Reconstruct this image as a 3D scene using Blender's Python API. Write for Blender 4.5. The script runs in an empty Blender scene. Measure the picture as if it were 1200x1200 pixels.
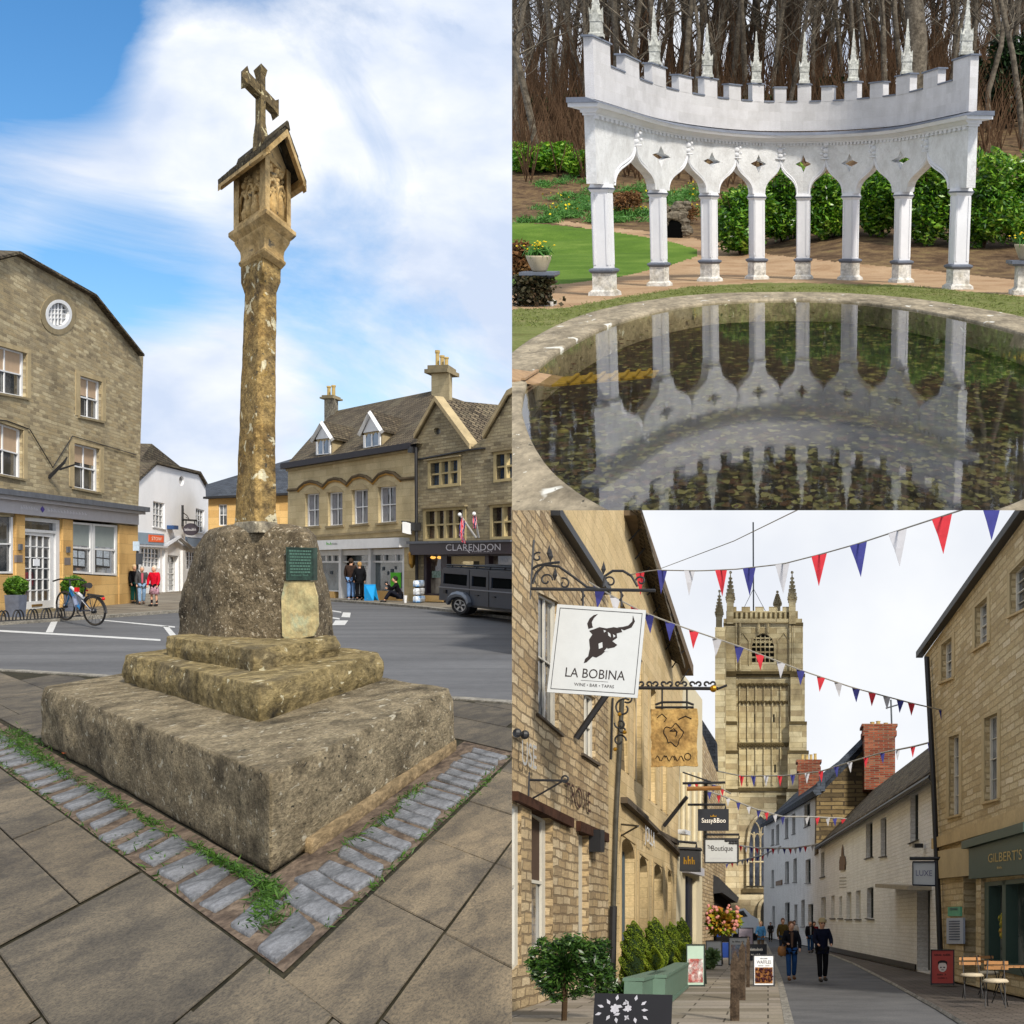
import bpy, bmesh, math, random
import numpy as np
from mathutils import Vector, Matrix, noise
from mathutils.geometry import tessellate_polygon
V = Vector
R = math.radians
# ---------------------------------------------------------------- camera model
# One camera. Each of the three places stands on its own ground plane:
# 1 = market square, 2 = garden pool, 3 = shopping street below it.
F, XP, YP = 1500.0, 900.0, 663.0
CAMZ = 1.6
HC = {1: 1.6, 2: 5.0, 3: 1.6}
HY = {1: 663.0, 2: 264.0, 3: 1082.0}
ROT = {p: Matrix.Rotation(math.atan((YP - HY[p]) / F), 4, 'X') for p in HY}
ROTI = {p: ROT[p].inverted() for p in ROT}
CAM_SCALE = {1: 1.0, 2: 6.0, 3: 1.0}     # scale about the camera: the garden is enlarged and so stands farther off
PM = {p: Matrix.Translation((0, 0, CAMZ)) @ ROT[p] @ Matrix.Translation((0, 0, -HC[p] * CAM_SCALE[p])) @ Matrix.Scale(CAM_SCALE[p], 4) for p in HY}
PMI = {p: PM[p].inverted() for p in PM}
def ray(p, px, py):
 return ROTI[p] @ V(((px - XP) / F, 1, (YP - py) / F))
def G(p, px, py, z=0.0):
 d = ray(p, px, py); t = (z - HC[p]) / d.z
 return V((0, 0, HC[p])) + d * t
def AT(p, px, py, Y):
 d = ray(p, px, py); t = Y / d.y
 return V((0, 0, HC[p])) + d * t
def pix(p, v):
 w = PM[p] @ V(v) - V((0, 0, CAMZ))
 return XP + F * w.x / w.y, YP - F * w.z / w.y
rng = random.Random(7)
sc = bpy.context.scene
COL = sc.collection
# ---------------------------------------------------------------- node materials
def srgb(c):
 if isinstance(c, str):
  c = c.lstrip('#'); c = [int(c[i:i + 2], 16) / 255 for i in (0, 2, 4)]
 return tuple((x / 12.92 if x <= .04045 else ((x + .055) / 1.055) ** 2.4) * ALB[0] for x in c[:3]) + (1,)
MATS = {}
ALB = [1.04]     # all stated paint and stone tones are taken this much darker
TY = [.37]      # texture scale along the depth axis, offsetting geometry stretched away from the camera
class NT:
 def __init__(s, name):
  s.m = bpy.data.materials.new(name); s.m.use_nodes = True
  s.t = s.m.node_tree; s.t.nodes.clear()
  s.out = s.n('ShaderNodeOutputMaterial')
 def n(s, ty, **k):
  nd = s.t.nodes.new(ty)
  for a, b in k.items():
   if a in nd.bl_rna.properties: setattr(nd, a, b)
   else: nd.inputs[a.replace('_', ' ')].default_value = b
  return nd
 def co(s):
  m = s.n('ShaderNodeMapping'); m.inputs['Scale'].default_value = (1, TY[0], 1); s.l(s.n('ShaderNodeTexCoord').outputs['Object'], m.inputs[0]); return m.outputs[0]
 def l(s, a, b): s.t.links.new(a, b)
 def ramp(s, fac, stops):
  r = s.n('ShaderNodeValToRGB'); e = r.color_ramp.elements
  while len(e) < len(stops): e.new(.5)
  for q, (p, c) in zip(e, stops): q.position = p; q.color = c if len(c) == 4 else tuple(c) + (1,)
  s.l(fac, r.inputs[0]); return r.outputs[0]
 def mix(s, a, b, fac=1.0, mode='MIX'):
  m = s.n('ShaderNodeMix', data_type='RGBA', blend_type=mode)
  for i, x in ((6, a), (7, b)):
   if isinstance(x, tuple): m.inputs[i].default_value = x
   else: s.l(x, m.inputs[i])
  if isinstance(fac, float): m.inputs[0].default_value = fac
  else: s.l(fac, m.inputs[0])
  return m.outputs[2]
 def noise(s, co, scale, detail=6, rough=.6, dist=0.0):
  n = s.n('ShaderNodeTexNoise', Scale=scale, Detail=detail, Roughness=rough, Distortion=dist)
  if co is not None: s.l(co, n.inputs['Vector'])
  return n.outputs[0]
 def bsdf(s, color, rough=.8, spec=.3, metal=0.0, bump=None, bstr=.4, bdist=.02, **k):
  b = s.n('ShaderNodeBsdfPrincipled')
  b.inputs['Specular IOR Level'].default_value = spec
  b.inputs['Metallic'].default_value = metal
  for x, i in ((color, 'Base Color'), (rough, 'Roughness')):
   if isinstance(x, (tuple, float, int)): b.inputs[i].default_value = x
   else: s.l(x, b.inputs[i])
  for a, q in k.items(): b.inputs[a.replace('_', ' ')].default_value = q
  if bump is not None:
   bp = s.n('ShaderNodeBump', Strength=bstr, Distance=bdist); s.l(bump, bp.inputs['Height']); s.l(bp.outputs[0], b.inputs['Normal'])
  s.l(b.outputs[0], s.out.inputs[0]); return b
def C3(r, g=None, b=None):
 if isinstance(r, str): return srgb(r)
 if isinstance(r, tuple): return (r + (1,))[:4]
 return (r, g, b, 1)
def plain(name, c, rough=.6, spec=.3, metal=0.0, var=.12, scale=3.0, bump=.0, **k):
 """painted / simple surface with slight tone variation and grime"""
 if name in MATS: return MATS[name]
 t = NT(name); co = t.n('ShaderNodeTexCoord').outputs['Object']
 c = C3(c) if isinstance(c, str) else c
 n1 = t.noise(co, scale, 8, .65); n2 = t.noise(co, scale * 14, 4, .6)
 d = tuple(x * (1 - var * 1.6) for x in c[:3]) + (1,); l = tuple(min(1, x * (1 + var)) for x in c[:3]) + (1,)
 col = t.ramp(n1, [(.3, d), (.55, c), (.75, l)])
 col = t.mix(col, t.ramp(n2, [(.3, (1 - var,) * 3), (.7, (1, 1, 1))]), 1.0, 'MULTIPLY')
 t.bsdf(col, rough, spec, metal, n2 if bump else None, bump, .01, **k)
 MATS[name] = t.m; return t.m
def mottled(name, cols, scale=4.0, scale2=40.0, rough=.9, bump=.5, bdist=.02, spec=.2, lichen=None, lsc=14.0, lth=.66, dark=.5):
 """weathered stone: several tones over noise, speckle, optional lichen spots"""
 if name in MATS: return MATS[name]
 t = NT(name); co = t.co()
 n1 = t.noise(co, scale, 9, .68, .3); n2 = t.noise(co, scale2, 6, .7); n3 = t.noise(co, scale * 3.3, 6, .7)
 k = len(cols); st = [(.30 + .42 * i / max(1, k - 1), C3(c)) for i, c in enumerate(cols)]
 col = t.ramp(n1, st)
 col = t.mix(col, t.ramp(n2, [(.32, (dark,) * 3), (.6, (1.0,) * 3), (.75, (1.25,) * 3)]), 1.0, 'MULTIPLY')
 col = t.mix(col, t.ramp(n3, [(.34, (.55,) * 3), (.6, (1.12,) * 3)]), 1.0, 'MULTIPLY')
 if lichen:
  vo = t.noise(co, lsc, 3, .55, .6)
  for i, lc in enumerate(lichen):
   m = t.ramp(t.noise(co, lsc * (1 + .7 * i) + i * 3.1, 3, .5, .5), [(lth + .02 * i, (0, 0, 0)), (lth + .02 * i + .035, (1, 1, 1))])
   col = t.mix(col, C3(lc), m)
 hs = t.n('ShaderNodeMath', operation='ADD'); t.l(n3, hs.inputs[0]); t.l(n2, hs.inputs[1])
 t.bsdf(col, rough, spec, 0.0, hs.outputs[0], bump, bdist)
 MATS[name] = t.m; return t.m
def masonry(name, cols, mortar, bw=.4, bh=.16, mw=.012, dist=.03, rough=.9, bump=.6, stain=None, off=.5, big=.5, sq=1.0, smooth=.3, fine=.7, bdist=.03):
 """coursed stone or brick, laid in metres along each face (UV)"""
 if name in MATS: return MATS[name]
 t = NT(name); tc = t.n('ShaderNodeTexCoord'); uv = tc.outputs['UV']; ob = tc.outputs['Object']
 nz = t.n('ShaderNodeTexNoise', Scale=1.0 / max(bh, .05) * .6, Detail=3.0); t.l(uv, nz.inputs['Vector'])
 sub = t.n('ShaderNodeVectorMath', operation='SUBTRACT'); t.l(nz.outputs['Color'], sub.inputs[0]); sub.inputs[1].default_value = (.5, .5, .5)
 scv = t.n('ShaderNodeVectorMath', operation='SCALE'); t.l(sub.outputs[0], scv.inputs[0]); scv.inputs['Scale'].default_value = dist * 2
 ad = t.n('ShaderNodeVectorMath', operation='ADD'); t.l(uv, ad.inputs[0]); t.l(scv.outputs[0], ad.inputs[1])
 br = t.n('ShaderNodeTexBrick', offset=off, squash=sq, squash_frequency=3)
 t.l(ad.outputs[0], br.inputs['Vector'])
 for k, v in (('Scale', 1.0), ('Mortar Size', mw), ('Mortar Smooth', smooth), ('Brick Width', bw), ('Row Height', bh), ('Bias', 0.0)): br.inputs[k].default_value = v
 br.inputs['Color1'].default_value = (0, 0, 0, 1); br.inputs['Color2'].default_value = (1, 1, 1, 1); br.inputs['Mortar'].default_value = (.5, .5, .5, 1)
 k = len(cols); col = t.ramp(br.outputs['Color'], [(.02 + .96 * i / max(1, k - 1), C3(c)) for i, c in enumerate(cols)])
 n1 = t.noise(ob, .6, 8, .65); n2 = t.noise(uv, 18, 5, .7)
 col = t.mix(col, t.ramp(n2, [(.3, (fine,) * 3), (.7, (1.12,) * 3)]), 1.0, 'MULTIPLY')
 col = t.mix(col, C3(mortar), br.outputs['Fac'])
 col = t.mix(col, t.ramp(n1, [(.32, (1 - .5 * big, 1 - .52 * big, 1 - .55 * big)), (.6, (1.05,) * 3)]), 1.0, 'MULTIPLY')
 if stain:
  col = t.mix(col, C3(stain), t.ramp(t.noise(ob, .35, 9, .7, .5), [(.5, (0, 0, 0)), (.72, (.6,) * 3)]))
 inv = t.n('ShaderNodeMath', operation='SUBTRACT'); inv.inputs[0].default_value = 1.0; t.l(br.outputs['Fac'], inv.inputs[1])
 m2 = t.n('ShaderNodeMath', operation='MULTIPLY_ADD'); t.l(n2, m2.inputs[0]); m2.inputs[1].default_value = .6; t.l(inv.outputs[0], m2.inputs[2])
 t.bsdf(col, rough, .2, 0.0, m2.outputs[0], bump, bdist)
 MATS[name] = t.m; return t.m
def leafmat(name, cols, rough=.45, spec=.35, trans=.25, nsc=1.2):
 """leaves: tone differs from leaf to leaf and from clump to clump"""
 if name in MATS: return MATS[name]
 t = NT(name); ge = t.n('ShaderNodeNewGeometry'); co = t.n('ShaderNodeTexCoord').outputs['Object']
 n = t.noise(co, nsc, 4, .6)
 a = t.n('ShaderNodeMath', operation='MULTIPLY_ADD'); t.l(n, a.inputs[0]); a.inputs[1].default_value = .9; a.inputs[2].default_value = -.2
 b = t.n('ShaderNodeMath', operation='MULTIPLY_ADD'); t.l(ge.outputs['Random Per Island'], b.inputs[0]); b.inputs[1].default_value = .6; t.l(a.outputs[0], b.inputs[2])
 k = len(cols); col = t.ramp(b.outputs[0], [(.1 + .8 * i / max(1, k - 1), C3(c)) for i, c in enumerate(cols)])
 bs = t.bsdf(col, rough, spec)
 if trans:
  tr = t.n('ShaderNodeBsdfTranslucent'); t.l(col, tr.inputs[0]); mx = t.n('ShaderNodeMixShader'); mx.inputs[0].default_value = trans
  t.l(bs.outputs[0], mx.inputs[1]); t.l(tr.outputs[0], mx.inputs[2]); t.l(mx.outputs[0], t.out.inputs[0])
 MATS[name] = t.m; return t.m
def emis(name, c, s=1.0):
 if name in MATS: return MATS[name]
 t = NT(name); e = t.n('ShaderNodeEmission'); e.inputs[0].default_value = C3(c); e.inputs[1].default_value = s
 t.l(e.outputs[0], t.out.inputs[0]); MATS[name] = t.m; return t.m
def glass(name='window glass', c=(.02, .024, .028, 1), c2=(.10, .10, .10, 1), rough=.06):
 if name in MATS: return MATS[name]
 t = NT(name); co = t.n('ShaderNodeTexCoord').outputs['Object']
 col = t.ramp(t.noise(co, 1.1, 3, .5), [(.42, c), (.62, c2)])
 t.bsdf(col, rough, .6, 0.0, t.noise(co, 2.0, 2, .5), .08, .05)
 MATS[name] = t.m; return t.m
# ---------------------------------------------------------------- mesh builder
class MB:
 def __init__(s): s.v = []; s.f = []; s.uv = {}; s.sm = False
 def add(s, vs, fs, uvs=None):
  o = len(s.v); s.v += [V(x) for x in vs]
  for i, f in enumerate(fs):
   if uvs: s.uv[len(s.f)] = uvs[i]
   s.f.append(tuple(o + j for j in f))
  return s
 def poly(s, pts): return s.add(pts, [tuple(range(len(pts)))])
 def hexa(s, b, t):
  return s.add(list(b) + list(t), [(3, 2, 1, 0), (4, 5, 6, 7), (0, 1, 5, 4), (1, 2, 6, 5), (2, 3, 7, 6), (3, 0, 4, 7)])
 def slab(s, q, d):
  """polygon q extruded by vector d"""
  n = len(q); q = [V(x) for x in q]; d = V(d)
  s.add(q + [x + d for x in q], [tuple(range(n))[::-1], tuple(range(n, 2 * n))] + [(i, (i + 1) % n, n + (i + 1) % n, n + i) for i in range(n)])
  return s
 def box(s, c, sz, rz=0.0, rx=0.0):
  m = Matrix.Translation(c) @ Matrix.Rotation(rz, 4, 'Z') @ Matrix.Rotation(rx, 4, 'X')
  x, y, z = sz[0] / 2, sz[1] / 2, sz[2] / 2
  p = [m @ V((a, b, cc)) for cc in (-z, z) for a, b in ((-x, -y), (x, -y), (x, y), (-x, y))]
  return s.hexa(p[:4], p[4:])
 def tube(s, pts, r, n=8, cap=True):
  pts = [V(p) for p in pts]; rs = r if isinstance(r, (list, tuple)) else [r] * len(pts)
  vs = []; fs = []; up = None
  for i, p in enumerate(pts):
   d = (pts[min(i + 1, len(pts) - 1)] - pts[max(i - 1, 0)]).normalized()
   if up is None: up = V((0, 0, 1)) if abs(d.z) < .9 else V((1, 0, 0))
   a = d.cross(up); a = a.normalized() if a.length > 1e-6 else V((1, 0, 0)); b = a.cross(d).normalized(); up = b
   for k in range(n):
    t = 2 * math.pi * k / n; vs.append(p + (a * math.cos(t) + b * math.sin(t)) * rs[i])
  for i in range(len(pts) - 1):
   for k in range(n): fs.append((i * n + k, i * n + (k + 1) % n, (i + 1) * n + (k + 1) % n, (i + 1) * n + k))
  if cap: fs += [tuple(range(n))[::-1], tuple(range((len(pts) - 1) * n, len(pts) * n))]
  return s.add(vs, fs)
 def lathe(s, prof, c, n=20, sx=1.0, sy=1.0):
  vs = []; fs = []; c = V(c)
  for r, z in prof:
   for k in range(n):
    t = 2 * math.pi * k / n; vs.append(c + V((r * math.cos(t) * sx, r * math.sin(t) * sy, z)))
  m = len(prof)
  for i in range(m - 1):
   for k in range(n): fs.append((i * n + k, i * n + (k + 1) % n, (i + 1) * n + (k + 1) % n, (i + 1) * n + k))
  fs += [tuple(range(n))[::-1], tuple(range((m - 1) * n, m * n))]
  return s.add(vs, fs)
 def ball(s, c, r, nu=14, nv=9, amp=0.0, seed=0, sc=(1, 1, 1)):
  vs = []; fs = []; c = V(c)
  for j in range(nv + 1):
   ph = math.pi * j / nv
   for i in range(nu):
    t = 2 * math.pi * i / nu; d = V((math.sin(ph) * math.cos(t), math.sin(ph) * math.sin(t), math.cos(ph)))
    k = r * (1 + amp * noise.noise(d * 2.2 + V((seed, 0, 0))))
    vs.append(c + V((d.x * sc[0], d.y * sc[1], d.z * sc[2])) * k)
  for j in range(nv):
   for i in range(nu): fs.append((j * nu + i, (j + 1) * nu + i, (j + 1) * nu + (i + 1) % nu, j * nu + (i + 1) % nu))
  return s.add(vs, fs)
 def grid(s, fn, nu, nv):
  vs = [fn(i / nu, j / nv) for j in range(nv + 1) for i in range(nu + 1)]
  fs = [(j * (nu + 1) + i, j * (nu + 1) + i + 1, (j + 1) * (nu + 1) + i + 1, (j + 1) * (nu + 1) + i) for j in range(nv) for i in range(nu)]
  return s.add(vs, fs)
def rough_hexa(mb, b, t, n=(20, 20, 6), amp=.015, sc=3.0, rnd=.03, seed=0.0, top=True):
 """hexahedron (bottom 4, top 4) as a closed gridded block, edges worn round, surface displaced"""
 b = [V(x) for x in b]; t = [V(x) for x in t]
 cen = sum(b + t, V()) / 8
 def P(u, v, w):
  lo = b[0] * (1 - u) * (1 - v) + b[1] * u * (1 - v) + b[2] * u * v + b[3] * (1 - u) * v
  hi = t[0] * (1 - u) * (1 - v) + t[1] * u * (1 - v) + t[2] * u * v + t[3] * (1 - u) * v
  return lo * (1 - w) + hi * w
 L = [(b[1] - b[0]).length, (b[3] - b[0]).length, (t[0] - b[0]).length]
 cache = {}; idx = {}; vs = []; fs = []
 def vid(i, j, k):
  key = (i, j, k)
  if key in idx: return idx[key]
  u, v, w = i / n[0], j / n[1], k / n[2]
  p = P(u, v, w)
  # rounding: pull in towards edges
  def e(x, l):
   d = min(x, 1 - x) * l
   return max(0, 1 - d / rnd) if rnd > 0 else 0
  q = [e(u, L[0]), e(v, L[1]), e(w, L[2])]
  q.sort(); k2 = q[1] * rnd * .3 + q[0] * rnd * .25
  dirn = (cen - p)
  dirn = V((dirn.x, dirn.y, dirn.z)).normalized()
  ps = V((p.x, p.y * TY[0], p.z)); nn = noise.fractal(ps * sc + V((seed, seed, seed)), .9, 2.1, 5)
  n2 = noise.noise(ps * sc * .35 + V((seed + 9, 0, 0)))
  n3 = noise.turbulence(ps * sc * 2.5 + V((seed, 4, 0)), 3, False)
  p = p + dirn * (k2 + amp * (nn + .8 * n2 + max(0, n3 - .8) * 1.5))
  if w == 0: p.z = P(u, v, w).z
  vs.append(p); idx[key] = len(vs) - 1; return idx[key]
 a, c, d = n
 for i in range(a):
  for j in range(c):
   fs.append((vid(i, j, d), vid(i + 1, j, d), vid(i + 1, j + 1, d), vid(i, j + 1, d)))
   fs.append((vid(i, j, 0), vid(i, j + 1, 0), vid(i + 1, j + 1, 0), vid(i + 1, j, 0)))
 for k in range(d):
  for i in range(a):
   fs.append((vid(i, 0, k), vid(i + 1, 0, k), vid(i + 1, 0, k + 1), vid(i, 0, k + 1)))
   fs.append((vid(i, c, k), vid(i, c, k + 1), vid(i + 1, c, k + 1), vid(i + 1, c, k)))
  for j in range(c):
   fs.append((vid(0, j, k), vid(0, j, k + 1), vid(0, j + 1, k + 1), vid(0, j + 1, k)))
   fs.append((vid(a, j, k), vid(a, j + 1, k), vid(a, j + 1, k + 1), vid(a, j, k + 1)))
 return mb.add(vs, fs)
# ---------------------------------------------------------------- objects
MW = {}; PAN = {}; CHK = []; KIDS = {}
def _tag(o, label, cat, group, kind):
 if label: o['label'] = label
 if cat: o['category'] = cat
 if group: o['group'] = group
 if kind: o['kind'] = kind
def mkmesh(name, mb, inv, smooth=None):
 me = bpy.data.meshes.new(name)
 loc = [inv @ v for v in mb.v]
 me.from_pydata(loc, [], mb.f)
 uvl = me.uv_layers.new(name='UVMap')
 d = uvl.data
 for i, p in enumerate(me.polygons):
  if i in mb.uv:
   for li, u in zip(p.loop_indices, mb.uv[i]): d[li].uv = u
   continue
  nn = p.normal
  if abs(nn.z) > .75 or (nn.x == 0 and nn.y == 0):
   for li, vi in zip(p.loop_indices, p.vertices): d[li].uv = (loc[vi].x, loc[vi].y)
  else:
   l = math.hypot(nn.x, nn.y); tx, ty = -nn.y / l, nn.x / l
   sl = math.sqrt(max(.05, 1 - nn.z * nn.z))
   for li, vi in zip(p.loop_indices, p.vertices):
    q = loc[vi]; d[li].uv = ((q.x * tx + q.y * ty) * USC[0], q.z / sl)
 if smooth if smooth is not None else mb.sm:
  me.polygons.foreach_set('use_smooth', [True] * len(me.polygons))
 return me
USC = [1.0]
def thing(name, label, cat, p, base, rz=0.0, group=None):
 o = bpy.data.objects.new(name, None); o.empty_display_size = .2; COL.objects.link(o)
 m = PM[p] @ Matrix.Translation(base) @ Matrix.Rotation(rz, 4, 'Z')
 o.matrix_world = m; MW[o] = m; PAN[o] = p; _tag(o, label, cat, group, None); KIDS[o] = []
 return o
def part(name, mb, mat, par, label=None, smooth=None, kind=None):
 """a mesh given in the place's coordinates, stored as a child of par"""
 m = MW[par]; p = PAN[par]
 me = mkmesh(name, mb, m.inverted() @ PM[p], smooth); me.materials.append(mat)
 o = bpy.data.objects.new(name, me); COL.objects.link(o)
 o.parent = par; MW[o] = m; PAN[o] = p; KIDS[o] = []; KIDS[par].append(o); _tag(o, label, None, None, kind)
 return o
def single(name, mb, mat, p, base=None, label=None, cat=None, group=None, kind=None, rz=0.0, smooth=None):
 """a top-level mesh object"""
 if base is None: base = sum(mb.v, V()) / len(mb.v); base.z = min(v.z for v in mb.v)
 m = PM[p] @ Matrix.Translation(base) @ Matrix.Rotation(rz, 4, 'Z')
 me = mkmesh(name, mb, m.inverted() @ PM[p], smooth); me.materials.append(mat)
 o = bpy.data.objects.new(name, me); COL.objects.link(o); o.matrix_world = m
 MW[o] = m; PAN[o] = p; KIDS[o] = []; _tag(o, label, cat, group, kind); return o
def dup(o, base, rz=0.0, s=1.0, label=None, group=None, tilt=0.0):
 p = PAN[o]; m = PM[p] @ Matrix.Translation(base) @ Matrix.Rotation(rz, 4, 'Z') @ Matrix.Rotation(tilt, 4, 'X') @ Matrix.Scale(s, 4)
 def rec(src, par):
  c = src.copy(); COL.objects.link(c); MW[c] = m; PAN[c] = p; KIDS[c] = []
  if par is None: c.matrix_world = m
  else: c.parent = par; KIDS[par].append(c)
  for k in KIDS[src]: rec(k, c)
  return c
 r = rec(o, None)
 if label: r['label'] = label
 if group: r['group'] = group
 return r
# ---------------------------------------------------------------- facades
class Fac:
 def __init__(s, p, A, B):
  s.p = p; s.a = G(p, *A); s.b = G(p, *B); s.u = s.b - s.a; s.u.z = 0; s.L = s.u.length; s.u.normalize()
  n = V((s.u.y, -s.u.x, 0)); c = V((0, 0, HC[p])) - s.a
  s.n = n if n.dot(c) > 0 else -n
 def pt(s, px, py, off=0.0, dep=0.0):
  """pixel on the wall plane moved out by off (seen straight), or pushed out by dep along the normal"""
  d = ray(s.p, px, py); o = V((0, 0, HC[s.p]))
  t = (s.a + s.n * off - o).dot(s.n) / d.dot(s.n)
  return o + d * t + s.n * dep
 def q(s, sp, off=0.0):
  x0, a0, b0, x1, a1, b1 = sp
  return Qd(s, [s.pt(x0, b0, off), s.pt(x1, b1, off), s.pt(x1, a1, off), s.pt(x0, a0, off)], sp)
class Qd:
 """a quadrilateral on a facade: s left to right, t bottom to top, o out of the wall"""
 def __init__(s, fac, c, sp=None): s.f = fac; s.c = c; s.n = fac.n; s.sp = sp
 def P(s, u, v, o=0.0):
  a, b, c, d = s.c
  return (a * (1 - u) + b * u) * (1 - v) + (d * (1 - u) + c * u) * v + s.n * o
 def bar(s, mb, u0, u1, v0, v1, o0, o1):
  mb.hexa([s.P(u0, v0, o0), s.P(u1, v0, o0), s.P(u1, v0, o1), s.P(u0, v0, o1)], [s.P(u0, v1, o0), s.P(u1, v1, o0), s.P(u1, v1, o1), s.P(u0, v1, o1)])
  return mb
 def pane(s, mb, u0, u1, v0, v1, o, th=.01):
  return s.bar(mb, u0, u1, v0, v1, o - th, o)
 def wpx(s): return abs(s.sp[3] - s.sp[0])
 def hpx(s): return abs((s.sp[2] - s.sp[1] + s.sp[5] - s.sp[4]) / 2)
def hole(sp): x0, a0, b0, x1, a1, b1 = sp; return [(x0, a0), (x1, a1), (x1, b1), (x0, b0)]
def archhole(sp, k=.35, n=6, pointed=False):
 """opening with an arched head; k = arch rise as share of the height"""
 x0, a0, b0, x1, a1, b1 = sp; pts = [(x0, b0)]
 for i in range(n * 2 + 1):
  t = i / (2 * n); x = x0 + (x1 - x0) * t; top = a0 + (a1 - a0) * t; bot = b0 + (b1 - b0) * t
  s = abs(2 * t - 1)
  r = (1 - math.sqrt(max(0, 1 - s * s))) if not pointed else 1 - math.sqrt(max(0, 1 - ((s + .35) / 1.35) ** 2)) / math.sqrt(1 - (.35 / 1.35) ** 2)
  pts.append((x, top + (bot - top) * k * r))
 pts.append((x1, b1)); return pts
def wallmesh(fac, outline, holes=(), depth=4.0, reveal=.25, off=0.0, back=True):
 mb = MB(); n = fac.n
 loops = [[fac.pt(x, y, off) for x, y in outline]] + [[fac.pt(x, y, off) for x, y in h] for h in holes]
 flat = [[V((q.dot(fac.u), q.z, 0)) for q in l] for l in loops]
 tris = tessellate_polygon(flat); allp = [q for l in loops for q in l]
 vs = allp; fs = []
 for t in tris:
  a, b, c = (vs[i] for i in t)
  if (b - a).cross(c - a).dot(n) < 0: t = (t[0], t[2], t[1])
  fs.append(t)
 mb.add(vs, fs)
 for l in loops[1:]:
  m = len(l); mb.add(l + [q - n * reveal for q in l], [(i, (i + 1) % m, m + (i + 1) % m, m + i) for i in range(m)])
 if depth:
  l = loops[0]; m = len(l); mb.add(l + [q - n * depth for q in l], [((i + 1) % m, i, m + i, m + (i + 1) % m) for i in range(m)] + ([tuple(range(m, 2 * m))] if back else []))
 return mb
def win(fac, par, sp, nx=2, ny=2, fr=1.2, mr=.5, rec=.12, mf=None, mg=None, sill=None, msill=None, sur=None, msur=None, off=0.0, blind=None, mblind=None, sash=True, name='window', plabel=None, curt=None):
 """a window: frame with glazing bars, pane, sill, stone surround. sizes in picture pixels"""
 q = fac.q(sp, off); W, Hh = q.wpx(), q.hpx(); fx, fy = fr / W, fr / Hh; o = -rec
 mb = MB(); d0, d1 = o - .03, o + .03
 q.bar(mb, 0, fx, 0, 1, d0, d1); q.bar(mb, 1 - fx, 1, 0, 1, d0, d1); q.bar(mb, fx, 1 - fx, 0, fy, d0, d1); q.bar(mb, fx, 1 - fx, 1 - fy, 1, d0, d1)
 mx, my = mr / W / 2, mr / Hh / 2
 for i in range(1, nx):
  u = fx + (1 - 2 * fx) * i / nx; q.bar(mb, u - mx, u + mx, fy, 1 - fy, o - .02, o + .015)
 for j in range(1, ny):
  v = fy + (1 - 2 * fy) * j / ny; k = 1.6 if (sash and ny % 2 == 0 and j == ny // 2) else 1
  q.bar(mb, fx, 1 - fx, v - my * k, v + my * k, o - .02, o + .018 + .01 * (k > 1))
 w = part(name, mb, mf, par, plabel)
 g = MB(); q.pane(g, fx * .5, 1 - fx * .5, fy * .5, 1 - fy * .5, o - .035); part('pane', g, mg, w)
 if blind:
  g = MB(); q.pane(g, fx, 1 - fx, 1 - blind, 1 - fy, o - .022, .008); part('blind', g, mblind, w)
 if curt:
  g = MB(); q.pane(g, fx, fx + curt, fy, 1 - fy, o - .024, .008); q.pane(g, 1 - fx - curt, 1 - fx, fy, 1 - fy, o - .024, .008); part('curtain', g, mblind, w)
 if sill:
  g = MB(); q.bar(g, -sill / W, 1 + sill / W, -sill * 1.1 / Hh, -.002, -rec, .07); part('sill', g, msill, w)
 if sur:
  g = MB(); s, t = sur / W, sur / Hh; q.bar(g, -s, 0, 0, 1, -.02, .025); q.bar(g, 1, 1 + s, 0, 1, -.02, .025); q.bar(g, -s, 1 + s, 1, 1 + t, -.02, .028); part('surround', g, msur, w)
 return w
# ---------------------------------------------------------------- lettering
_TX = {}
def textgeo(s):
 if s in _TX: return _TX[s]
 cu = bpy.data.curves.new('t', 'FONT'); cu.body = s; cu.size = 1; cu.resolution_u = 3
 o = bpy.data.objects.new('t', cu); COL.objects.link(o)
 dg = bpy.context.evaluated_depsgraph_get(); dg.update(); me = bpy.data.meshes.new_from_object(o.evaluated_get(dg))
 vs = [v.co.copy() for v in me.vertices]; fs = [tuple(p.vertices) for p in me.polygons]
 bpy.data.objects.remove(o); bpy.data.curves.remove(cu); bpy.data.meshes.remove(me)
 x0 = min(v.x for v in vs); x1 = max(v.x for v in vs); y0 = min(v.y for v in vs); y1 = max(v.y for v in vs)
 r = ([((v.x - x0) / (x1 - x0), (v.y - y0) / (y1 - y0)) for v in vs], fs); _TX[s] = r; return r
def text(mb, s, Pf, u0, u1, v0, v1, th, serif=False):
 """letters in the unit square of Pf(u, v, out), standing out by th"""
 if s[0] == '~':     # writing too small to read in the photograph: uneven strokes
  r = random.Random(len(s) * 7 + int(v0 * 100)); n = len(s); w = (u1 - u0) / n
  for i in range(n):
   if r.random() < .12: continue
   x = u0 + w * i; h = (v1 - v0) * r.uniform(.55, 1)
   for p in ((x, x + w * .28, v0, v0 + h), (x + w * .28, x + w * .72, v0 + h * .4, v0 + h * .62), (x + w * .5, x + w * .76, v0, v0 + h * .6)): mb.add([Pf(p[0], p[2], th), Pf(p[1], p[2], th), Pf(p[1], p[3], th), Pf(p[0], p[3], th)], [(0, 1, 2, 3)])
  return mb
 vs, fs = textgeo(s); n = len(vs)
 f = [(u0 + (u1 - u0) * x, v0 + (v1 - v0) * y) for x, y in vs]
 a = [Pf(x, y, th) for x, y in f]
 mb.add(a, fs)
 return mb
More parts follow.
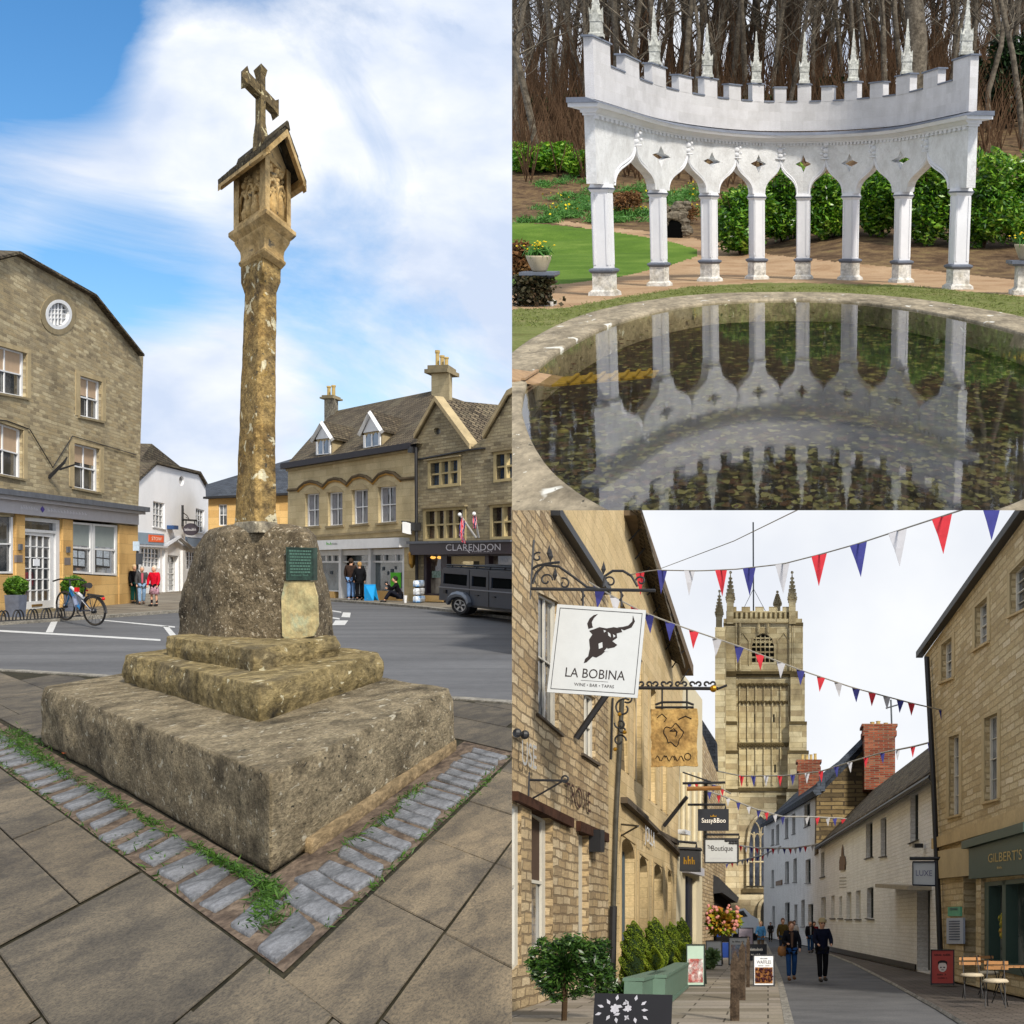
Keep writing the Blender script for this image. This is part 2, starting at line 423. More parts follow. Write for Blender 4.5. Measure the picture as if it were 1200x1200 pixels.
def polyon(mb, pts, Pf, u0, u1, v0, v1, o):
 """flat shape from unit-square points, tessellated"""
 q = [V((x, y, 0)) for x, y in pts]; tr = tessellate_polygon([q])
 mb.add([Pf(u0 + (u1 - u0) * x, v0 + (v1 - v0) * y, o) for x, y in pts], tr); return mb
# ---------------------------------------------------------------- foliage
def leaf_mb_np(centers, size, seed=0, aspect=.45, droop=0.0, up=.3, flat=None, norm=None):
 """many small pointed leaf faces round the given centres -> (verts, n)"""
 r = np.random.RandomState(seed); n = len(centers)
 c = np.asarray(centers, float)
 a = r.normal(size=(n, 3)); a[:, 2] = a[:, 2] * .6 + droop; a /= np.linalg.norm(a, axis=1)[:, None]
 b = r.normal(size=(n, 3)); b -= (a * b).sum(1)[:, None] * a; b /= np.linalg.norm(b, axis=1)[:, None]
 s = size * (.6 + .8 * r.rand(n))[:, None]
 v = np.stack([c - a * s, c + b * s * aspect, c + a * s, c - b * s * aspect], 1).reshape(-1, 3)
 return v
def leafobj(name, centers, size, mat, par=None, p=None, seed=0, aspect=.45, droop=0.0, base=None, **k):
 v = leaf_mb_np(centers, size, seed, aspect, droop)
 pm = np.array(PM[p if p else PAN[par]])
 if par is not None: m = MW[par]; P_ = PAN[par]
 else: P_ = p; m = PM[p] @ Matrix.Translation(base)
 T = np.array(m.inverted() @ PM[P_]); v = v @ T[:3, :3].T + T[:3, 3]
 n = len(v) // 4; me = bpy.data.meshes.new(name)
 me.vertices.add(len(v)); me.vertices.foreach_set('co', v.ravel())
 me.loops.add(4 * n); me.loops.foreach_set('vertex_index', np.arange(4 * n, dtype=np.int32))
 me.polygons.add(n); me.polygons.foreach_set('loop_start', np.arange(0, 4 * n, 4, dtype=np.int32))
 me.update(calc_edges=True); me.materials.append(mat)
 o = bpy.data.objects.new(name, me); COL.objects.link(o); MW[o] = m; PAN[o] = P_; KIDS[o] = []
 if par is not None: o.parent = par; KIDS[par].append(o)
 else: o.matrix_world = m
 _tag(o, k.get('label'), k.get('cat'), k.get('group'), k.get('kind')); return o
def blobpts(cs, n, seed=0, shell=.55):
 """points in the outer part of several ellipsoids cs = [(centre, (rx,ry,rz))]"""
 r = np.random.RandomState(seed); out = []
 w = np.array([c[1][0] * c[1][2] for c in cs]); w = w / w.sum()
 for (c, s), q in zip(cs, w):
  k = max(4, int(n * q)); d = r.normal(size=(k, 3)); d /= np.linalg.norm(d, axis=1)[:, None]
  rad = (shell + (1 - shell) * r.rand(k)) * (1 + .12 * np.sin(d[:, 0] * 7 + d[:, 2] * 9 + seed))
  out.append(np.array(c)[None] + d * rad[:, None] * np.array(s)[None])
 return np.concatenate(out)
# ---------------------------------------------------------------- people
def skinned(edges_pts, edges, radii, root=0, sub=1):
 me = bpy.data.meshes.new('s'); me.from_pydata([tuple(x) for x in edges_pts], edges, [])
 o = bpy.data.objects.new('s', me); COL.objects.link(o)
 m = o.modifiers.new('s', 'SKIN'); m.use_smooth_shade = True
 sv = me.skin_vertices[0].data
 for i, r in enumerate(radii): sv[i].radius = r if isinstance(r, tuple) else (r, r); sv[i].use_root = (i == root)
 s = o.modifiers.new('u', 'SUBSURF'); s.levels = sub; s.render_levels = sub
 dg = bpy.context.evaluated_depsgraph_get(); dg.update(); r = bpy.data.meshes.new_from_object(o.evaluated_get(dg))
 mb = MB(); mb.add([v.co.copy() for v in r.vertices], [tuple(q.vertices) for q in r.polygons]); mb.sm = True
 bpy.data.objects.remove(o); bpy.data.meshes.remove(me); bpy.data.meshes.remove(r); return mb
def person(p, base, h, rz, label, top='#333333', legs='#223355', hair='#888888', shoes='#222222', skin='#c79a80', coat=.0, skirt=None, stride=0.0, arms=(.15, .15), bend=(.2, .2), lean=0.0, bag=None, group=None, hat=None, sit=False, inner=None, sunglasses=False, headturn=0.0):
 """one figure; local frame: faces -Y, then turned by rz. h = height"""
 t = thing('person', label, 'person', p, base, rz, group); k = h / 1.75
 M = Matrix.Translation(base) @ Matrix.Rotation(rz, 4, 'Z') @ Matrix.Scale(k, 4)
 def tr(mb): mb.v = [M @ v for v in mb.v]; return mb
 st = stride
 if sit:
  hipz = .30
  J = dict(pel=(0, .05, hipz), ch=(0, .0 - .08, hipz + .36), nk=(0, -.12, hipz + .56), hd=(0, -.16, hipz + .68), tp=(0, -.16, hipz + .8))
  kn = [(-.13, -.42, .34), (.15, -.36, .5)]; an = [(-.05, -.55, .08), (.16, -.6, .08)]
 else:
  J = dict(pel=(0, 0, .93), ch=(0, -lean * .6, 1.28), nk=(0, -lean, 1.47), hd=(0, -lean - .02, 1.58), tp=(0, -lean - .02, 1.69))
  kn = [(-.10, -.10 * st - .02, .50), (.10, .07 * st - .02, .50)]; an = [(-.10, -.20 * st, .09), (.10, .24 * st, .09 + .03 * abs(st))]
 sh = [(-.19, J['ch'][1] * 1.2, J['ch'][2] + .12), (.19, J['ch'][1] * 1.2, J['ch'][2] + .12)]
 el = []; wr = []; hn = []
 for s, i in ((-1, 0), (1, 1)):
  a = arms[i]; b = bend[i]; e = V(sh[i]) + V((s * .06, -.27 * math.sin(a), -.28 * math.cos(a)))
  w = e + V((-s * .02 - s * .12 * max(0, b - .6), -.25 * math.sin(a + b), -.25 * math.cos(a + b))); el.append(tuple(e)); wr.append(tuple(w)); hn.append(tuple(w + (w - e).normalized() * .10))
 toe = [tuple(V(x) + V((0, -.17, -.05))) for x in an]
 pts = [J['pel'], J['ch'], J['nk'], J['hd'], J['tp']]; rad = [(.14, .10), (.15, .10), .055, (.085, .10), .06]; ed = [(0, 1), (1, 2), (2, 3), (3, 4)]
 for i in (0, 1):
  o = len(pts); hip = (J['pel'][0] + (-.09, .09)[i], J['pel'][1], J['pel'][2] - .05)
  pts += [hip, kn[i], an[i], toe[i]]; rad += [.085, .055, .04, .012]; ed += [(0, o), (o, o + 1), (o + 1, o + 2), (o + 2, o + 3)]
  o = len(pts); pts += [sh[i], el[i], wr[i], hn[i]]; rad += [.055, .04, .027, .035]; ed += [(1, o), (o, o + 1), (o + 1, o + 2), (o + 2, o + 3)]
 part('body', tr(skinned(pts, ed, rad)), plain('skin ' + skin, skin, .6, .3, var=.05), t)
 # top garment
 pts = [V(J['pel']) + V((0, 0, .02 - coat)), J['pel'], J['ch'], tuple(V(J['nk']) - V((0, 0, .03)))]; rad = [(.185, .15), (.18, .14), (.195, .14), (.08, .075)]; ed = [(0, 1), (1, 2), (2, 3)]
 for i in (0, 1):
  o = len(pts); pts += [sh[i], el[i], wr[i]]; rad += [.088, .07, .055]; ed += [(2, o), (o, o + 1), (o + 1, o + 2)]
 part('jacket', tr(skinned([tuple(x) for x in pts], ed, rad, 1)), plain('cloth ' + top, top, .85, .1, var=.25, scale=9, bump=.3), t)
 if inner:
  m = MB(); c = V(J['ch']); m.add([M @ (c + V(q)) for q in ((-.045, -.135, .14), (.045, -.135, .14), (.03, -.142, -.3), (-.03, -.142, -.3))], [(0, 1, 2, 3)]); m.slab(m.v[:4], (0, 0, .001)); part('shirt', m, plain('cloth ' + inner, inner, .85), t)
 # legs
 if skirt:
  m = MB(); m.lathe([(.15, .95), (.2, .72), (.23, .52), (.21, .52)], (0, 0, 0), 14, 1, .8); m.sm = True; part('skirt', tr(m), mottled('cloth ' + skirt, [skirt, '#c9a0b0', skirt], 9, 30, bump=.1), t)
 pts = [J['pel']]; rad = [(.15, .12)]; ed = []
 for i in (0, 1):
  hip = (J['pel'][0] + (-.095, .095)[i], J['pel'][1], J['pel'][2] - .05); o = len(pts)
  pts += [hip, kn[i], tuple(V(an[i]) + V((0, 0, .02)))]; rad += [.115, .085, .075] if not skirt else [.08, .05, .045]; ed += [(0, o), (o, o + 1), (o + 1, o + 2)]
 part('trousers' if not skirt else 'stockings', tr(skinned(pts, ed, rad)), plain('cloth ' + legs, legs, .85, .1, var=.2, scale=9, bump=.3), t)
 for i in (0, 1):
  m = skinned([tuple(V(an[i]) + V((0, .04, -.03))), tuple(V(toe[i]) + V((0, -.03, 0)))], [(0, 1)], [(.062, .07), (.056, .05)])
  part('shoe', tr(m), plain('shoe ' + shoes, shoes, .5, .4), t)
 hd = V(J['hd']) + V((0, 0, .03))
 if hair:
  m = MB(); m.ball(hd + V((0, .022, .03)), .118, 16, 10, .15, len(label), (.86, .95, 1.05)); m.v = [v for v in m.v]
  m.sm = True; part('hair', tr(m), plain('hair ' + hair, hair, .7, .2, var=.3, scale=30, bump=.4), t)
  f = MB(); f.ball(hd + V((0, -.025, -.02)), .103, 14, 9, 0, 0, (.8, .95, 1.12)); f.ball(hd + V((0, -.125, -.025)), .017, 6, 5, 0, 0, (.8, 1, 1.3))
  for s in (-1, 1): f.ball(hd + V((s * .082, 0, -.02)), .024, 6, 5, 0, 0, (.4, .7, 1.2))
  f.sm = True; fo = part('face', tr(f), plain('skin ' + skin, skin, .6, .3, var=.05), t)
  e = MB()
  for s in (-1, 1): e.ball(hd + V((s * .034, -.116, .0)), .013 if not sunglasses else .026, 6, 5, 0, 0, (1, .5, .7))
  part('sunglasses' if sunglasses else 'eyes', tr(e), plain('eye dark', '#1c1614', .3, .5), fo)
  e = MB(); e.box(hd + V((0, -.12, -.068)), (.045, .01, .009)); part('mouth', tr(e), plain('lips', '#8e5148', .5), fo)
 if hat:
  m = MB(); m.lathe([(.15, .0), (.145, .012), (.108, .02), (.1, .09), (.05, .13), (.01, .135)], hd + V((0, 0, .03)), 16); m.sm = True; part('hat', tr(m), plain('hat ' + hat, hat, .8, .1), t)
 if bag:
  m = MB(); w = V(el[0]) + V((-.03, .02, -.25)); m.lathe([(.02, -.16), (.13, -.14), (.16, 0), (.13, .11), (.1, .13)], w, 12, 1, .5); m.sm = True; b = part('bag', tr(m), plain('leather ' + bag, bag, .5, .3), t)
  s = MB(); s.tube([w + V((.1, 0, .1)), V(sh[0]) + V((.12, -.09, .0)), V(sh[0]) + V((.14, 0, .07)), w + V((-.02, .05, .12))], .012, 6); part('strap', tr(s), plain('leather ' + bag, bag, .5), b)
 return t
# ================================================================ PLACE 1: market square with the stone cross
SKYLOC = (3.1, .4, .55)
P = 1
# slab axes of the cross: e1 runs away to the left, e2 away to the right
F0 = G(1, 318, 908, .52); F0.z = 0
_L = G(1, 48, 805, .52); _R = G(1, 532, 807, .52)
E1 = V((_L.x - F0.x, _L.y - F0.y, 0)); E2 = V((_R.x - F0.x, _R.y - F0.y, 0))
def AB(a, b, z=0.0): return F0 + E1 * a + E2 * b + V((0, 0, z))
def toab(v):
 det = E1.x * E2.y - E1.y * E2.x; dx, dy = v[0] - F0.x, v[1] - F0.y
 return (dx * E2.y - dy * E2.x) / det, (E1.x * dy - E1.y * dx) / det
# materials
m_white = plain('white paint', (.72, .73, .74), .45, .35, var=.05)
m_black = plain('black iron', (.018, .018, .02), .5, .4, var=.2)
m_glass = glass()
m_glassw = glass('glass with painted reflection', (.05, .055, .06), (.28, .29, .30))  # pale reflection is mixed into the glass base colour
m_slab = mottled('weathered slab stone', ['#463d2f', '#7f735c', '#aa9b7d', '#80735b', '#c2b292'], 2.2, 48, .92, 1.0, .035, lichen=['#b9b19c', '#34322a', '#c9c2ae'], lsc=15, lth=.65, dark=.36)
m_step = mottled('ochre lichen stone', ['#41392a', '#86764f', '#a8966a', '#776a4e', '#b8a880'], 2.4, 24, .95, 1.0, .04, lichen=['#cfc7a8', '#3c3828'], lsc=16, lth=.66, dark=.42)
m_socket = mottled('dark pitted stone', ['#3c342a', '#6b5f4c', '#93846a', '#5f5443', '#a8987c'], 2.6, 44, .95, 1.0, .04, lichen=['#b9ae98', '#8c7f66', '#231f1a'], lsc=34, lth=.62, dark=.4)
m_shaft = mottled('lichened shaft stone', ['#4c402e', '#7d6845', '#b0945e', '#8f7344', '#6f6046', '#b8a272'], 3.2, 32, .95, .8, .02, lichen=['#cdc3a2', '#9c8048', '#4e483b'], lsc=9, lth=.62, dark=.42)
m_warm = mottled('warm carved limestone', ['#8c7048', '#b89a66', '#c9ac7a', '#a3875a'], 3.0, 40, .9, .4, .01, lichen=['#6c6250'], lsc=10, lth=.64, dark=.72)
m_grey = mottled('grey limestone', ['#57524a', '#857d6e', '#a09680', '#6f675a'], 3.0, 40, .92, .6, .015, lichen=['#c4bca6', '#4c473e'], lsc=16, lth=.62, dark=.5)
# ---------------- ground
def gpoly(pts, z=0.0): return [G(1, x, y, z) for x, y in pts]
t = NT('asphalt road'); co = t.n('ShaderNodeTexCoord').outputs['Object']
mpn = t.n('ShaderNodeMapping'); mpn.inputs['Scale'].default_value = (.10, .5, 1); t.l(co, mpn.inputs[0])
a1 = t.noise(mpn.outputs[0], 1.2, 8, .65, .4); a2 = t.noise(co, 60, 4, .7); a3 = t.noise(co, 5, 6, .7)
c = t.ramp(a1, [(.3, (.075, .076, .080, 1)), (.5, (.105, .106, .110, 1)), (.65, (.135, .136, .140, 1))])
c = t.mix(c, t.ramp(a2, [(.3, (.72,) * 3), (.7, (1.2,) * 3)]), 1.0, 'MULTIPLY'); c = t.mix(c, t.ramp(a3, [(.35, (.85,) * 3), (.65, (1.08,) * 3)]), 1.0, 'MULTIPLY')
t.bsdf(c, .78, .35, 0, a2, .5, .006); m_road = t.m; MATS['asphalt road'] = m_road
mb = MB(); mb.grid(lambda u, v: V((-150 + 190 * u, 2 + 398 * v * v, -.08)), 20, 40)
single('road', mb, m_road, 1, (0, 10, -.08), kind='structure')
t = NT('paving slab'); co = t.co(); ge = t.n('ShaderNodeNewGeometry')
n1 = t.noise(co, 1.1, 9, .7, .3); n2 = t.noise(co, 95, 7, .85); n3 = t.noise(co, 7, 6, .7, .6)
c = t.ramp(n1, [(.3, C3('#45403a')), (.48, C3('#635c50')), (.62, C3('#7a705f')), (.75, C3('#4f4a43'))])
c = t.mix(c, t.ramp(n2, [(.40, (.40, .41, .44)), (.50, (.86, .86, .86)), (.62, (1.2, 1.15, 1.08))]), 1.0, 'MULTIPLY')
c = t.mix(c, t.ramp(n3, [(.35, (.62, .63, .66)), (.58, (1.1, 1.08, 1.03))]), 1.0, 'MULTIPLY')
c = t.mix(c, t.ramp(ge.outputs['Random Per Island'], [(0, (.66, .67, .70)), (.5, (.95, .95, .96)), (1, (1.28, 1.2, 1.08))]), 1.0, 'MULTIPLY')
t.bsdf(c, .85, .3, 0, n2, .5, .006); m_pave = t.m
m_bed = mottled('dark mossy bedding', ['#1c1a14', '#2c2a1c', '#3a3424', '#22301a'], 9, 60, .95, .6, .01, dark=.6)
def abr(pts): return [AB(a, b, 0) for a, b in pts]
# near pavement: bed sheet, then slabs laid with open mossy joints
kerbpx = [(-260, 777), (8, 786), (140, 794), (240, 802), (330, 808), (430, 813), (533, 819), (600, 824), (760, 836)]
def kerb_y(x):
 for (x0, y0), (x1, y1) in zip(kerbpx, kerbpx[1:]):
  if x <= x1: return y0 + (y1 - y0) * (x - x0) / (x1 - x0)
 return 836
bed = MB(); k = [G(1, x, y) for x, y in kerbpx]; near = [V((k[0].x, 3, 0)), V((6, 3, 0)), V((6, k[-1].y, 0))]
pts = [V((q.x, q.y, -.012)) for q in near + k[::-1]]; bed.poly(pts)
single('pavement_bed', bed, m_bed, 1, (-3, 8, -.012), kind='structure')
kb = MB()
for q0, q1 in zip(k, k[1:]):
 d = (q1 - q0).normalized(); nn = V((-d.y, d.x, 0))
 n_ = max(1, int((q1 - q0).length / 1.8))
 for i in range(n_):
  a_ = q0 + (q1 - q0) * (i / n_) + d * .008; b_ = q0 + (q1 - q0) * ((i + 1) / n_) - d * .008
  kb.hexa([a_ + V((0, 0, -.15)), b_ + V((0, 0, -.15)), b_ + nn * .25 + V((0, 0, -.15)), a_ + nn * .25 + V((0, 0, -.15))], [a_ + V((0, 0, .006)), b_ + V((0, 0, .006)), b_ + nn * .25 + V((0, 0, .0)), a_ + nn * .25])
single('kerb', kb, mottled('kerb stone', ['#77736a', '#9a958a', '#86827a'], 2, 30, .9, .4, .01), 1, kind='structure')
pv = MB(); rg = random.Random(5)
def slabq(a0, a1, b0, b1, g=.0019):
 g2 = g * .9
 c4 = [AB(a0 + g, b0 + g2), AB(a1 - g, b0 + g2), AB(a1 - g, b1 - g2), AB(a0 + g, b1 - g2)]
 out = []
 for q in c4:
  if q.y < 1: return
  px, py = pix(1, q); out.append(py - kerb_y(px))
 if min(out) < -25 or (min(out) < 2 and max(out) < 12): return
 if min(out) < 2:
  # trim at the kerb
  ks = []
  for i in range(4):
   p0, p1 = c4[i], c4[(i + 1) % 4]; o0, o1 = out[i] - 2, out[(i + 1) % 4] - 2
   if o0 >= 0: ks.append(p0)
   if (o0 >= 0) != (o1 >= 0): ks.append(p0 + (p1 - p0) * (o0 / (o0 - o1)))
  if len(ks) < 3: return
  c4 = ks
 h = rg.uniform(-.002, .002); i_ = [q + V((0, 0, h)) for q in c4]
 ctr = sum(i_, V()) / len(i_); top = [q + (ctr - q).normalized() * .006 for q in i_]
 lo = [q + V((0, 0, -.006)) for q in i_]; m = len(top)
 pv.add(lo + top, [tuple(range(m, 2 * m))] + [(i, (i + 1) % m, m + (i + 1) % m, m + i) for i in range(m)])
# left band: rows beyond the setts on the left side (b < -.18)
rows_b = [-.178, -.318, -.472, -.62, -.78, -.95, -1.12]
offs = [(-.107, .19, .49, .79, 1.10, 1.45, 1.8, 2.2), (-.36, -.107, .195, .49, .80, 1.14, 1.5, 1.9), (-.27, .029, .33, .63, .96, 1.3, 1.7), (-.4, -.1, .2, .5, .8, 1.2, 1.6), (-.25, .05, .36, .7, 1.1, 1.5), (-.4, -.1, .2, .6, 1.0, 1.5, 2.0)]
slabq(-.107, .19, -.472, -.178); slabq(.195, .49, -.318, -.178); slabq(.195, .145 + .35, -.472, -.318)
for r_, (b1, b0) in enumerate(zip(rows_b, rows_b[1:])):
 o_ = offs[r_]
 for a0, a1 in zip(o_, o_[1:]):
  if r_ == 0 and a0 in (-.107, .19): continue
  if r_ == 1 and a0 in (-.107, .195): continue
  slabq(a0, a1, b0, b1)
# right band: rows with a < -.17
rows_a = [-.165, -.298, -.43, -.58, -.74, -.9]
bo = [(-.186, .095, .367, .624, .90, 1.2, 1.5, 1.9), (-.45, -.139, .087, .369, .63, .9, 1.2, 1.6), (-.3, -.02, .25, .52, .8, 1.1, 1.5), (-.4, -.1, .2, .5, .8, 1.2), (-.3, .0, .3, .6, 1.0)]
for r_, (a1, a0) in enumerate(zip(rows_a, rows_a[1:])):
 for b0, b1 in zip(bo[r_], bo[r_][1:]): slabq(a0, a1, b0, b1)
slabq(-.251, -.109, -.334, -.181); slabq(-.298, -.252, -.334, -.186); slabq(-.25, -.112, -.48, -.34); slabq(-.43, -.3, -.45, -.15)
for b0, b1 in ((-.318, -.178), (-.472, -.322)):
 for a0, a1 in ((1.45, 1.75), (1.75, 2.1)): slabq(a0, a1, b0, b1)
# behind the cross
for i in range(7):
 for j in range(7):
  a0 = -.16 + .3 * i + .1 * (j % 2); b0 = 1.105 + .27 * j
  slabq(a0, a0 + .3, b0, b0 + .27); 
for i in range(4):
 for j in range(5): slabq(1.40 + .3 * i, 1.70 + .3 * i, -.17 + .27 * j, .1 + .27 * j); i or slabq(1.07, 1.40, .02 + .27 * j, .29 + .27 * j)
single('pavement', pv, m_pave, 1, (-3, 8, 0), kind='structure')
# sett strip: each sett a block of its own
m_soil = mottled('soil and mortar bedding', ['#38302a', '#5e5044', '#7c6c5c', '#443a30'], 7, 50, .95, .5, .01, dark=.6)
sb = MB(); sb.add([AB(-.158, -.172, -.006), AB(1.4, -.172, -.006), AB(1.4, .0, -.006), AB(0, 0, -.006), AB(0, 1.1, -.006), AB(-.158, 1.1, -.006)], [(0, 1, 2, 3), (0, 3, 4, 5)])
single('soil_strip', sb, m_soil, 1, (-2.6, 7, -.006), kind='structure')
m_sett = mottled('grey granite sett', ['#4e5052', '#717376', '#828386', '#5f6062'], 2.4, 50, .85, .9, .012, dark=.5)
def sett(a0, a1, b0, b1, nm=[0]):
 j = lambda: rg.uniform(-.007, .007)
 q = [(a0 + j(), b0 + j()), (a1 + j(), b0 + j()), (a1 + j(), b1 + j()), (a0 + j(), b1 + j())]
 m = MB(); rough_hexa(m, [AB(a, b, -.05) for a, b in q], [AB(a, b, .008 + rg.uniform(-.007, .006)) for a, b in q], (12, 10, 3), .010, 5, .014, rg.random() * 9); m.sm = True
 s_ = single('granite_sett', m, m_sett, 1, AB((a0 + a1) / 2, (b0 + b1) / 2, 0), 'oblong grey granite sett in the strip around the foot of the stone cross', 'paving sett', 'granite setts around the foot of the cross')
a = -.138
while a < 1.32:
 w = rg.uniform(.034, .047); dd = rg.uniform(-.008, .008)
 sett(a, a + w, -.160 + dd, -.052 + dd); a += w + rg.uniform(.014, .03)
b = -.035
while b < 1.04:
 w = rg.uniform(.036, .05); dd = rg.uniform(-.006, .006)
 sett(-.148 + dd, -.050 + dd, b, b + w); b += w + rg.uniform(.013, .026)
# grass in the strip
gp = []; r_ = np.random.RandomState(3)
def tuft(a, b, ra, rb, n, h=.05):
 for _ in range(n):
  x, y = r_.normal() * ra, r_.normal() * rb
  q = AB(a + x, b + y, r_.rand() * h); gp.append(tuple(q))
for a, b, ra, rb, n, h in ((-.02, -.04, .02, .012, 700, .05), (.05, -.04, .03, .008, 500, .05), (.12, -.045, .04, .008, 700, .035), (.3, -.05, .05, .008, 300, .03), (.5, -.05, .07, .01, 500, .03), (.75, -.06, .1, .012, 700, .03), (.95, -.06, .1, .02, 1200, .035), (1.1, -.03, .08, .03, 1200, .04), (-.07, -.10, .015, .02, 500, .03), (-.04, -.07, .012, .02, 400, .03), (.25, -.115, .05, .02, 120, .02), (-.06, .36, .008, .05, 250, .03), (-.05, .55, .01, .05, 300, .03), (-.05, .22, .008, .04, 100, .02), (.9, -.165, .2, .006, 350, .015), (.4, -.17, .2, .003, 150, .008), (-.155, .5, .004, .3, 350, .01), (-.155, .1, .004, .1, 100, .01), (-.16, .75, .01, .1, 150, .015), (1.2, -.12, .06, .03, 500, .03)):
 tuft(a, b, ra, rb, int(n * .42), h * .8)
m_grass = leafmat('grass blades', ['#1c330d', '#35571a', '#52762a'], .5, .3, .3, 6)
leafobj('grass', gp, .028, m_grass, None, 1, 4, .13, .5, base=AB(0, -.05, 0), label='green grass growing between the setts', cat='grass', kind='stuff')
lf = MB(); c = G(1, 79, 883, .03); lf.add([c + V((math.cos(t_) * (.05 if i % 2 else .022), math.sin(t_) * (.09 if i % 2 else .04), .004 * (i % 3))) for i, t_ in enumerate([2 * math.pi * k_ / 10 for k_ in range(10)])], [tuple(range(10))]); lf.slab([c + V((.0, 0, 0)), c + V((.004, 0, 0)), c + V((.05, .08, .01)), c + V((.046, .08, .01))], (0, 0, .003))
single('fallen_leaf', lf, plain('orange leaf', '#b4572a', .6, var=.2), 1, c, 'single orange fallen leaf lying on the grass between setts', 'leaf')
# far pavements
fp = MB(); lk = [(-200, 741), (8, 729), (110, 722.5), (200, 716), (250, 713), (300, 711)]
z0 = .0; lkp = [G(1, x, y, 0) for x, y in lk]; bk = [V((-60, 400, 0)), V((-200, 400, 0)), V((-200, 20, 0))]
fp.poly([q for q in lkp] + bk); 
for q0, q1 in zip(lkp, lkp[1:]): fp.poly([q0 - V((0, 0, .1)), q1 - V((0, 0, .1)), q1, q0])
rk = [(300, 700.5), (392, 703.2), (440, 706.5), (500, 711.5), (520, 714), (600, 723), (760, 745)]
rkp = [G(1, x, y, 0) for x, y in rk]; fp.poly(rkp + [V((60, 45, 0)), V((60, 300, 0)), V((-30, 300, 0))])
for q0, q1 in zip(rkp, rkp[1:]): fp.poly([q0 - V((0, 0, .1)), q1 - V((0, 0, .1)), q1, q0])
single('far_pavement', fp, masonry('far paving', ['#6a6358', '#7d7568', '#8b8375'], '#4c4740', 1.2, .8, .02, .01, bump=.2, big=.3), 1, (-10, 60, 0), kind='structure')
fk = MB()
for ps in (lkp, rkp):
 for q0, q1 in zip(ps, ps[1:]):
  d = (q1 - q0).normalized(); nn = V((-d.y, d.x, 0)) * (.35 if ps is rkp else .35)
  fk.hexa([q0 - V((0, 0, .12)) - nn * .05, q1 - V((0, 0, .12)) - nn * .05, q1 - V((0, 0, .12)) + nn, q0 - V((0, 0, .12)) + nn], [q0 + V((0, 0, .012)) - nn * .05, q1 + V((0, 0, .012)) - nn * .05, q1 + V((0, 0, .012)) + nn, q0 + V((0, 0, .012)) + nn])
single('far_kerb', fk, MATS['kerb stone'], 1, (-10, 60, 0), kind='structure')
m_line = plain('road paint', (.62, .62, .6), .7, var=.2, scale=8)
rm = MB()
for q in ([(-30, 736.5), (188, 749), (188, 751), (-30, 738.5)], [(118, 726), (205, 734), (205, 735.6), (118, 727)], [(60.5, 727), (68, 727), (62, 741), (53.5, 741)], [(190.5, 733.5), (197, 733.5), (208, 746), (200, 746)],
   [(393, 727), (408, 727), (404, 732.5), (389, 732.5)], [(402, 717.6), (411, 718), (410, 723.5), (400, 723)], [(385, 714.5), (400, 716.8), (400, 718), (385, 715.7)], [(385, 722.5), (398, 724.5), (398, 726), (385, 724)]):
 rm.poly([G(1, x, y, -.076) for x, y in q][::-1])
single('road_marking', rm, m_line, 1, (-15, 40, -.076), kind='structure')
# ---------------- the cross
ax, bx = .545, .605
cross = thing('stone_market_cross', 'tall weathered stone cross with gabled lantern head on a stepped base', 'market cross', 1, AB(ax, bx, 0))
m = MB(); lb = [AB(0, 0, 0), AB(1.03, .01, 0), AB(1.0, 1.0, 0), AB(-.005, 1.0, 0)]; lt = [AB(0, 0, .52), AB(1, 0, .52), AB(1, 1, .52), AB(0, 1, .52)]
rough_hexa(m, lb, lt, (150, 150, 20), .034, 2.0, .09, 1.0); m.sm = True; part('base_slab', m, m_slab, cross)
m = MB(); rough_hexa(m, [AB(-.012, .12, -.02), AB(.1, .12, -.02), AB(.1, .99, -.02), AB(-.012, .99, -.02)], [AB(-.012, .12, .07), AB(.1, .12, .07), AB(.1, .99, .085), AB(-.012, .99, .085)], (4, 60, 4), .012, 3, .03, 4.0); m.sm = True; part('plinth_course', m, mottled('pale eroded stone', ['#7d6a4c', '#a58f6c', '#8f7a5a'], 3, 30, .95, .8, .03), cross)
m = MB()
def sq(a0, a1, b0, b1, z, ins=0.0): return [AB(a0 + ins, b0 + ins, z), AB(a1 - ins, b0 + ins, z), AB(a1 - ins, b1 - ins, z), AB(a0 + ins, b1 - ins, z)]
rough_hexa(m, sq(.225, .864, .238, .975, .50), sq(.225, .864, .238, .975, .775), (100, 100, 14), .042, 3.0, .12, 3.0); m.sm = True; part('lower_step', m, m_step, cross)
m = MB(); q_ = [toab(G(1, 298, 790, .76)), toab(G(1, 187, 769, .76)), toab(G(1, 406, 769, .76))]
fa, fb = q_[0]; la, lbb = q_[1]; ra, rb = q_[2]
b4 = [AB(fa, fb, .76), AB(la, lbb, .76), AB(la + ra - fa, rb + lbb - fb, .76), AB(ra, rb, .76)]
rough_hexa(m, b4, [q + V((0, 0, .19)) for q in b4], (90, 90, 12), .045, 3.2, .13, 6.0); m.sm = True; part('upper_step', m, m_step, cross)
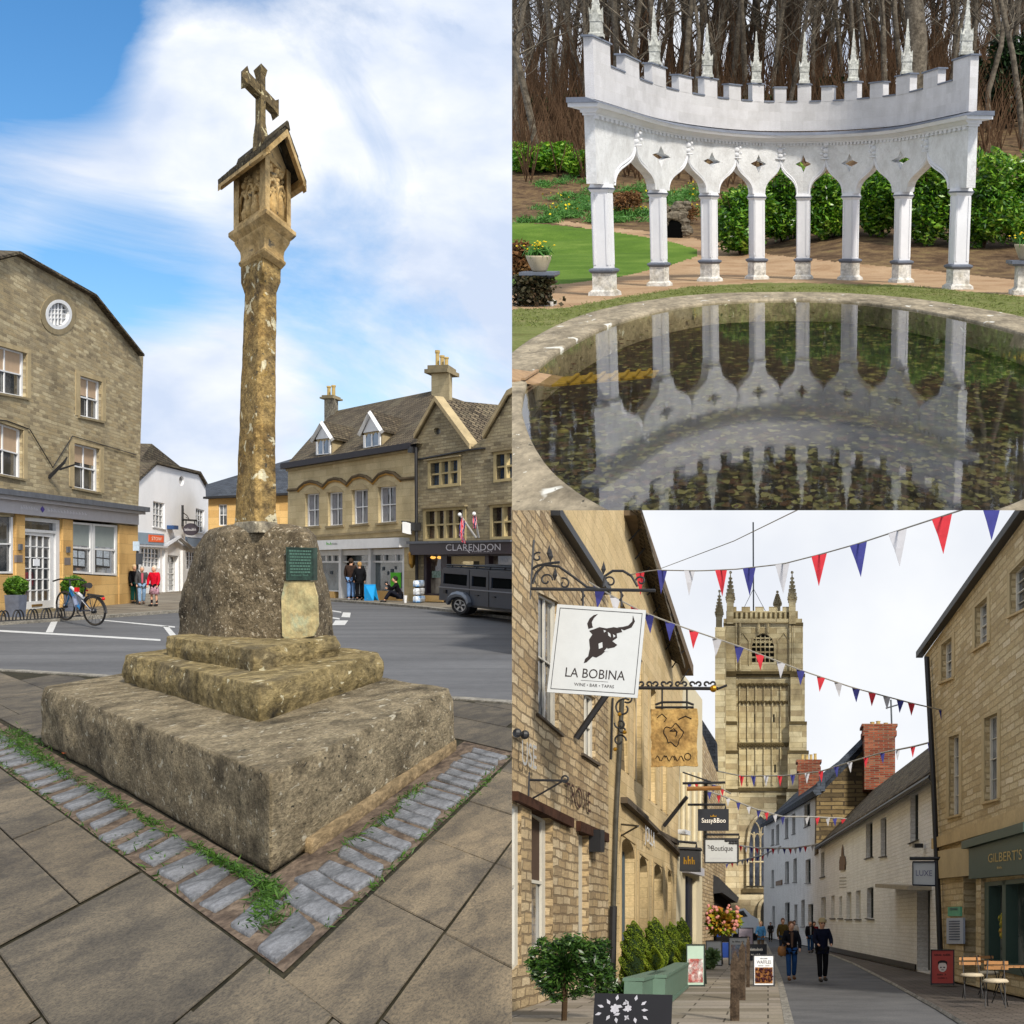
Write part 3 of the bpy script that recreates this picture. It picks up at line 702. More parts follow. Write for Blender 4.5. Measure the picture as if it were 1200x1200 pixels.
# socket stone: lofted rings, displaced
def ring(pxs, Ds, z): return [V(((x - XP) / F * D, D, z)) for x, D in zip(pxs, Ds)]
Dz = [12.9, 11.6, 11.45, 13.0, 15.2, 15.6]
base_r = [204, 250, 368, 393, 352, 238]; mid_r = [207, 252, 369, 390, 350, 240]; up_r = [222, 254, 368, 380, 346, 246]; top_r = [236, 258, 364, 372, 340, 256]; dome = [262, 275, 340, 348, 325, 278]
rings = [ring(base_r, Dz, .88), ring(mid_r, Dz, 1.12), ring([211, 253, 369, 386, 350, 241], Dz, 1.42), ring(up_r, [12.7, 11.6, 11.45, 12.9, 15, 15.4], 1.66), ring(top_r, [12.6, 11.65, 11.5, 12.8, 14.6, 15], 1.90), ring([242, 263, 358, 366, 336, 262], [12.6, 11.8, 11.7, 12.8, 14.2, 14.6], 1.955), ring(dome, [12.4, 12, 11.9, 12.6, 13.4, 13.6], 1.99)]
def loft(rings, per=14, sub=10, amp=.02, sc=3.0, seed=0.0, cornerr=.12):
 mb = MB(); R_ = []
 for r0, r1 in zip(rings, rings[1:]):
  n_ = max(2, int(sub * max(.25, (r1[0].z - r0[0].z) / .25)))
  for k_ in range(n_): R_.append([a_.lerp(b_, k_ / n_) for a_, b_ in zip(r0, r1)])
 R_.append(rings[-1]); out = []; m = len(rings[0])
 for rr in R_:
  c_ = sum(rr, V()) / m; o = []
  for i in range(m):
   for j in range(per):
    t_ = j / per; p0, p1 = rr[i], rr[(i + 1) % m]; q = p0.lerp(p1, t_)
    e = min(t_, 1 - t_); q = q.lerp(c_, max(0, cornerr - e) * .35)
    dn = (q - c_); dn.z = 0; dn.normalize()
    qs = V((q.x, q.y * TY[0], q.z)); nz = noise.fractal(qs * sc + V((seed, 0, 0)), .9, 2.1, 5) + .8 * noise.noise(qs * sc * .4 + V((0, seed, 0)))
    o.append(q + dn * amp * nz)
  out += o
 nn = m * per
 fs = [(k_ * nn + i, k_ * nn + (i + 1) % nn, (k_ + 1) * nn + (i + 1) % nn, (k_ + 1) * nn + i) for k_ in range(len(R_) - 1) for i in range(nn)]
 mb.add(out, fs + [tuple(range((len(R_) - 1) * nn, len(R_) * nn))]); mb.sm = True; return mb
part('socket_stone', loft(rings, 22, 14, .03, 3.0, 2.0), m_socket, cross)
# plaque and the stained stone below it
pf = Fac(1, (258, 812), (364, 812.9)); yy = lambda D: 663 + F * 1.6 / D
pf.a = V(((250 - XP) / F * 11.6, 11.6, 0)); pf.b = V(((368 - XP) / F * 11.45, 11.45, 0)); pf.u = (pf.b - pf.a); pf.u.normalize(); n_ = V((pf.u.y, -pf.u.x, 0)); pf.n = n_ if n_.y < 0 else -n_
m_bronze = mottled('green bronze', ['#15271f', '#21382e', '#2f4a3e'], 8, 60, .55, .3, .004, .5, dark=.7)
q = pf.q((335.5, 641, 680, 368, 642, 680), .045); m = MB(); q.bar(m, 0, 1, 0, 1, -.06, .0); 
q.bar(m, 0, 1, .96, 1, 0, .006); q.bar(m, 0, 1, 0, .04, 0, .006); q.bar(m, 0, .04, .04, .96, 0, .006); q.bar(m, .96, 1, .04, .96, 0, .006)
pl = part('plaque', m, m_bronze, cross, 'green bronze plaque with raised lettering on the socket stone')
m = MB(); rr = random.Random(3)
for i in range(9):
 y_ = .88 - i * .092; x_ = .1 + rr.uniform(0, .05)
 if i == 8: text(m, '~' * 12, q.P, .2, .82, y_ - .02, y_ + .05, .006); continue
 while x_ < .86:
  w_ = rr.uniform(.03, .1); w_ = min(w_, .9 - x_); q.bar(m, x_, x_ + w_, y_ - .015, y_ + .035, 0, .004); x_ += w_ + .025
part('lettering', m, plain('bronze edge', '#4f7264', .5, .5, var=.2), pl)
m_stain = mottled('pale stained limestone', ['#a58850', '#a9a27a', '#b8a77a', '#98a288', '#ac9164'], 2.4, 30, .9, .5, .012, dark=.78)
m = MB(); pts = [(335, 681), (368, 681), (373, 700), (374, 733), (369, 745), (352, 748), (341, 754), (332, 745), (331, 700)]
pp = [pf.pt(x, y, .012) for x, y in pts]; m.slab(pp, pf.n * .02); part('bared_stone', m, m_stain, cross, 'pale green and ochre stained patch below the plaque')
# shaft
lean = V((.05, 0, 0))
def oct_(h, k_, z, f=0.0, ca=ax, cb=bx):
 return [AB(ca + x, cb + y, z) + lean * f for x, y in ((-k_, -h), (k_, -h), (h, -k_), (h, k_), (k_, h), (-k_, h), (-h, k_), (-h, -k_))]
sh_ = loft([oct_(.062, .050, 1.94, 0), oct_(.060, .042, 2.1, 0), oct_(.0565, .038, 2.6, .2), oct_(.051, .035, 3.5, .6), oct_(.0475, .033, 4.16, .95), oct_(.053, .049, 4.26, 1), oct_(.053, .050, 4.40, 1)], 8, 12, .007, 5, 3, .03)
part('shaft', sh_, m_shaft, cross)
part('base_fillet', loft([oct_(.066, .05, 1.90), oct_(.066, .05, 1.985), oct_(.062, .044, 2.005)], 5, 4, .004, 5, 3, .05), m_grey, cross)
AX = ax - .006; 
def sqr(h, z, ca=AX, cb=bx): return [AB(ca + x, cb + y, z) + lean for x, y in ((-h, -h), (h, -h), (h, h), (-h, h))]
def sqloft(levels):
 mb = MB(); rs = [sqr(h, z) for h, z in levels]
 for r0, r1 in zip(rs, rs[1:]): mb.add(r0 + r1, [(i, (i + 1) % 4, 4 + (i + 1) % 4, 4 + i) for i in range(4)])
 mb.poly(rs[0][::-1]); mb.poly(rs[-1]); return mb
cp = part('capital', sqloft([(.050, 4.38), (.060, 4.42), (.061, 4.44), (.056, 4.46), (.055, 4.50), (.057, 4.54), (.068, 4.60), (.071, 4.62), (.071, 4.635), (.080, 4.66), (.087, 4.685), (.087, 4.72), (.084, 4.73)]), m_warm, cross)
# lantern box: four corner posts, recessed carved panels
lh = .0735; zb, zt_ = 4.73, 5.24
box = part('lantern_core', sqloft([(lh * .78, zb), (lh * .78, zt_ + .08)]), m_warm, cross)
m = MB(); post = .17 * lh * 2
for sx_ in (-1, 1):
 for sy_ in (-1, 1):
  cx, cy = AX + sx_ * (lh - post / 2), bx + sy_ * (lh - post / 2); h = post / 2
  m.hexa([AB(cx + x, cy + y, zb) + lean for x, y in ((-h, -h), (h, -h), (h, h), (-h, h))], [AB(cx + x, cy + y, zt_ + .04) + lean for x, y in ((-h, -h), (h, -h), (h, h), (-h, h))])
for s in (-1, 1):
 for z0_, z1_ in ((zb, zb + .05),):
  m.hexa([AB(AX + x, bx + s * (lh * .96) + y, z0_) + lean for x, y in ((-lh * .9, -.003), (lh * .9, -.003), (lh * .9, .003), (-lh * .9, .003))], [AB(AX + x, bx + s * (lh * .96) + y, z1_) + lean for x, y in ((-lh * .9, -.003), (lh * .9, -.003), (lh * .9, .003), (-lh * .9, .003))])
  m.hexa([AB(AX + s * lh * .96 + x, bx + y, z0_) + lean for x, y in ((-.003, -lh * .9), (.003, -lh * .9), (.003, lh * .9), (-.003, lh * .9))], [AB(AX + s * lh * .96 + x, bx + y, z1_) + lean for x, y in ((-.003, -lh * .9), (.003, -lh * .9), (.003, lh * .9), (-.003, lh * .9))])
part('corner_posts', m, m_warm, cross)
def lp(face, u, z, o):     # point on a lantern face: 'L' = left visible face, 'R' = right visible face; u 0..1 left to right
 if face == 'L': return AB(AX + lh - 2 * lh * u, bx - lh * .80 - o, z) + lean
 return AB(AX - lh * .80 - o, bx - lh + 2 * lh * u, z) + lean
m = MB(); rr = random.Random(8)
for fc in 'LR':
 for k_ in range(3 if fc == 'L' else 2):       # cusped arches
  u0 = .17 + k_ * (.66 / (3 if fc == 'L' else 2)); u1 = u0 + .66 / (3 if fc == 'L' else 2); um = (u0 + u1) / 2
  zt2 = zb + (.36 if k_ == 1 or fc == 'R' else .31)
  pts = [lp(fc, u0, zb + .05, .006), lp(fc, u0, zt2 - .09, .008), lp(fc, u0 + (um - u0) * .3, zt2 - .03, .008), lp(fc, um, zt2, .009), lp(fc, u1 - (um - u0) * .3, zt2 - .03, .008), lp(fc, u1, zt2 - .09, .008), lp(fc, u1, zb + .05, .006)]
  m.tube(pts, .014, 6)
 for i in range(46 if fc == 'R' else 22):      # foliage and figures in low relief
  u_ = .5 + rr.uniform(-.26, .26); z_ = (zb + .30 + rr.uniform(-.05, .20) * (1.4 if fc == 'R' else .8))
  m.ball(lp(fc, u_, z_, .002), rr.uniform(.018, .034), 7, 5, .3, i)
 for fx, hz in (((.35, .2), (.62, .26)) if fc == 'R' else ((.5, .2), (.36, .13), (.66, .13))):  # figures
  m.lathe([(.045, 0), (.05, hz * .5), (.035, hz * .8), (.018, hz * .88), (.026, hz), (.022, hz + .045), (.005, hz + .06)], lp(fc, fx, zb + .05, .003), 8)
m.sm = True; part('carved_relief', m, m_warm, cross)
# gable walls above the box and the roof
m = MB()
gz = 5.52
for s in (-1, 1):
 base_ = [AB(AX + s * lh * .93, bx - lh, zt_) + lean, AB(AX + s * lh * .93, bx + lh, zt_) + lean, AB(AX + s * lh * .93, bx, gz - .08) + lean]
 m.slab(base_, E1 * (-s * .018))
part('gable_wall', m, m_warm, cross)
eb, ea, ez = .116, .112, 5.17
def rf(a_, b_, z_): return AB(AX + a_, bx + b_, z_) + lean
m = MB()
for s in (-1, 1):
 n_c = 7
 for i in range(n_c):    # stone tile courses
  f0, f1 = i / n_c, (i + 1) / n_c
  y0, y1 = eb * (1 - f0) * s, eb * (1 - f1) * s; z0_, z1_ = ez + (gz - ez) * f0, ez + (gz - ez) * f1
  k_ = 9
  for j in range(k_):
   a0 = -ea + 2 * ea * j / k_ + .001; a1 = -ea + 2 * ea * (j + 1) / k_ - .001; h = .035 + rr.uniform(-.008, .016)
   m.hexa([rf(a0, y0, z0_), rf(a1, y0, z0_), rf(a1, y1, z1_), rf(a0, y1, z1_)], [rf(a0, y0 * 1.01, z0_ + h), rf(a1, y0 * 1.01, z0_ + h), rf(a1, y1, z1_ + h * .8), rf(a0, y1, z1_ + h * .8)])
for j in range(6):
 a0 = -ea * 1.02 + 2.04 * ea * j / 6; a1 = a0 + .33 * ea
 m.hexa([rf(a0, -.014, gz), rf(a1, -.014, gz), rf(a1, .014, gz), rf(a0, .014, gz)], [rf(a0, -.005, gz + .06), rf(a1, -.005, gz + .06), rf(a1, .005, gz + .06), rf(a0, .005, gz + .06)])
part('roof', m, mottled('dark mossy roof stone', ['#2c261e', '#4a4233', '#5f5540', '#3a3328'], 6, 40, .95, .8, .02, lichen=['#8c8468'], lsc=20, dark=.5), cross)
m = MB()
for s in (-1, 1):
 for gs in (-1, 1):   # barge boards
  aa = gs * ea; bb = gs * (ea - .014)
  m.hexa([rf(aa, s * eb, ez - .06), rf(bb, s * eb, ez - .06), rf(bb, 0, gz - .07), rf(aa, 0, gz - .07)], [rf(aa, s * eb, ez - .001), rf(bb, s * eb, ez - .001), rf(bb, 0, gz - .004), rf(aa, 0, gz - .004)])
 m.hexa([rf(-ea, s * eb, ez - .035), rf(ea, s * eb, ez - .035), rf(ea, s * (eb - .02), ez - .02), rf(-ea, s * (eb - .02), ez - .02)], [rf(-ea, s * eb, ez - .002), rf(ea, s * eb, ez - .002), rf(ea, s * (eb - .02), ez + .05), rf(-ea, s * (eb - .02), ez + .05)])
part('barge_stones', m, m_warm, cross)
# cross on top (arms run away from the viewer)
CX = ax + .002
def cr_(a_, b_, z_): return AB(CX + a_, bx + b_, z_) + lean
def cbox(a0, a1, b0, b1, z0_, z1_, t0=1.0, mb=None):
 mb.hexa([cr_(a0, b0, z0_), cr_(a1, b0, z0_), cr_(a1, b1, z0_), cr_(a0, b1, z0_)], [cr_(a0 * t0, b0 * t0, z1_), cr_(a1 * t0, b0 * t0, z1_), cr_(a1 * t0, b1 * t0, z1_), cr_(a0 * t0, b1 * t0, z1_)])
m = MB(); cbox(-.021, .021, -.021, .021, 5.44, 5.66, .9, m); cbox(-.018, .018, -.018, .018, 5.66, 5.76, .75, m)
cbox(-.0135, .0135, -.0135, .0135, 5.76, 6.2, .95, m); cbox(-.0135, .0135, -.0135, .0135, 6.2, 6.26, 1.35, m)
ar = .074; m.hexa([cr_(-.011, -ar, 5.985), cr_(.011, -ar, 5.985), cr_(.011, ar, 5.985), cr_(-.011, ar, 5.985)], [cr_(-.011, -ar, 6.085), cr_(.011, -ar, 6.085), cr_(.011, ar, 6.085), cr_(-.011, ar, 6.085)])
for s in (-1, 1):
 b0 = s * ar; b1 = s * (ar + .016)
 m.hexa([cr_(-.011, b0, 5.985), cr_(.011, b0, 5.985), cr_(.011, b0, 6.085), cr_(-.011, b0, 6.085)], [cr_(-.015, b1, 5.955), cr_(.015, b1, 5.955), cr_(.015, b1, 6.115), cr_(-.015, b1, 6.115)])
 m.hexa([cr_(-.015, b1, 5.955), cr_(.015, b1, 5.955), cr_(.015, b1, 6.115), cr_(-.015, b1, 6.115)], [cr_(-.002, b1 + s * .012, 6.02), cr_(.002, b1 + s * .012, 6.02), cr_(.002, b1 + s * .012, 6.05), cr_(-.002, b1 + s * .012, 6.05)])
cbox(-.018, .018, -.018, .018, 6.26, 6.30, .2, m)
part('cross_finial', m, mottled('finial stone', ['#3f3526', '#6e5f44', '#8f7c55', '#5a4d38'], 5, 40, .95, .7, .015, lichen=['#c4b88f', '#4b4435'], lsc=14, lth=.6, dark=.5), cross)
# ---------------- buildings of the square
m_cots = masonry('cotswold rubble wall', ['#8f8268', '#b3a585', '#a39270', '#c2b594', '#857860', '#ad9c78'], '#a39678', .5, .13, .014, .04, stain='#6a6253', big=.4, bump=.9)
m_cots2 = masonry('grey cotswold wall', ['#8a7e66', '#a69a7c', '#978a6c', '#b5a98a', '#7a6f59'], '#8a7e66', .42, .13, .014, .035, stain='#575043', big=.5, bump=.9)
m_ashlar = masonry('orange ashlar', ['#c09a60', '#d4b074', '#cba66c', '#b8925a'], '#8f7448', 1.5, .42, .006, .004, bump=.2, big=.35, fine=.85)
m_ashl2 = masonry('pale ashlar', ['#b3a27c', '#c4b48e', '#bcab84'], '#958662', 1.2, .34, .006, .004, bump=.2, big=.5, fine=.85)
m_tile = masonry('stone roof tiles', ['#4a4237', '#6a5f4e', '#5a5043', '#7c705b', '#524a3d'], '#241f18', .30, .17, .022, .02, bump=1.0, big=.5, stain='#7a745e', bdist=.06)
m_slate = masonry('blue slate', ['#3b4048', '#4c525b', '#444a54'], '#22252a', .3, .2, .01, .006, bump=.5, big=.4)
m_sur = plain('dressed stone', '#b09f7c', .9, .1, var=.18, scale=1.5, bump=.3)
m_surg = plain('weathered dressed stone', '#928569', .9, .1, var=.22, scale=1.5, bump=.3)
m_lead = plain('lead flashing', '#5f636b', .6, .3, var=.2)
m_blind = plain('cream blind', '#b0977c', .8, var=.06)
m_curt = plain('net curtain', '#8d8d92', .9, var=.15, scale=6)
m_paleg = plain('pale grey paint', '#b6b4b8', .5, .3, var=.05)
USC[0] = .85
# left stone building
LBF = Fac(1, (8, 721), (160, 706))
lb = thing('stone_building', 'tall gabled rubble stone building with white sash windows and an oval window', 'building', 1, LBF.a)
W1 = (-12, 402, 458, 31, 414, 466); W2 = (93.5, 440, 487.5, 119, 447.5, 493); W3 = (-12, 491, 553, 27, 504, 561); W4 = (86.5, 519, 571, 116.5, 526, 577)
shop = [(-30, 594), (138, 612.5), (138, 697), (-30, 697)]
ov = [(68 + 15.5 * math.cos(t_), 368.5 + 17.5 * math.sin(t_)) for t_ in [2 * math.pi * i / 24 for i in range(24)]]
body = wallmesh(LBF, [(-60, 728), (160, 706), (162, 600), (168, 417), (113, 349), (24, 299), (-60, 320)], [hole(W1), hole(W2), hole(W3), hole(W4), ov, [(-30, 604), (84, 608.5), (138, 613), (137, 708.4), (-30, 724)]], 10, .3)
part('wall', body, m_cots, lb)
m = MB(); 
for x0, y0, x1, y1 in ((-60, 318, 24, 297.5), (24, 297.5, 113.5, 347.5), (113.5, 347.5, 169.5, 417.5)):
 p0, p1 = LBF.pt(x0, y0, .25), LBF.pt(x1, y1, .25); p2, p3 = LBF.pt(x1, y1, -10), LBF.pt(x0, y0, -10)
 m.hexa([p0, p1, p1 - LBF.n * 10, p0 - LBF.n * 10], [q + V((0, 0, .09)) for q in (p0, p1, p1 - LBF.n * 10, p0 - LBF.n * 10)])
part('roof_edge', m, m_tile, lb)
for sp, bl in ((W1, .5), (W3, .5), (W2, .45), (W4, .4)):
 win(LBF, lb, sp, 2, 4 if False else 2, 1.9, 1.0, .14, m_white, m_glass, 2.4, m_surg, 5.0, m_sur, blind=bl, mblind=m_blind)
m = MB(); 
def ovp(r, o): return [LBF.pt(68 + r * math.cos(t_), 368.5 + r * 1.13 * math.sin(t_), 0, o) for t_ in [2 * math.pi * i / 28 for i in range(28)]]
def ringm(m, r0, r1, o0, o1):
 a_, b_, c_, d_ = ovp(r0, o0), ovp(r1, o0), ovp(r0, o1), ovp(r1, o1); n_ = len(a_)
 m.add(a_ + b_ + c_ + d_, [(2 * n_ + i, 3 * n_ + i, 3 * n_ + (i + 1) % n_, 2 * n_ + (i + 1) % n_) for i in range(n_)] + [(i, 2 * n_ + i, 2 * n_ + (i + 1) % n_, (i + 1) % n_) for i in range(n_)] + [(n_ + i, n_ + (i + 1) % n_, 3 * n_ + (i + 1) % n_, 3 * n_ + i) for i in range(n_)])
ringm(m, 12.2, 15.5, -.1, .03); 
for dx in (-6, -2, 2, 6):
 h_ = 13 * math.sqrt(1 - (dx / 12.5) ** 2); q = LBF.q((68 + dx - .45, 368.5 - h_, 368.5 + h_, 68 + dx + .45, 368.5 - h_, 368.5 + h_)); q.bar(m, 0, 1, 0, 1, -.1, -.04)
for dy in (-5, 0, 5):
 q = LBF.q((57, 368 + dy - .5, 368 + dy + .5, 79, 368 + dy - .5, 368 + dy + .5)); q.bar(m, 0, 1, 0, 1, -.1, -.05)
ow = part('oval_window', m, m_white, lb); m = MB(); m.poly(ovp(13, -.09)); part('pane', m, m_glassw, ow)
m = MB(); ringm(m, 15.5, 21, -.02, .025); part('stone_ring', m, m_surg, lb)
# shopfront
m = MB(); q = LBF.q((-30, 570.5, 577, 161.5, 594.5, 600)); q.bar(m, 0, 1, 0, 1, 0, .5); part('cornice', m, m_lead, lb)
m = MB(); q = LBF.q((-30, 577, 582, 160.5, 600, 603)); q.bar(m, 0, 1, 0, 1, 0, .35); part('cornice_moulding', m, m_paleg, lb)
m = MB(); q = LBF.q((-30, 582, 598, 157.5, 603, 615)); q.bar(m, 0, 1, 0, 1, 0, .18); fas = part('fascia', m, m_paleg, lb, 'pale grey shop fascia with a purple diamond and faint white lettering')
q = LBF.q((8, 585.5, 601, 157.5, 602.5, 614)); m = MB(); c_ = .185; m.add([q.P(c_ - .015, .5, .19), q.P(c_, .22, .19), q.P(c_ + .015, .5, .19), q.P(c_, .78, .19)], [(0, 1, 2, 3)]); part('diamond', m, plain('purple', '#4b3c9a', .5), fas)
m = MB(); text(m, '~' * 8, q.P, .03, .16, .35, .68, .186); text(m, '~' * 13, q.P, .22, .52, .35, .68, .186); part('lettering', m, plain('faint white', '#cfced4', .5, var=.02), fas)
for sp in ((17, 602, 719.8, 27, 603.3, 718.8), (72, 608, 714.5, 83.5, 609.3, 713.3), (138, 615, 708.1, 160, 617.3, 706)):
 m = MB(); q = LBF.q(sp); q.bar(m, 0, 1, 0, 1, -.3, .06); part('pilaster', m, m_ashlar, lb)
m = MB(); q = LBF.q((83.5, 673, 713.3, 138, 676, 708.1)); q.bar(m, 0, 1, 0, 1, -.3, .03); part('stall_riser', m, m_ashlar, lb)
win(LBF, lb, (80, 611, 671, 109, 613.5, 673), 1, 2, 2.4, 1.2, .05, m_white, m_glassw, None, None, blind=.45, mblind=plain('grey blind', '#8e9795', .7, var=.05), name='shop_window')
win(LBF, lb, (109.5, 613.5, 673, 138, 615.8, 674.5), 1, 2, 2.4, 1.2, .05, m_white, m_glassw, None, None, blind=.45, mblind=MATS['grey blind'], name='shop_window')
win(LBF, lb, (-12, 602, 672, 16, 603, 672), 1, 2, 2.4, 1.2, .05, m_white, m_glass, None, None, name='shop_window')
for x0, x1 in ((83, 101), (113, 130)):   # property cards in black holders
 m = MB(); m2 = MB(); q = LBF.q((x0, 643, 664, x1, 645, 666)); q.bar(m, 0, 1, 0, 1, -.045, -.035); o_ = part('card_holder', m, m_black, lb)
 for i in (0, 1):
  for j in (0, 1): q.bar(m2, .07 + .48 * i, .47 + .48 * i, .1 + .45 * j, .48 + .45 * j, -.034, -.03)
 part('cards', m2, plain('cards', '#b9c4cf', .5, var=.3, scale=12), o_)
m = MB(); q = LBF.q((-30, 672, 724, 17, 674, 719.8)); q.bar(m, 0, 1, 0, 1, -.3, .03); part('stall_riser', m, m_ashlar, lb)
m = MB(); q = LBF.q((27, 605, 718.5, 71.5, 609.5, 714.5))
for a_ in ((0, .05, 0, 1), (.9, 1, 0, 1), (.05, .9, .96, 1), (.05, .9, .845, .875)): q.bar(m, *a_, -.2, -.05)
dr = part('door_frame', m, m_white, lb); m = MB(); q.pane(m, .05, .9, .875, .96, -.16); part('transom_pane', m, m_glass, dr)
q = LBF.q((29, 622, 715, 66.5, 626, 711.5)); m = MB()
for a_ in ((0, .1, 0, 1), (.88, 1, 0, 1), (.1, .88, .955, 1), (.1, .88, 0, .10)): q.bar(m, *a_, -.19, -.10)
for i in range(1, 4): q.bar(m, .1 + .78 * i / 4 - .014, .1 + .78 * i / 4 + .014, .1, .955, -.17, -.12)
for j in range(1, 6): q.bar(m, .1, .88, .1 + .855 * j / 6 - .006, .1 + .855 * j / 6 + .006, -.17, -.12)
do = part('door', m, m_white, lb); m = MB(); q.pane(m, .1, .88, .1, .955, -.15); part('pane', m, m_glass, do)
m = MB(); q.bar(m, .3, .62, .03, .06, -.10, -.08); part('letter_plate', m, plain('brass', '#8f6f35', .4, .5, .6), do)
m = MB(); q.bar(m, .36, .55, .56, .65, -.12, -.1); part('notice', m, plain('paper', '#dfe3ea', .7, var=.03), do)
m = MB(); q = LBF.q((25, 714.5, 719.5, 72, 712.5, 714.7)); q.bar(m, 0, 1, 0, 1, -.3, .3); part('door_step', m, m_surg, lb)
m = MB(); m.tube([LBF.pt(-20, 490, .05), LBF.pt(8, 493, .05), LBF.pt(35, 503, .05), LBF.pt(62, 548, .05), LBF.pt(85, 511, .05), LBF.pt(160, 533, .05)], .018, 5); part('cable', m, m_black, lb)
m = MB(); a_ = LBF.pt(57, 560, 0); m.tube([a_, a_ + LBF.n * .5 + V((0, 0, .55)), a_ + LBF.n * .6 + V((0, 0, .75))], [.07, .05, .02], 6); m.tube([a_ + LBF.n * .35 + V((0, 0, .3)), a_ + LBF.n * .9 + V((0, 0, .5))], [.04, .03], 6); part('flag_bracket', m, m_black, lb)
for x, y in ((20.5, 641), (77, 644)):
 m = MB(); q = LBF.q((x - 1.6, y - 3.5, y + 3.5, x + 1.6, y - 3.5, y + 3.5)); q.bar(m, 0, 1, 0, 1, .0, .12); part('wall_lamp', m, m_lead, lb)
 m = MB(); q = LBF.q((x - 3.8, y + 9.5, y + 18, x + 3.4, y + 9.5, y + 18)); q.bar(m, 0, 1, 0, 1, .0, .07); part('door_plate', m, plain('steel plate', '#8e8480', .3, .5, .5), lb)
# white gabled building
m_wwall = plain('white render', (.80, .81, .83), .8, .1, var=.04, scale=.7)
WBF = Fac(1, (150, 697), (270, 688))
wb = thing('white_building', 'white rendered gabled shop with an oval hanging sign and pedimented doorway', 'building', 1, WBF.a)
Wa = (179.5, 587, 617, 193, 590, 619.8); Wb = (229.5, 595.5, 623, 239.5, 598, 625); Sa = (165, 641.5, 664, 187.5, 643, 666); Dd = (195, 650, 694, 209.5, 651.5, 693); Sb = (218.5, 646, 668, 230, 647, 668); Sm = (148, 641, 664, 160, 642, 665)
ovl = [(212.7 + 3 * math.cos(t_), 563.5 + 5.8 * math.sin(t_)) for t_ in [2 * math.pi * i / 14 for i in range(14)]]
part('wall', wallmesh(WBF, [(140, 697.7), (262, 688.6), (261, 602), (235, 557), (214, 552), (184.5, 544.5), (161, 567), (140, 585)], [hole(x) for x in (Wa, Wb, Sa, Dd, Sb)] + [ovl], 9, .35), m_wwall, wb)
m = MB(); m.poly([WBF.pt(x, y, -.15) for x, y in ovl]); part('oval_pane', m, m_glass, wb)
m = MB()
for x0, y0, x1, y1 in ((138, 585, 161, 565.5), (161, 565.5, 184.5, 543), (184.5, 543, 214, 550.2), (214, 550.2, 235.5, 555.3), (235.5, 555.3, 263, 603)):
 p0, p1 = WBF.pt(x0, y0, .2), WBF.pt(x1, y1, .2); qs = (p0, p1, p1 - WBF.n * 9, p0 - WBF.n * 9); m.hexa(qs, [q + V((0, 0, .16)) for q in qs])
part('roof', m, m_tile, wb)
for sp in (Wa, Wb): win(WBF, wb, sp, 3, 4, 1.0, .7, .12, m_white, m_glass, 1.0, m_white)
win(WBF, wb, Sa, 5, 4, .9, .7, .1, m_white, m_glass, name='shop_window'); win(WBF, wb, Sb, 3, 4, .9, .7, .1, m_white, m_glass, name='shop_window')
win(WBF, wb, Dd, 2, 6, 1.8, .7, .25, m_white, m_glass, name='door')
m = MB(); q = WBF.q((157, 623.5, 637, 190, 626, 638.5)); q.bar(m, 0, 1, 0, 1, 0, .12); s_ = part('sign_board', m, plain('grey blue board', '#7c93a6', .5, var=.08), wb)
m = MB(); q.bar(m, .42, .96, .22, .86, .12, .15); part('orange_panel', m, plain('orange', '#e2571a', .5, var=.04), s_); m = MB(); text(m, 'STOW', q.P, .51, .88, .38, .68, .156); part('lettering', m, plain('letter white', '#f2ece0', .5, var=.02), s_)
m = MB(); q = WBF.q((217, 629, 640, 236, 631, 641)); q.bar(m, 0, 1, 0, 1, 0, .12); s_ = part('sign_board', m, plain('blue grey board', '#71839b', .5, var=.08), wb)
m = MB(); q.bar(m, .04, .96, .90, .97, .12, .13); part('sign_edge', m, m_lead, s_)
m = MB(); pa, pb, pc = WBF.pt(190, 640, .0), WBF.pt(219, 641, .0), WBF.pt(205.5, 630, .0)
m.tube([pa + WBF.n * .2, pc + WBF.n * .2, pb + WBF.n * .2], .13, 6); part('pediment', m, plain('grey white', '#b9bcc2', .6, var=.05), wb)
m = MB(); q = WBF.q((150, 638, 640, 191, 640, 642)); q.bar(m, 0, 1, 0, 1, 0, .3); q = WBF.q((219, 640.5, 642.3, 236, 641.3, 643)); q.bar(m, 0, 1, 0, 1, 0, .3); part('shop_cornice', m, MATS['grey white'], wb)
m = MB(); q = WBF.q((211.5, 645, 692.5, 214.5, 645, 692.5)); q.bar(m, 0, 1, 0, 1, 0, .15); part('pilaster', m, m_white, wb); m = MB(); q = WBF.q((190.5, 644, 694, 193.5, 644, 694)); q.bar(m, 0, 1, 0, 1, 0, .15); part('pilaster', m, m_white, wb)
hs = thing('hanging_sign', 'dark oval hanging sign on an iron bracket at the white building', 'shop sign', 1, WBF.pt(213, 617, .1))
bp = lambda x, y, o: AT(1, x, y, WBF.pt(213, 610).y - o)
m = MB(); m.tube([bp(213.2, 592, 0), bp(213.2, 617, 0)], .11, 6); m.tube([bp(213.2, 609, 0), bp(230, 610, .6)], .07, 6); m.tube([bp(213.5, 600, 0), bp(219, 604, .2), bp(222, 609, .3), bp(218, 606, .2)], .03, 5); m.tube([bp(218, 610, .3), bp(218, 614, .3)], .03, 5); m.tube([bp(228, 610, .5), bp(228, 614, .5)], .03, 5); part('bracket', m, m_black, hs)
m = MB(); rg_ = [bp(223.2 + 8.8 * math.cos(t_), 620.3 + 7.2 * math.sin(t_), .4) for t_ in [2 * math.pi * i / 24 for i in range(24)]]; m.slab(rg_, V((0, .12, 0))); o_ = part('sign_panel', m, plain('dark plum board', '#3f3a42', .5, var=.06), hs)
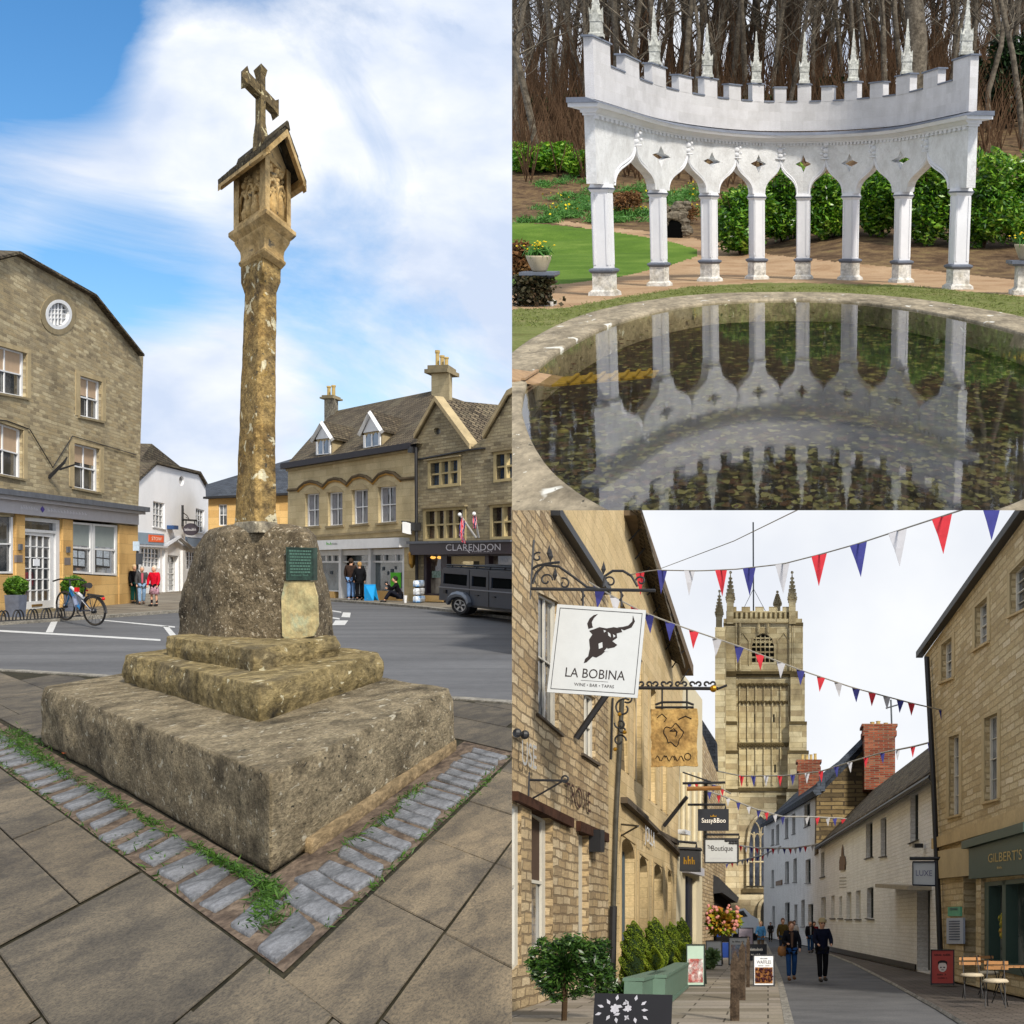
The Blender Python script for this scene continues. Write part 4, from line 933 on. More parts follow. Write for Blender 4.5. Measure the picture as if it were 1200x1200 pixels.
m = MB(); text(m, '~' * 8, lambda u, v, o: bp(216.5 + 13.5 * u, 622 - 3.5 * v, .4 + o * 5), 0, 1, 0, 1, .01); part('lettering', m, plain('letter grey', '#c9c7cc', .5), o_)
m = MB(); q = WBF.q((195.5, 615.5, 620, 201, 616, 620.5)); q.bar(m, 0, 1, 0, 1, .0, .4); single('alarm_box', m, plain('alarm blue', '#2c4a78', .5), 1, None, 'small blue and white alarm box on the white wall', 'alarm box')
# roofs behind
GB = Fac(1, (150, 690.5), (225, 684))
gbt = thing('stone_roofed_building', 'steep dark stone-tiled gable rising behind the white building', 'building', 1, GB.a)
gd = 8
m = MB(); ap = GB.pt(178, 520, 0); l0, r0 = GB.pt(148, 560, 0), GB.pt(218, 552, 0)
m.add([l0, r0, ap, l0 - GB.n * gd, r0 - GB.n * gd, ap - GB.n * gd], [(0, 1, 2), (1, 4, 5, 2), (3, 0, 2, 5), (4, 3, 5)]); part('gable_roof', m, m_tile, gbt)
m = MB(); m.hexa([GB.pt(148, 691), GB.pt(218, 685), GB.pt(218, 685) - GB.n * gd, GB.pt(148, 691) - GB.n * gd], [l0, r0, r0 - GB.n * gd, l0 - GB.n * gd]); part('wall', m, m_cots2, gbt)
SB = Fac(1, (245, 693), (352, 693))
sbt = thing('slate_roofed_building', 'ochre stone building with a blue slate roof glimpsed either side of the cross', 'building', 1, SB.a)
part('wall', wallmesh(SB, [(244, 693), (352, 693), (352, 578), (244, 583)], [hole((256, 591, 616, 266, 591, 616)), hole((337, 612, 640, 345, 612, 640))], 8), m_ashlar, sbt)
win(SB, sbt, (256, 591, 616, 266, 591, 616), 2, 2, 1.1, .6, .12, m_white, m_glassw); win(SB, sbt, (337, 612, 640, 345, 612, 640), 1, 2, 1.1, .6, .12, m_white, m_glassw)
m = MB(); e0, e1_ = SB.pt(241, 583.5, .4), SB.pt(354, 578, .4); r0, r1 = SB.pt(241, 569, 0, -.01), SB.pt(354, 533, 0, 0); r0 = AT(1, 241, 568, e0.y + 5); r1 = AT(1, 354, 534, e0.y + 5); rm_ = AT(1, 300, 551, e0.y + 5)
m.add([e0, e1_, r1, r0, e0 - SB.n * 9, e1_ - SB.n * 9], [(0, 1, 2, 3), (3, 2, 5, 4), (0, 3, 4), (1, 5, 2)]); part('roof', m, m_slate, sbt)
m = MB(); q = SB.q((242, 582.5, 585, 353, 577.5, 580)); q.bar(m, 0, 1, 0, 1, 0, .5); part('gutter', m, m_black, sbt)
USC[0] = .8
# shop with arched upper windows
SF = Fac(1, (375, 700), (490, 705))
sh = thing('arched_window_shop', 'stone shop with four arched upper windows, two gothic dormers and a white fascia', 'building', 1, SF.a)
AW = [(357.7, 579, 617.3, 373.8, 578, 616), (384.3, 577.3, 616.5, 401.3, 576.3, 615), (412.7, 574.5, 614.8, 431, 573.2, 613), (443.3, 571, 613, 464, 569.5, 611)]
part('wall', wallmesh(SF, [(337, 698.4), (489, 705), (488, 521), (337.5, 545)], [hole(x) for x in AW] + [[(345, 646), (475, 643), (475, 704.2), (345, 698.9)]], 9, .3), m_ashl2, sh)
for sp in AW:
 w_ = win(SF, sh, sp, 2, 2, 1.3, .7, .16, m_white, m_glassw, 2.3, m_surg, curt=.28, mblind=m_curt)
 x0, a0, b0, x1, a1, b1 = sp; pts = [(x0 - 1.5, a0)]
 for i in range(9): t_ = i / 8; pts.append((x0 - 1.5 + (x1 - x0 + 3) * t_, a0 + (a1 - a0) * t_ - 7.5 * math.sin(math.pi * t_)))
 pts.append((x1 + 1.5, a1)); m = MB(); m.slab([SF.pt(x, y, .0, .012) for x, y in pts[1:-1]], SF.n * .02); part('arch_infill', m, m_sur, w_)
m = MB(); sc_ = [(337.5, 574.5), (349, 573.5), (351, 571), (357, 566), (364, 564), (371, 565.5), (378.5, 570), (385, 563), (392, 560.8), (399, 562), (406.5, 567.2), (413, 559.5), (421.5, 556.8), (429, 558.5), (436.6, 564.3), (444, 556), (453, 552.8), (462, 554.5), (469.6, 561.3), (487.5, 560)]
m.tube([SF.pt(x, y, .06) for x, y in sc_], .085, 6); part('scalloped_hood', m, plain('dark hood stone', '#5f513a', .9, var=.2), sh)  # hood moulding in a plain dark brown
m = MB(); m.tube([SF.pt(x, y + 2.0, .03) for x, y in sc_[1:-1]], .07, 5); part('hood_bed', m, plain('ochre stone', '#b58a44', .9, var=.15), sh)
for sp, o0, o1, mt, nm in (((336, 543.5, 550, 488, 519, 526), 0, .35, plain('dark eaves', '#25232a', .6), 'eaves_gutter'), ((337.5, 550, 552.5, 488, 526, 528.5), 0, .12, m_sur, 'eaves_band'), ((337.5, 629.5, 632, 487, 619, 621.5), 0, .22, m_surg, 'string_course'), ((337.5, 632, 637, 487, 621.5, 627), 0, .08, m_sur, 'string_band')):
 m = MB(); q = SF.q(sp); q.bar(m, 0, 1, 0, 1, o0, o1); part(nm, m, mt, sh)
m = MB(); q = SF.q((342, 635, 646, 480, 630, 641.3)); q.bar(m, 0, 1, 0, 1, 0, .5); fs_ = part('fascia', m, m_white, sh, 'white shop fascia with small green and grey lettering')
q = SF.q((372, 632.5, 643.5, 480, 630, 641.3)); m = MB(); text(m, '~' * 3, q.P, .225, .29, .38, .74, .505); part('lettering', m, plain('sign green', '#4fae36', .5), fs_); m = MB(); text(m, '~' * 5, q.P, .293, .37, .38, .70, .505); part('lettering', m, plain('sign grey', '#85888c', .5), fs_)
# shopfront glazing
q = SF.q((345, 645, 699, 475, 642.5, 704.2)); m = MB()
def sx(x): return (x - 345) / 130
for x0, x1 in ((0, sx(352)), (sx(402.6), sx(405.4)), (sx(436.4), sx(439.4)), (sx(473), 1)): q.bar(m, x0, x1, 0, 1, -.25, .05)
for x in (384, 391.5): q.bar(m, sx(x - 1), sx(x + 1), .76, .88, -.25, -.1)
for x in (450.5, 463): q.bar(m, sx(x - .5), sx(x + .5), .76, .88, -.25, -.1)
q.bar(m, 0, 1, .88, 1, -.28, -.05); q.bar(m, 0, sx(403), .73, .765, -.25, -.08); q.bar(m, sx(438), 1, .73, .765, -.25, -.08); q.bar(m, sx(405), sx(437), .735, .76, -.25, -.08)
q.bar(m, 0, sx(403), .135, .16, -.25, -.02); q.bar(m, sx(439), 1, .135, .16, -.25, -.02)
q.bar(m, sx(413.5), sx(416.5), .1, .75, -.5, -.3); q.bar(m, sx(427), sx(430.5), .1, .75, -.5, -.3); q.bar(m, sx(413.5), sx(437), .67, .75, -.5, -.3)
sf_ = part('shopfront', m, m_white, sh)
for a_ in ((0, sx(403), .14, .9, -.2), (sx(439), 1, .14, .9, -.2), (sx(405), sx(437), .05, .9, -.48)): m = MB(); q.pane(m, *a_); part('pane', m, glass('shop glass', (.02, .03, .035), (.13, .16, .17)), sf_)
m = MB(); q.bar(m, 0, sx(396), 0, .135, -.25, .0); q.bar(m, sx(440), 1, 0, .135, -.25, .0); part('stall_riser', m, m_ashlar, sh)
m = MB(); q2 = SF.q((453.5, 671, 689, 465.5, 671, 689)); q2.bar(m, 0, 1, 0, 1, -.19, -.17); part('green_poster', m, plain('poster green', '#55c020', .6, var=.04), sf_)
m = MB()
for i in range(26):
 x = rr.uniform(355, 472); y = rr.uniform(657, 690)
 if 402 < x < 440: continue
 q2 = SF.q((x, y, y + rr.uniform(2, 6), x + rr.uniform(1.5, 5), y, y + 4)); q2.bar(m, 0, 1, 0, 1, -.19, -.175)
part('goods_on_show', m, plain('goods', '#54606a', .7, var=.6, scale=14), sf_)
m = MB(); q = SF.q((475.5, 642, 704.3, 489, 641.5, 704.9)); q.bar(m, 0, 1, 0, 1, 0, .08); part('stone_pier', m, m_ashl2, sh)
m = MB(); q = SF.q((441, 692, 703, 474, 693.5, 704)); q.bar(m, 0, 1, 0, 1, 0, .05); part('riser_front', m, m_ashlar, sh)
# roof with hipped left end
m = MB(); e0, e1_ = SF.pt(336, 544, .3), SF.pt(488.5, 519.5, .3); rp0 = SF.pt(391, 482, -5.5); rp1 = SF.pt(507, 458, -5.5); bk0, bk1 = e0 - SF.n * 12, e1_ - SF.n * 12
vl = SF.pt(588.5 / 1.2, 512, .3)
m.add([e0, e1_, rp1, rp0, bk0, bk1], [(0, 1, 2, 3), (0, 3, 4), (3, 2, 5, 4), (1, 5, 2)]); part('roof', m, m_tile, sh)
def dormer(ap, l, r, by, bl, br, name='dormer'):
 F_ = SF; o = -.1; P_ = lambda x, y: F_.pt(x, y, o); m = MB()
 A_, L_, R_ = P_(*ap), P_(*l), P_(*r); BL, BR = P_(bl, by[0]), P_(br, by[1]); TL, TR = P_(bl, l[1] - 2), P_(br, r[1] - 2); d = V((.15, 1, 0)) * 4.0
 m.slab([BL, BR, TR, A_ - V((0, 0, .15)), TL], d); dd = part(name, m, m_sur, sh)
 m = MB(); m.hexa([L_, A_, A_ + d, L_ + d], [q + V((0, 0, .12)) for q in (L_, A_, A_ + d, L_ + d)]); m.hexa([A_, R_, R_ + d, A_ + d], [q + V((0, 0, .12)) for q in (A_, R_, R_ + d, A_ + d)]); part('dormer_roof', m, m_tile, dd)
 m = MB(); m.tube([L_ + F_.n * .1, A_ + F_.n * .1, R_ + F_.n * .1], .12, 4); m.slab([TL + F_.n * .02, TR + F_.n * .02, A_ + F_.n * .02], F_.n * .03); part('bargeboard', m, m_white, dd)
 q_ = F_.q((bl + 1, by[0] - (by[0] - l[1]) * .95, by[0], br - 1, by[1] - (by[1] - r[1]) * .95, by[1]), o); m = MB(); q_.bar(m, 0, .1, 0, 1, .02, .08); q_.bar(m, .9, 1, 0, 1, .02, .08); q_.bar(m, .47, .53, 0, 1, .02, .08); q_.bar(m, 0, 1, 0, .06, .02, .08); part('dormer_frame', m, m_white, dd)
 m = MB()
 for c in (.29, .71): m.slab([q_.P(c - .17, .06, .03), q_.P(c + .17, .06, .03), q_.P(c + .17, .75, .03), q_.P(c + .08, .98, .03), q_.P(c, 1.08, .03), q_.P(c - .08, .98, .03), q_.P(c - .17, .75, .03)], F_.n * .01)
 part('pane', m, glass('blue dormer glass', (.04, .09, .15), (.12, .2, .3)), dd)
dormer((379.5, 496), (367.5, 517), (391.5, 515), (533.5, 532), 371, 389.5)
dormer((436, 484), (423.5, 509.5), (449.8, 506), (525.5, 522), 426.5, 448)
def chimney(F_, par, x0, x1, y0, y1, cap, pots, off=-5.0, mt=None, mp=None, ncol=1, label=None, tilt=0):
 m = MB(); P_ = lambda x, y: F_.pt(x, y, off); w = (P_(x1, y1) - P_(x0, y1)).length; d = V((-.15, 1, 0)) * w * .8
 m.slab([P_(x0, y1), P_(x1, y1), P_(x1, y0), P_(x0, y0)], d); c = part('chimney', m, mt, par, label)
 m = MB(); e = F_.u * (w * .14) * (1 if P_(x1, y1).x > P_(x0, y1).x else -1); b_ = F_.n * w * .14
 for z_a, z_b, k_ in ((y0, y0 - cap * .5, 1.0), (y0 - cap * .5, y0 - cap, .55)):
  lo = [P_(x0, z_a) - e * k_ + b_ * k_, P_(x1, z_a) + e * k_ + b_ * k_]; hi = [P_(x0, z_b) - e * k_ + b_ * k_, P_(x1, z_b) + e * k_ + b_ * k_]
  m.hexa(lo + [lo[1] + d - 2 * b_ * k_, lo[0] + d - 2 * b_ * k_], hi + [hi[1] + d - 2 * b_ * k_, hi[0] + d - 2 * b_ * k_])
 part('chimney_cap', m, MATS['weathered dressed stone'] if 'weathered dressed stone' in MATS else mt, c)
 for px_, ty, r in pots:
  bt = P_(px_, y0 - cap) + d * .45; tp = P_(px_, ty); h = tp.z - bt.z; rr_ = r / F * bt.y
  m = MB(); m.lathe([(rr_ * 1.1, 0), (rr_ * .9, h * .12), (rr_ * .85, h * .8), (rr_ * 1.15, h * .86), (rr_ * 1.1, h), (rr_ * .7, h)], bt, 12); m.sm = False; part('chimney_pot', m, mp, c)
 return c
m_pot = plain('buff pot', '#b29a63', .85, var=.18)
chimney(SF, sh, 380, 392, 467, 494, 4, [(383.5, 451, 2.3), (389, 450, 2.3)], -5, m_grey, m_pot)
chimney(SF, sh, 505.5, 526.5, 437, 486, 9, [(511, 408, 2.6), (516.5, 414, 2.6), (521.5, 416, 2.6)], -5, m_ashl2, m_pot)
# Clarendon building
CF = Fac(1, (489.5, 705), (600, 709.8))
cb = thing('mullioned_building', 'gabled rubble stone building with mullioned windows over a dark plum shopfront', 'building', 1, CF.a)
UW = (505, 543, 569.3, 536.8, 538.8, 566); LW = (499.5, 599.5, 631.5, 543, 597, 630); UR = (582, 533, 562, 612, 529, 558.5); LR = (577.8, 595, 629, 612, 592.5, 628)
rw = [(511.8 + 4.2 * math.cos(t_), 505.4 + 4.4 * math.sin(t_)) for t_ in [2 * math.pi * i / 16 for i in range(16)]]
part('wall', wallmesh(CF, [(489.5, 705), (620, 710.7), (620, 460), (603, 462), (596, 466), (569, 513), (551, 525), (530, 497), (511, 471), (488, 513), (489.5, 560)], [hole(x) for x in (UW, LW, UR, LR)] + [rw, [(497, 651), (612, 649), (612, 709), (497, 704)]], 10, .3), m_cots2, cb)
def mull(F_, par, sp, nx, ny, sur=3.2, mg=None, name='mullioned_window'):
 q = F_.q(sp); W_, H_ = q.wpx(), q.hpx(); m = MB(); s, t_ = sur / W_, sur / H_
 q.bar(m, -s, 0, -t_, 1 + t_, -.2, .03); q.bar(m, 1, 1 + s, -t_, 1 + t_, -.2, .03); q.bar(m, 0, 1, -t_, 0, -.2, .03); q.bar(m, 0, 1, 1, 1 + t_, -.2, .03)
 for i in range(1, nx): q.bar(m, i / nx - 1.3 / W_, i / nx + 1.3 / W_, 0, 1, -.2, -.02)
 for j in range(1, ny): q.bar(m, 0, 1, j / ny - 1 / H_, j / ny + 1 / H_, -.2, -.03)
 w_ = part(name, m, plain('cream mullion stone', '#b8a77c', .9, .1, var=.1), par)
 m = MB(); q.pane(m, 0, 1, 0, 1, -.18); part('pane', m, mg or m_glass, w_)
 m = MB()
 for i in range(nx):
  for k_ in (1, 2): q.bar(m, (i + k_ / 3) / nx - .15 / W_, (i + k_ / 3) / nx + .15 / W_, 0, 1, -.175, -.17)
 for j in range(ny):
  for k_ in range(1, 4): q.bar(m, 0, 1, (j + k_ / 4) / ny - .15 / H_, (j + k_ / 4) / ny + .15 / H_, -.175, -.17)
 part('leading', m, m_black, w_); 
 m = MB(); q.bar(m, -s * 1.6, 1 + s * 1.6, 1 + t_, 1 + t_ + 1.6 / H_, 0, .16); part('hood_mould', m, m_surg, w_); return w_
gl_blue = glass('blue leaded glass', (.03, .05, .08), (.08, .12, .18)); gl_brown = glass('brown leaded glass', (.025, .018, .015), (.10, .06, .05))
mull(CF, cb, UW, 3, 2, 3.2, gl_blue); mull(CF, cb, LW, 4, 2, 3.2, gl_brown); mull(CF, cb, UR, 3, 2, 3.2, gl_blue); mull(CF, cb, LR, 3, 2, 3.2, gl_brown)
m = MB(); m.poly([CF.pt(x, y, -.15) for x, y in rw]); part('round_pane', m, m_glass, cb)
# roofs: each gable runs back; coping on the gable edges
m = MB(); d = -CF.n * 11; cop = MB()
for l in ([(486.5, 514), (511, 470), (552, 526)], [(567, 514), (595.5, 464), (606, 458), (626, 462)]):
 for (x0, y0), (x1, y1) in zip(l, l[1:]):
  p0, p1 = CF.pt(x0, y0, .1), CF.pt(x1, y1, .1); qs = [p0, p1, p1 + d, p0 + d]; m.hexa(qs, [q + V((0, 0, .1)) for q in qs]); cop.hexa([p0 + CF.n * .08, p1 + CF.n * .08, p1 - CF.n * .35, p0 - CF.n * .35], [q + V((0, 0, .22)) for q in (p0 + CF.n * .08, p1 + CF.n * .08, p1 - CF.n * .35, p0 - CF.n * .35)])
part('roof', m, m_tile, cb); part('coping', cop, m_sur, cb)
m = MB(); m.add([CF.pt(530, 494, -2), CF.pt(551, 524, -.3), CF.pt(573, 512, -.3), CF.pt(580, 500, -2), CF.pt(577, 492, -6), CF.pt(560, 499, -6), CF.pt(528, 484, -6)], [(0, 1, 2, 3, 4, 5, 6)]); part('valley_roof', m, m_tile, cb)
m = MB(); q = CF.q((490, 538, 539.6, 551, 526.5, 528)); q.bar(m, 0, 1, 0, 1, 0, .12); q = CF.q((551, 526.5, 528, 569, 524.5, 526)); q.bar(m, 0, 1, 0, 1, 0, .14); part('gutter', m, m_black, cb)
m_plum = plain('dark plum paint', '#2b2029', .45, .4, var=.08)
m = MB(); q = CF.q((490.6, 637.5, 650.3, 612, 635, 649)); q.bar(m, 0, 1, 0, 1, 0, .45); fs_ = part('fascia', m, m_plum, cb, 'dark plum fascia lettered CLARENDON FINE ART')
m = MB(); q2 = CF.q((489.5, 634.6, 637.5, 612, 632.8, 635)); q2.bar(m, 0, 1, 0, 1, 0, .55); part('lead_top', m, m_lead, fs_)
def ff(u, v, o): return CF.pt(522.5 + 64 * u, 645.5 - .6 * u - 7.8 * v, .45 + o)
m = MB(); text(m, 'CLARENDON', ff, 0, 1, 0, 1, .012); text(m, 'FINE ART', ff, .48, .86, -.24, -.06, .012)
for i, u in enumerate([k_ / 9 + .01 for k_ in range(9)]): m.add([ff(u, -.02, .012), ff(u + .07, -.02, .012), ff(u + .07, .04, .012), ff(u, .04, .012)], [(0, 1, 2, 3)]) if i in (3, 5) else None
m.add([ff(.34, .42, .012), ff(.37, .42, .012), ff(.445, -.32, .012), ff(.425, -.32, .012)], [(0, 1, 2, 3)])
part('lettering', m, plain('silver letters', '#c9c6cc', .4, .5, var=.03), fs_)
q = CF.q((497, 650, 704.5, 612, 648.8, 709)); m = MB()
def cx_(x): return (x - 497) / 115
for x0, x1 in ((497, 500.5), (519, 526.5), (571.5, 576)): q.bar(m, cx_(x0), cx_(x1), 0, 1, -.3, .02)
q.bar(m, 0, cx_(519), .0, .17, -.3, 0); q.bar(m, 0, 1, .96, 1, -.3, 0); sf2 = part('shopfront', m, m_plum, cb)
for a_ in ((cx_(500), cx_(519), .17, .96, -.2), (cx_(576), 1, .12, .96, -.2)): m = MB(); q.pane(m, *a_); part('pane', m, glass('gallery glass', (.05, .04, .035), (.25, .22, .18)), sf2)
m = MB(); q.bar(m, cx_(526.5), cx_(538), 0, 1, -.3, -.2); q.bar(m, cx_(560), cx_(571.5), 0, 1, -.3, -.2); q.bar(m, cx_(538), cx_(560), .86, 1, -.3, -.2); part('stone_jamb', m, m_ashl2, cb)
m = MB(); q.bar(m, cx_(538), cx_(560), 0, .86, -1.0, -.8); part('door', m, m_black, cb)
m = MB(); q.bar(m, 0, cx_(523), .0, .13, .02, .1); part('stall_riser', m, m_ashlar, cb)
m = MB()
for x in (507.5, 515.5): c_ = CF.pt(x, 653.2, -.05); m.ball(c_, .10, 10, 7, 0, 0, (1.2, 1.2, .7))
part('lamp', m, emis('lamp amber', (1, .5, .1), .8), sf2)
m = MB(); q2 = CF.q((502, 669, 677, 516, 669, 677)); q2.bar(m, 0, 1, 0, 1, -.19, -.17); part('picture', m, mottled('picture', ['#5c7a66', '#8fa7a0', '#3c4c48'], 4, 20), sf2)
def flag(name, bx0, by0, tx, ty, label, fl):
 t_ = thing(name, label, 'flag', 1, CF.pt(bx0, by0, .1)); b_ = CF.pt(bx0, by0, .1); e = AT(1, tx, ty, b_.y - 1.6)
 m = MB(); m.tube([b_, e], .045, 6); m.ball(e, .08, 8, 6); part('pole', m, m_white, t_)
 m = MB(); v = [];
 for i in range(7):
  for j in range(5):
   s_, w_ = i / 6, j / 4; top = e.lerp(b_, .05 + .2 * w_ * fl); v.append(top + V((.12 * math.sin(j * 2.1 + i), .10 * math.cos(j * 2.3), 0)) * .7 + V((0, 0, -s_ * (.95 if fl > .5 else .5))))
 m.add(v, [(i * 5 + j, i * 5 + j + 1, (i + 1) * 5 + j + 1, (i + 1) * 5 + j) for i in range(6) for j in range(4)])
 t2 = NT('flag ' + name + str(fl)); co = t2.n('ShaderNodeTexCoord').outputs['Object']; wv = t2.n('ShaderNodeTexWave', Scale=2.6, Distortion=4.0); t2.l(co, wv.inputs[0])
 col = t2.ramp(wv.outputs[1], [(.2, C3('#c02438')), (.4, C3('#d8d8dc')), (.6, C3('#b02438')), (.8, C3('#28305e'))]); t2.bsdf(col, .8); part('cloth', m, t2.m, t_)
flag('flag', 557.5, 629.5, 538.8, 603, 'red, white and blue flag hanging from a slanting white pole', 1.0)
flag('flag', 561, 629.5, 555.6, 602, 'furled red and white flag on the steeper pole beside the first', .35)
dp = thing('drainpipe', 'black drainpipe between the white-fascia shop and the plum shop', 'drainpipe', 1, SF.pt(488.5, 704.9, .15))
m = MB(); m.tube([SF.pt(487.5, 524, .2), SF.pt(488.6, 704, .2)], .075, 8); part('pipe', m, m_black, dp)
m = MB(); q = SF.q((486.2, 524, 531, 491, 524, 531)); q.bar(m, 0, 1, 0, 1, .05, .35); q = SF.q((487, 612, 622, 494.5, 613, 622)); q.bar(m, 0, 1, 0, 1, .05, .35); part('hopper', m, m_black, dp)
hsn = thing('hanging_sign', 'small white sign projecting from the corner of the white-fascia shop', 'shop sign', 1, SF.pt(478, 612, .1))
m = MB(); cy = SF.pt(478, 615).y; m.slab([AT(1, x, y, cy - 1) for x, y in ((471.5, 611.5), (479, 613.5), (479, 626), (471.5, 624))], V((.1, .1, 0))); part('sign_panel', m, m_white, hsn)
m = MB(); m.tube([AT(1, 471, 611, cy - 1), AT(1, 483, 612.5, cy)], .04, 5); part('bracket', m, m_black, hsn)
m = MB(); q = SF.q((482.5, 614.5, 621, 488, 614.5, 621)); q.bar(m, 0, 1, 0, 1, 0, .5); single('floodlight', m, m_black, 1, None, 'black floodlight box fixed beside the drainpipe', 'floodlight')
wl = thing('wall_lantern', 'small brass wall lantern on the stone pier of the shop', 'lantern', 1, SF.pt(483, 660, .1)); c_ = SF.pt(482.5, 658, .35)
m = MB(); m.lathe([(.05, -.3), (.16, -.1), (.2, .35), (.05, .55)], c_, 6); part('lantern_body', m, plain('aged brass', '#8b6a2c', .4, .5, .5, var=.3), wl); m = MB(); m.tube([SF.pt(482.5, 652, 0), c_ + V((0, 0, .5))], .04, 5); part('bracket', m, m_black, wl)
# street things
USC[0] = 1
def gp_(px, py): return G(1, px, py, 0)
pz = lambda px, py: gp_(px, py)
man = pz(166, 708.5); person(1, man, 1.9 * man.y / 63, R(35), 'grey-haired man in a dark grey jacket and pale jeans beside the white building', '#4a4a4c', '#7f9dbd', '#b9b4ac', '#4a3a30', coat=.12, stride=.7, lean=.05, inner='#b05060')
red = pz(180.8, 710.5); person(1, red, 1.75 * red.y / 55, R(-10), 'person in a bright red coat and patterned skirt near the white building', '#d0142e', '#241c22', '#d8cfc0', '#1a1718', coat=.18, skirt='#7a3a4a', stride=.15)
thd = pz(157.5, 707); person(1, thd, 1.7 * thd.y / 56, R(60), 'fair-haired person in black half hidden by the corner of the rubble building', '#16161a', '#1c5048', '#cbb38c', '#202020', coat=.1)
s1 = pz(411.3, 703.4); person(1, s1, 2.0 * s1.y / 61, R(180), 'person in a brown jacket and blue jeans looking into the shop window', '#3a2c26', '#6f93c4', '#3b2d22', '#8a8f9a', coat=.05)
s2 = pz(421.3, 703.6); person(1, s2, 1.84 * s2.y / 61, R(200), 'fair-haired person in black standing by the blue pavement sign', '#15161a', '#111114', '#b58e58', '#111114', coat=.1, stride=.2)
st = pz(467, 705.4); person(1, st, 1.9 * st.y / 62, R(-70), 'person in dark clothes sitting on the pavement against the shop', '#17161b', '#1c1e28', '#2a2422', '#111114', sit=True, arms=(.6, .9), bend=(1.2, 1.4))
cup = pz(475, 706.6); m = MB(); m.lathe([(.05, 0), (.08, .32)], cup, 10); single('cup', m, m_white, 1, cup, 'white cup on the pavement beside the seated person', 'cup')
def aboard(p, q4, panel, frame, name, label, depthv, fw=.06, art=None, legs=True, group=None, cat='pavement sign'):
 """folding pavement sign: q4 = bottom-left, bottom-right, top-right, top-left points of the front panel"""
 q4 = [V(x) for x in q4]; base = (q4[0] + q4[1]) / 2; t_ = thing(name, label, cat, p, base, group=group); n = V(depthv)
 Q = Qd(type('o', (), dict(n=-n.normalized()))(), q4); th = .02
 m = MB(); Q.bar(m, 0, 1, 0, 1, -th, 0); part('panel', m, panel, t_)
 m = MB(); Q.bar(m, -fw, 0, -.06, 1 + fw * .6, -th * 1.5, th); Q.bar(m, 1, 1 + fw, -.06, 1 + fw * .6, -th * 1.5, th); Q.bar(m, 0, 1, 1, 1 + fw * .6, -th * 1.5, th); Q.bar(m, 0, 1, -.04, 0, -th * 1.5, th); part('frame', m, frame, t_)
 if legs:
  b = [q4[0] + n, q4[1] + n, q4[2] + n * .1, q4[3] + n * .1]; Q2 = Qd(Q.f, b); m = MB(); Q2.bar(m, 0, 1, 0, .95, -th, th); part('back_panel', m, frame, t_)
 if art: art(Q, t_)
 return t_
bs = [pz(427.8, 703.8), pz(437, 704.0)]; cyv = bs[0].y
def art_b(Q, t_):
 m = MB(); m.add([Q.P(.5 + .17 * math.cos(a_), .45 + .12 * math.sin(a_), .01) for a_ in [2 * math.pi * i / 12 for i in range(12)]], [tuple(range(12))]); part('emblem', m, plain('sign orange', '#e86a3a', .5), t_)
 m = MB(); Q.bar(m, .25, .75, .7, .85, .005, .01); Q.bar(m, .25, .75, .12, .24, .005, .01); part('lettering', m, m_white, t_)
aboard(1, [bs[0], bs[1], V((bs[1].x, cyv, .72)), V((bs[0].x, cyv, .72))], plain('bright blue', '#1793d6', .5, var=.04), MATS['bright blue'], 'pavement_sign', 'bright blue pavement sign with an orange emblem by the shop door', (.1, .5, 0), art=art_b)
wbn = pz(491, 706.3)
hh = (706.3 - 679) / F * wbn.y / 3
for i, (nm, cl) in enumerate((('bottommost blue', '#2b8ed6'), ('white middle', '#dfe4ee'), ('topmost blue', '#2d86cc'))):
 c_ = wbn + V((0, 0, hh * i)); w_ = 4.6 / F * wbn.y * (1.1 - .1 * i); m = MB(); rough_hexa(m, [c_ + V((x * w_, y * .6, .02)) for x, y in ((-1, -1), (1, -1), (1, 1), (-1, 1))], [c_ + V((x * w_ * .95, y * .6, hh * .97)) for x, y in ((-1, -1), (1, -1), (1, 1), (-1, 1))], (10, 8, 8), .05, 2, .3, i * 3.0); m.sm = True
 single('bottled_water_pack', m, mottled('pack ' + cl, [cl, '#e8eef4', cl, cl], 1.6, 8, .3, .2, .02, .6, dark=.8), 1, c_, nm + ' pack of bottled goods in the stack by the drainpipe', 'bottle pack')
# traffic light pole by the white building
pb = pz(161, 708); pt_ = thing('sign_pole', 'grey pole with a small white and blue sign beside the corner of the rubble building', 'sign pole', 1, pb); sc1 = pb.y / F
m = MB(); m.tube([pb, pb + V((0, 0, 70 * sc1))], .05, 8); part('pole', m, plain('grey pole', '#5b5f62', .5, .3, .3), pt_)
m = MB(); m.box(pb + V((0, -.1, 68 * sc1)), (7 * sc1, .06, 11 * sc1)); part('sign_plate', m, plain('sign white blue', '#c3d5e6', .5, var=.15), pt_); m = MB(); m.box(pb + V((3.6 * sc1, -.1, 53 * sc1)), (4 * sc1, .3, 13 * sc1)); part('signal_box', m, plain('box grey', '#474b52', .5), pt_)
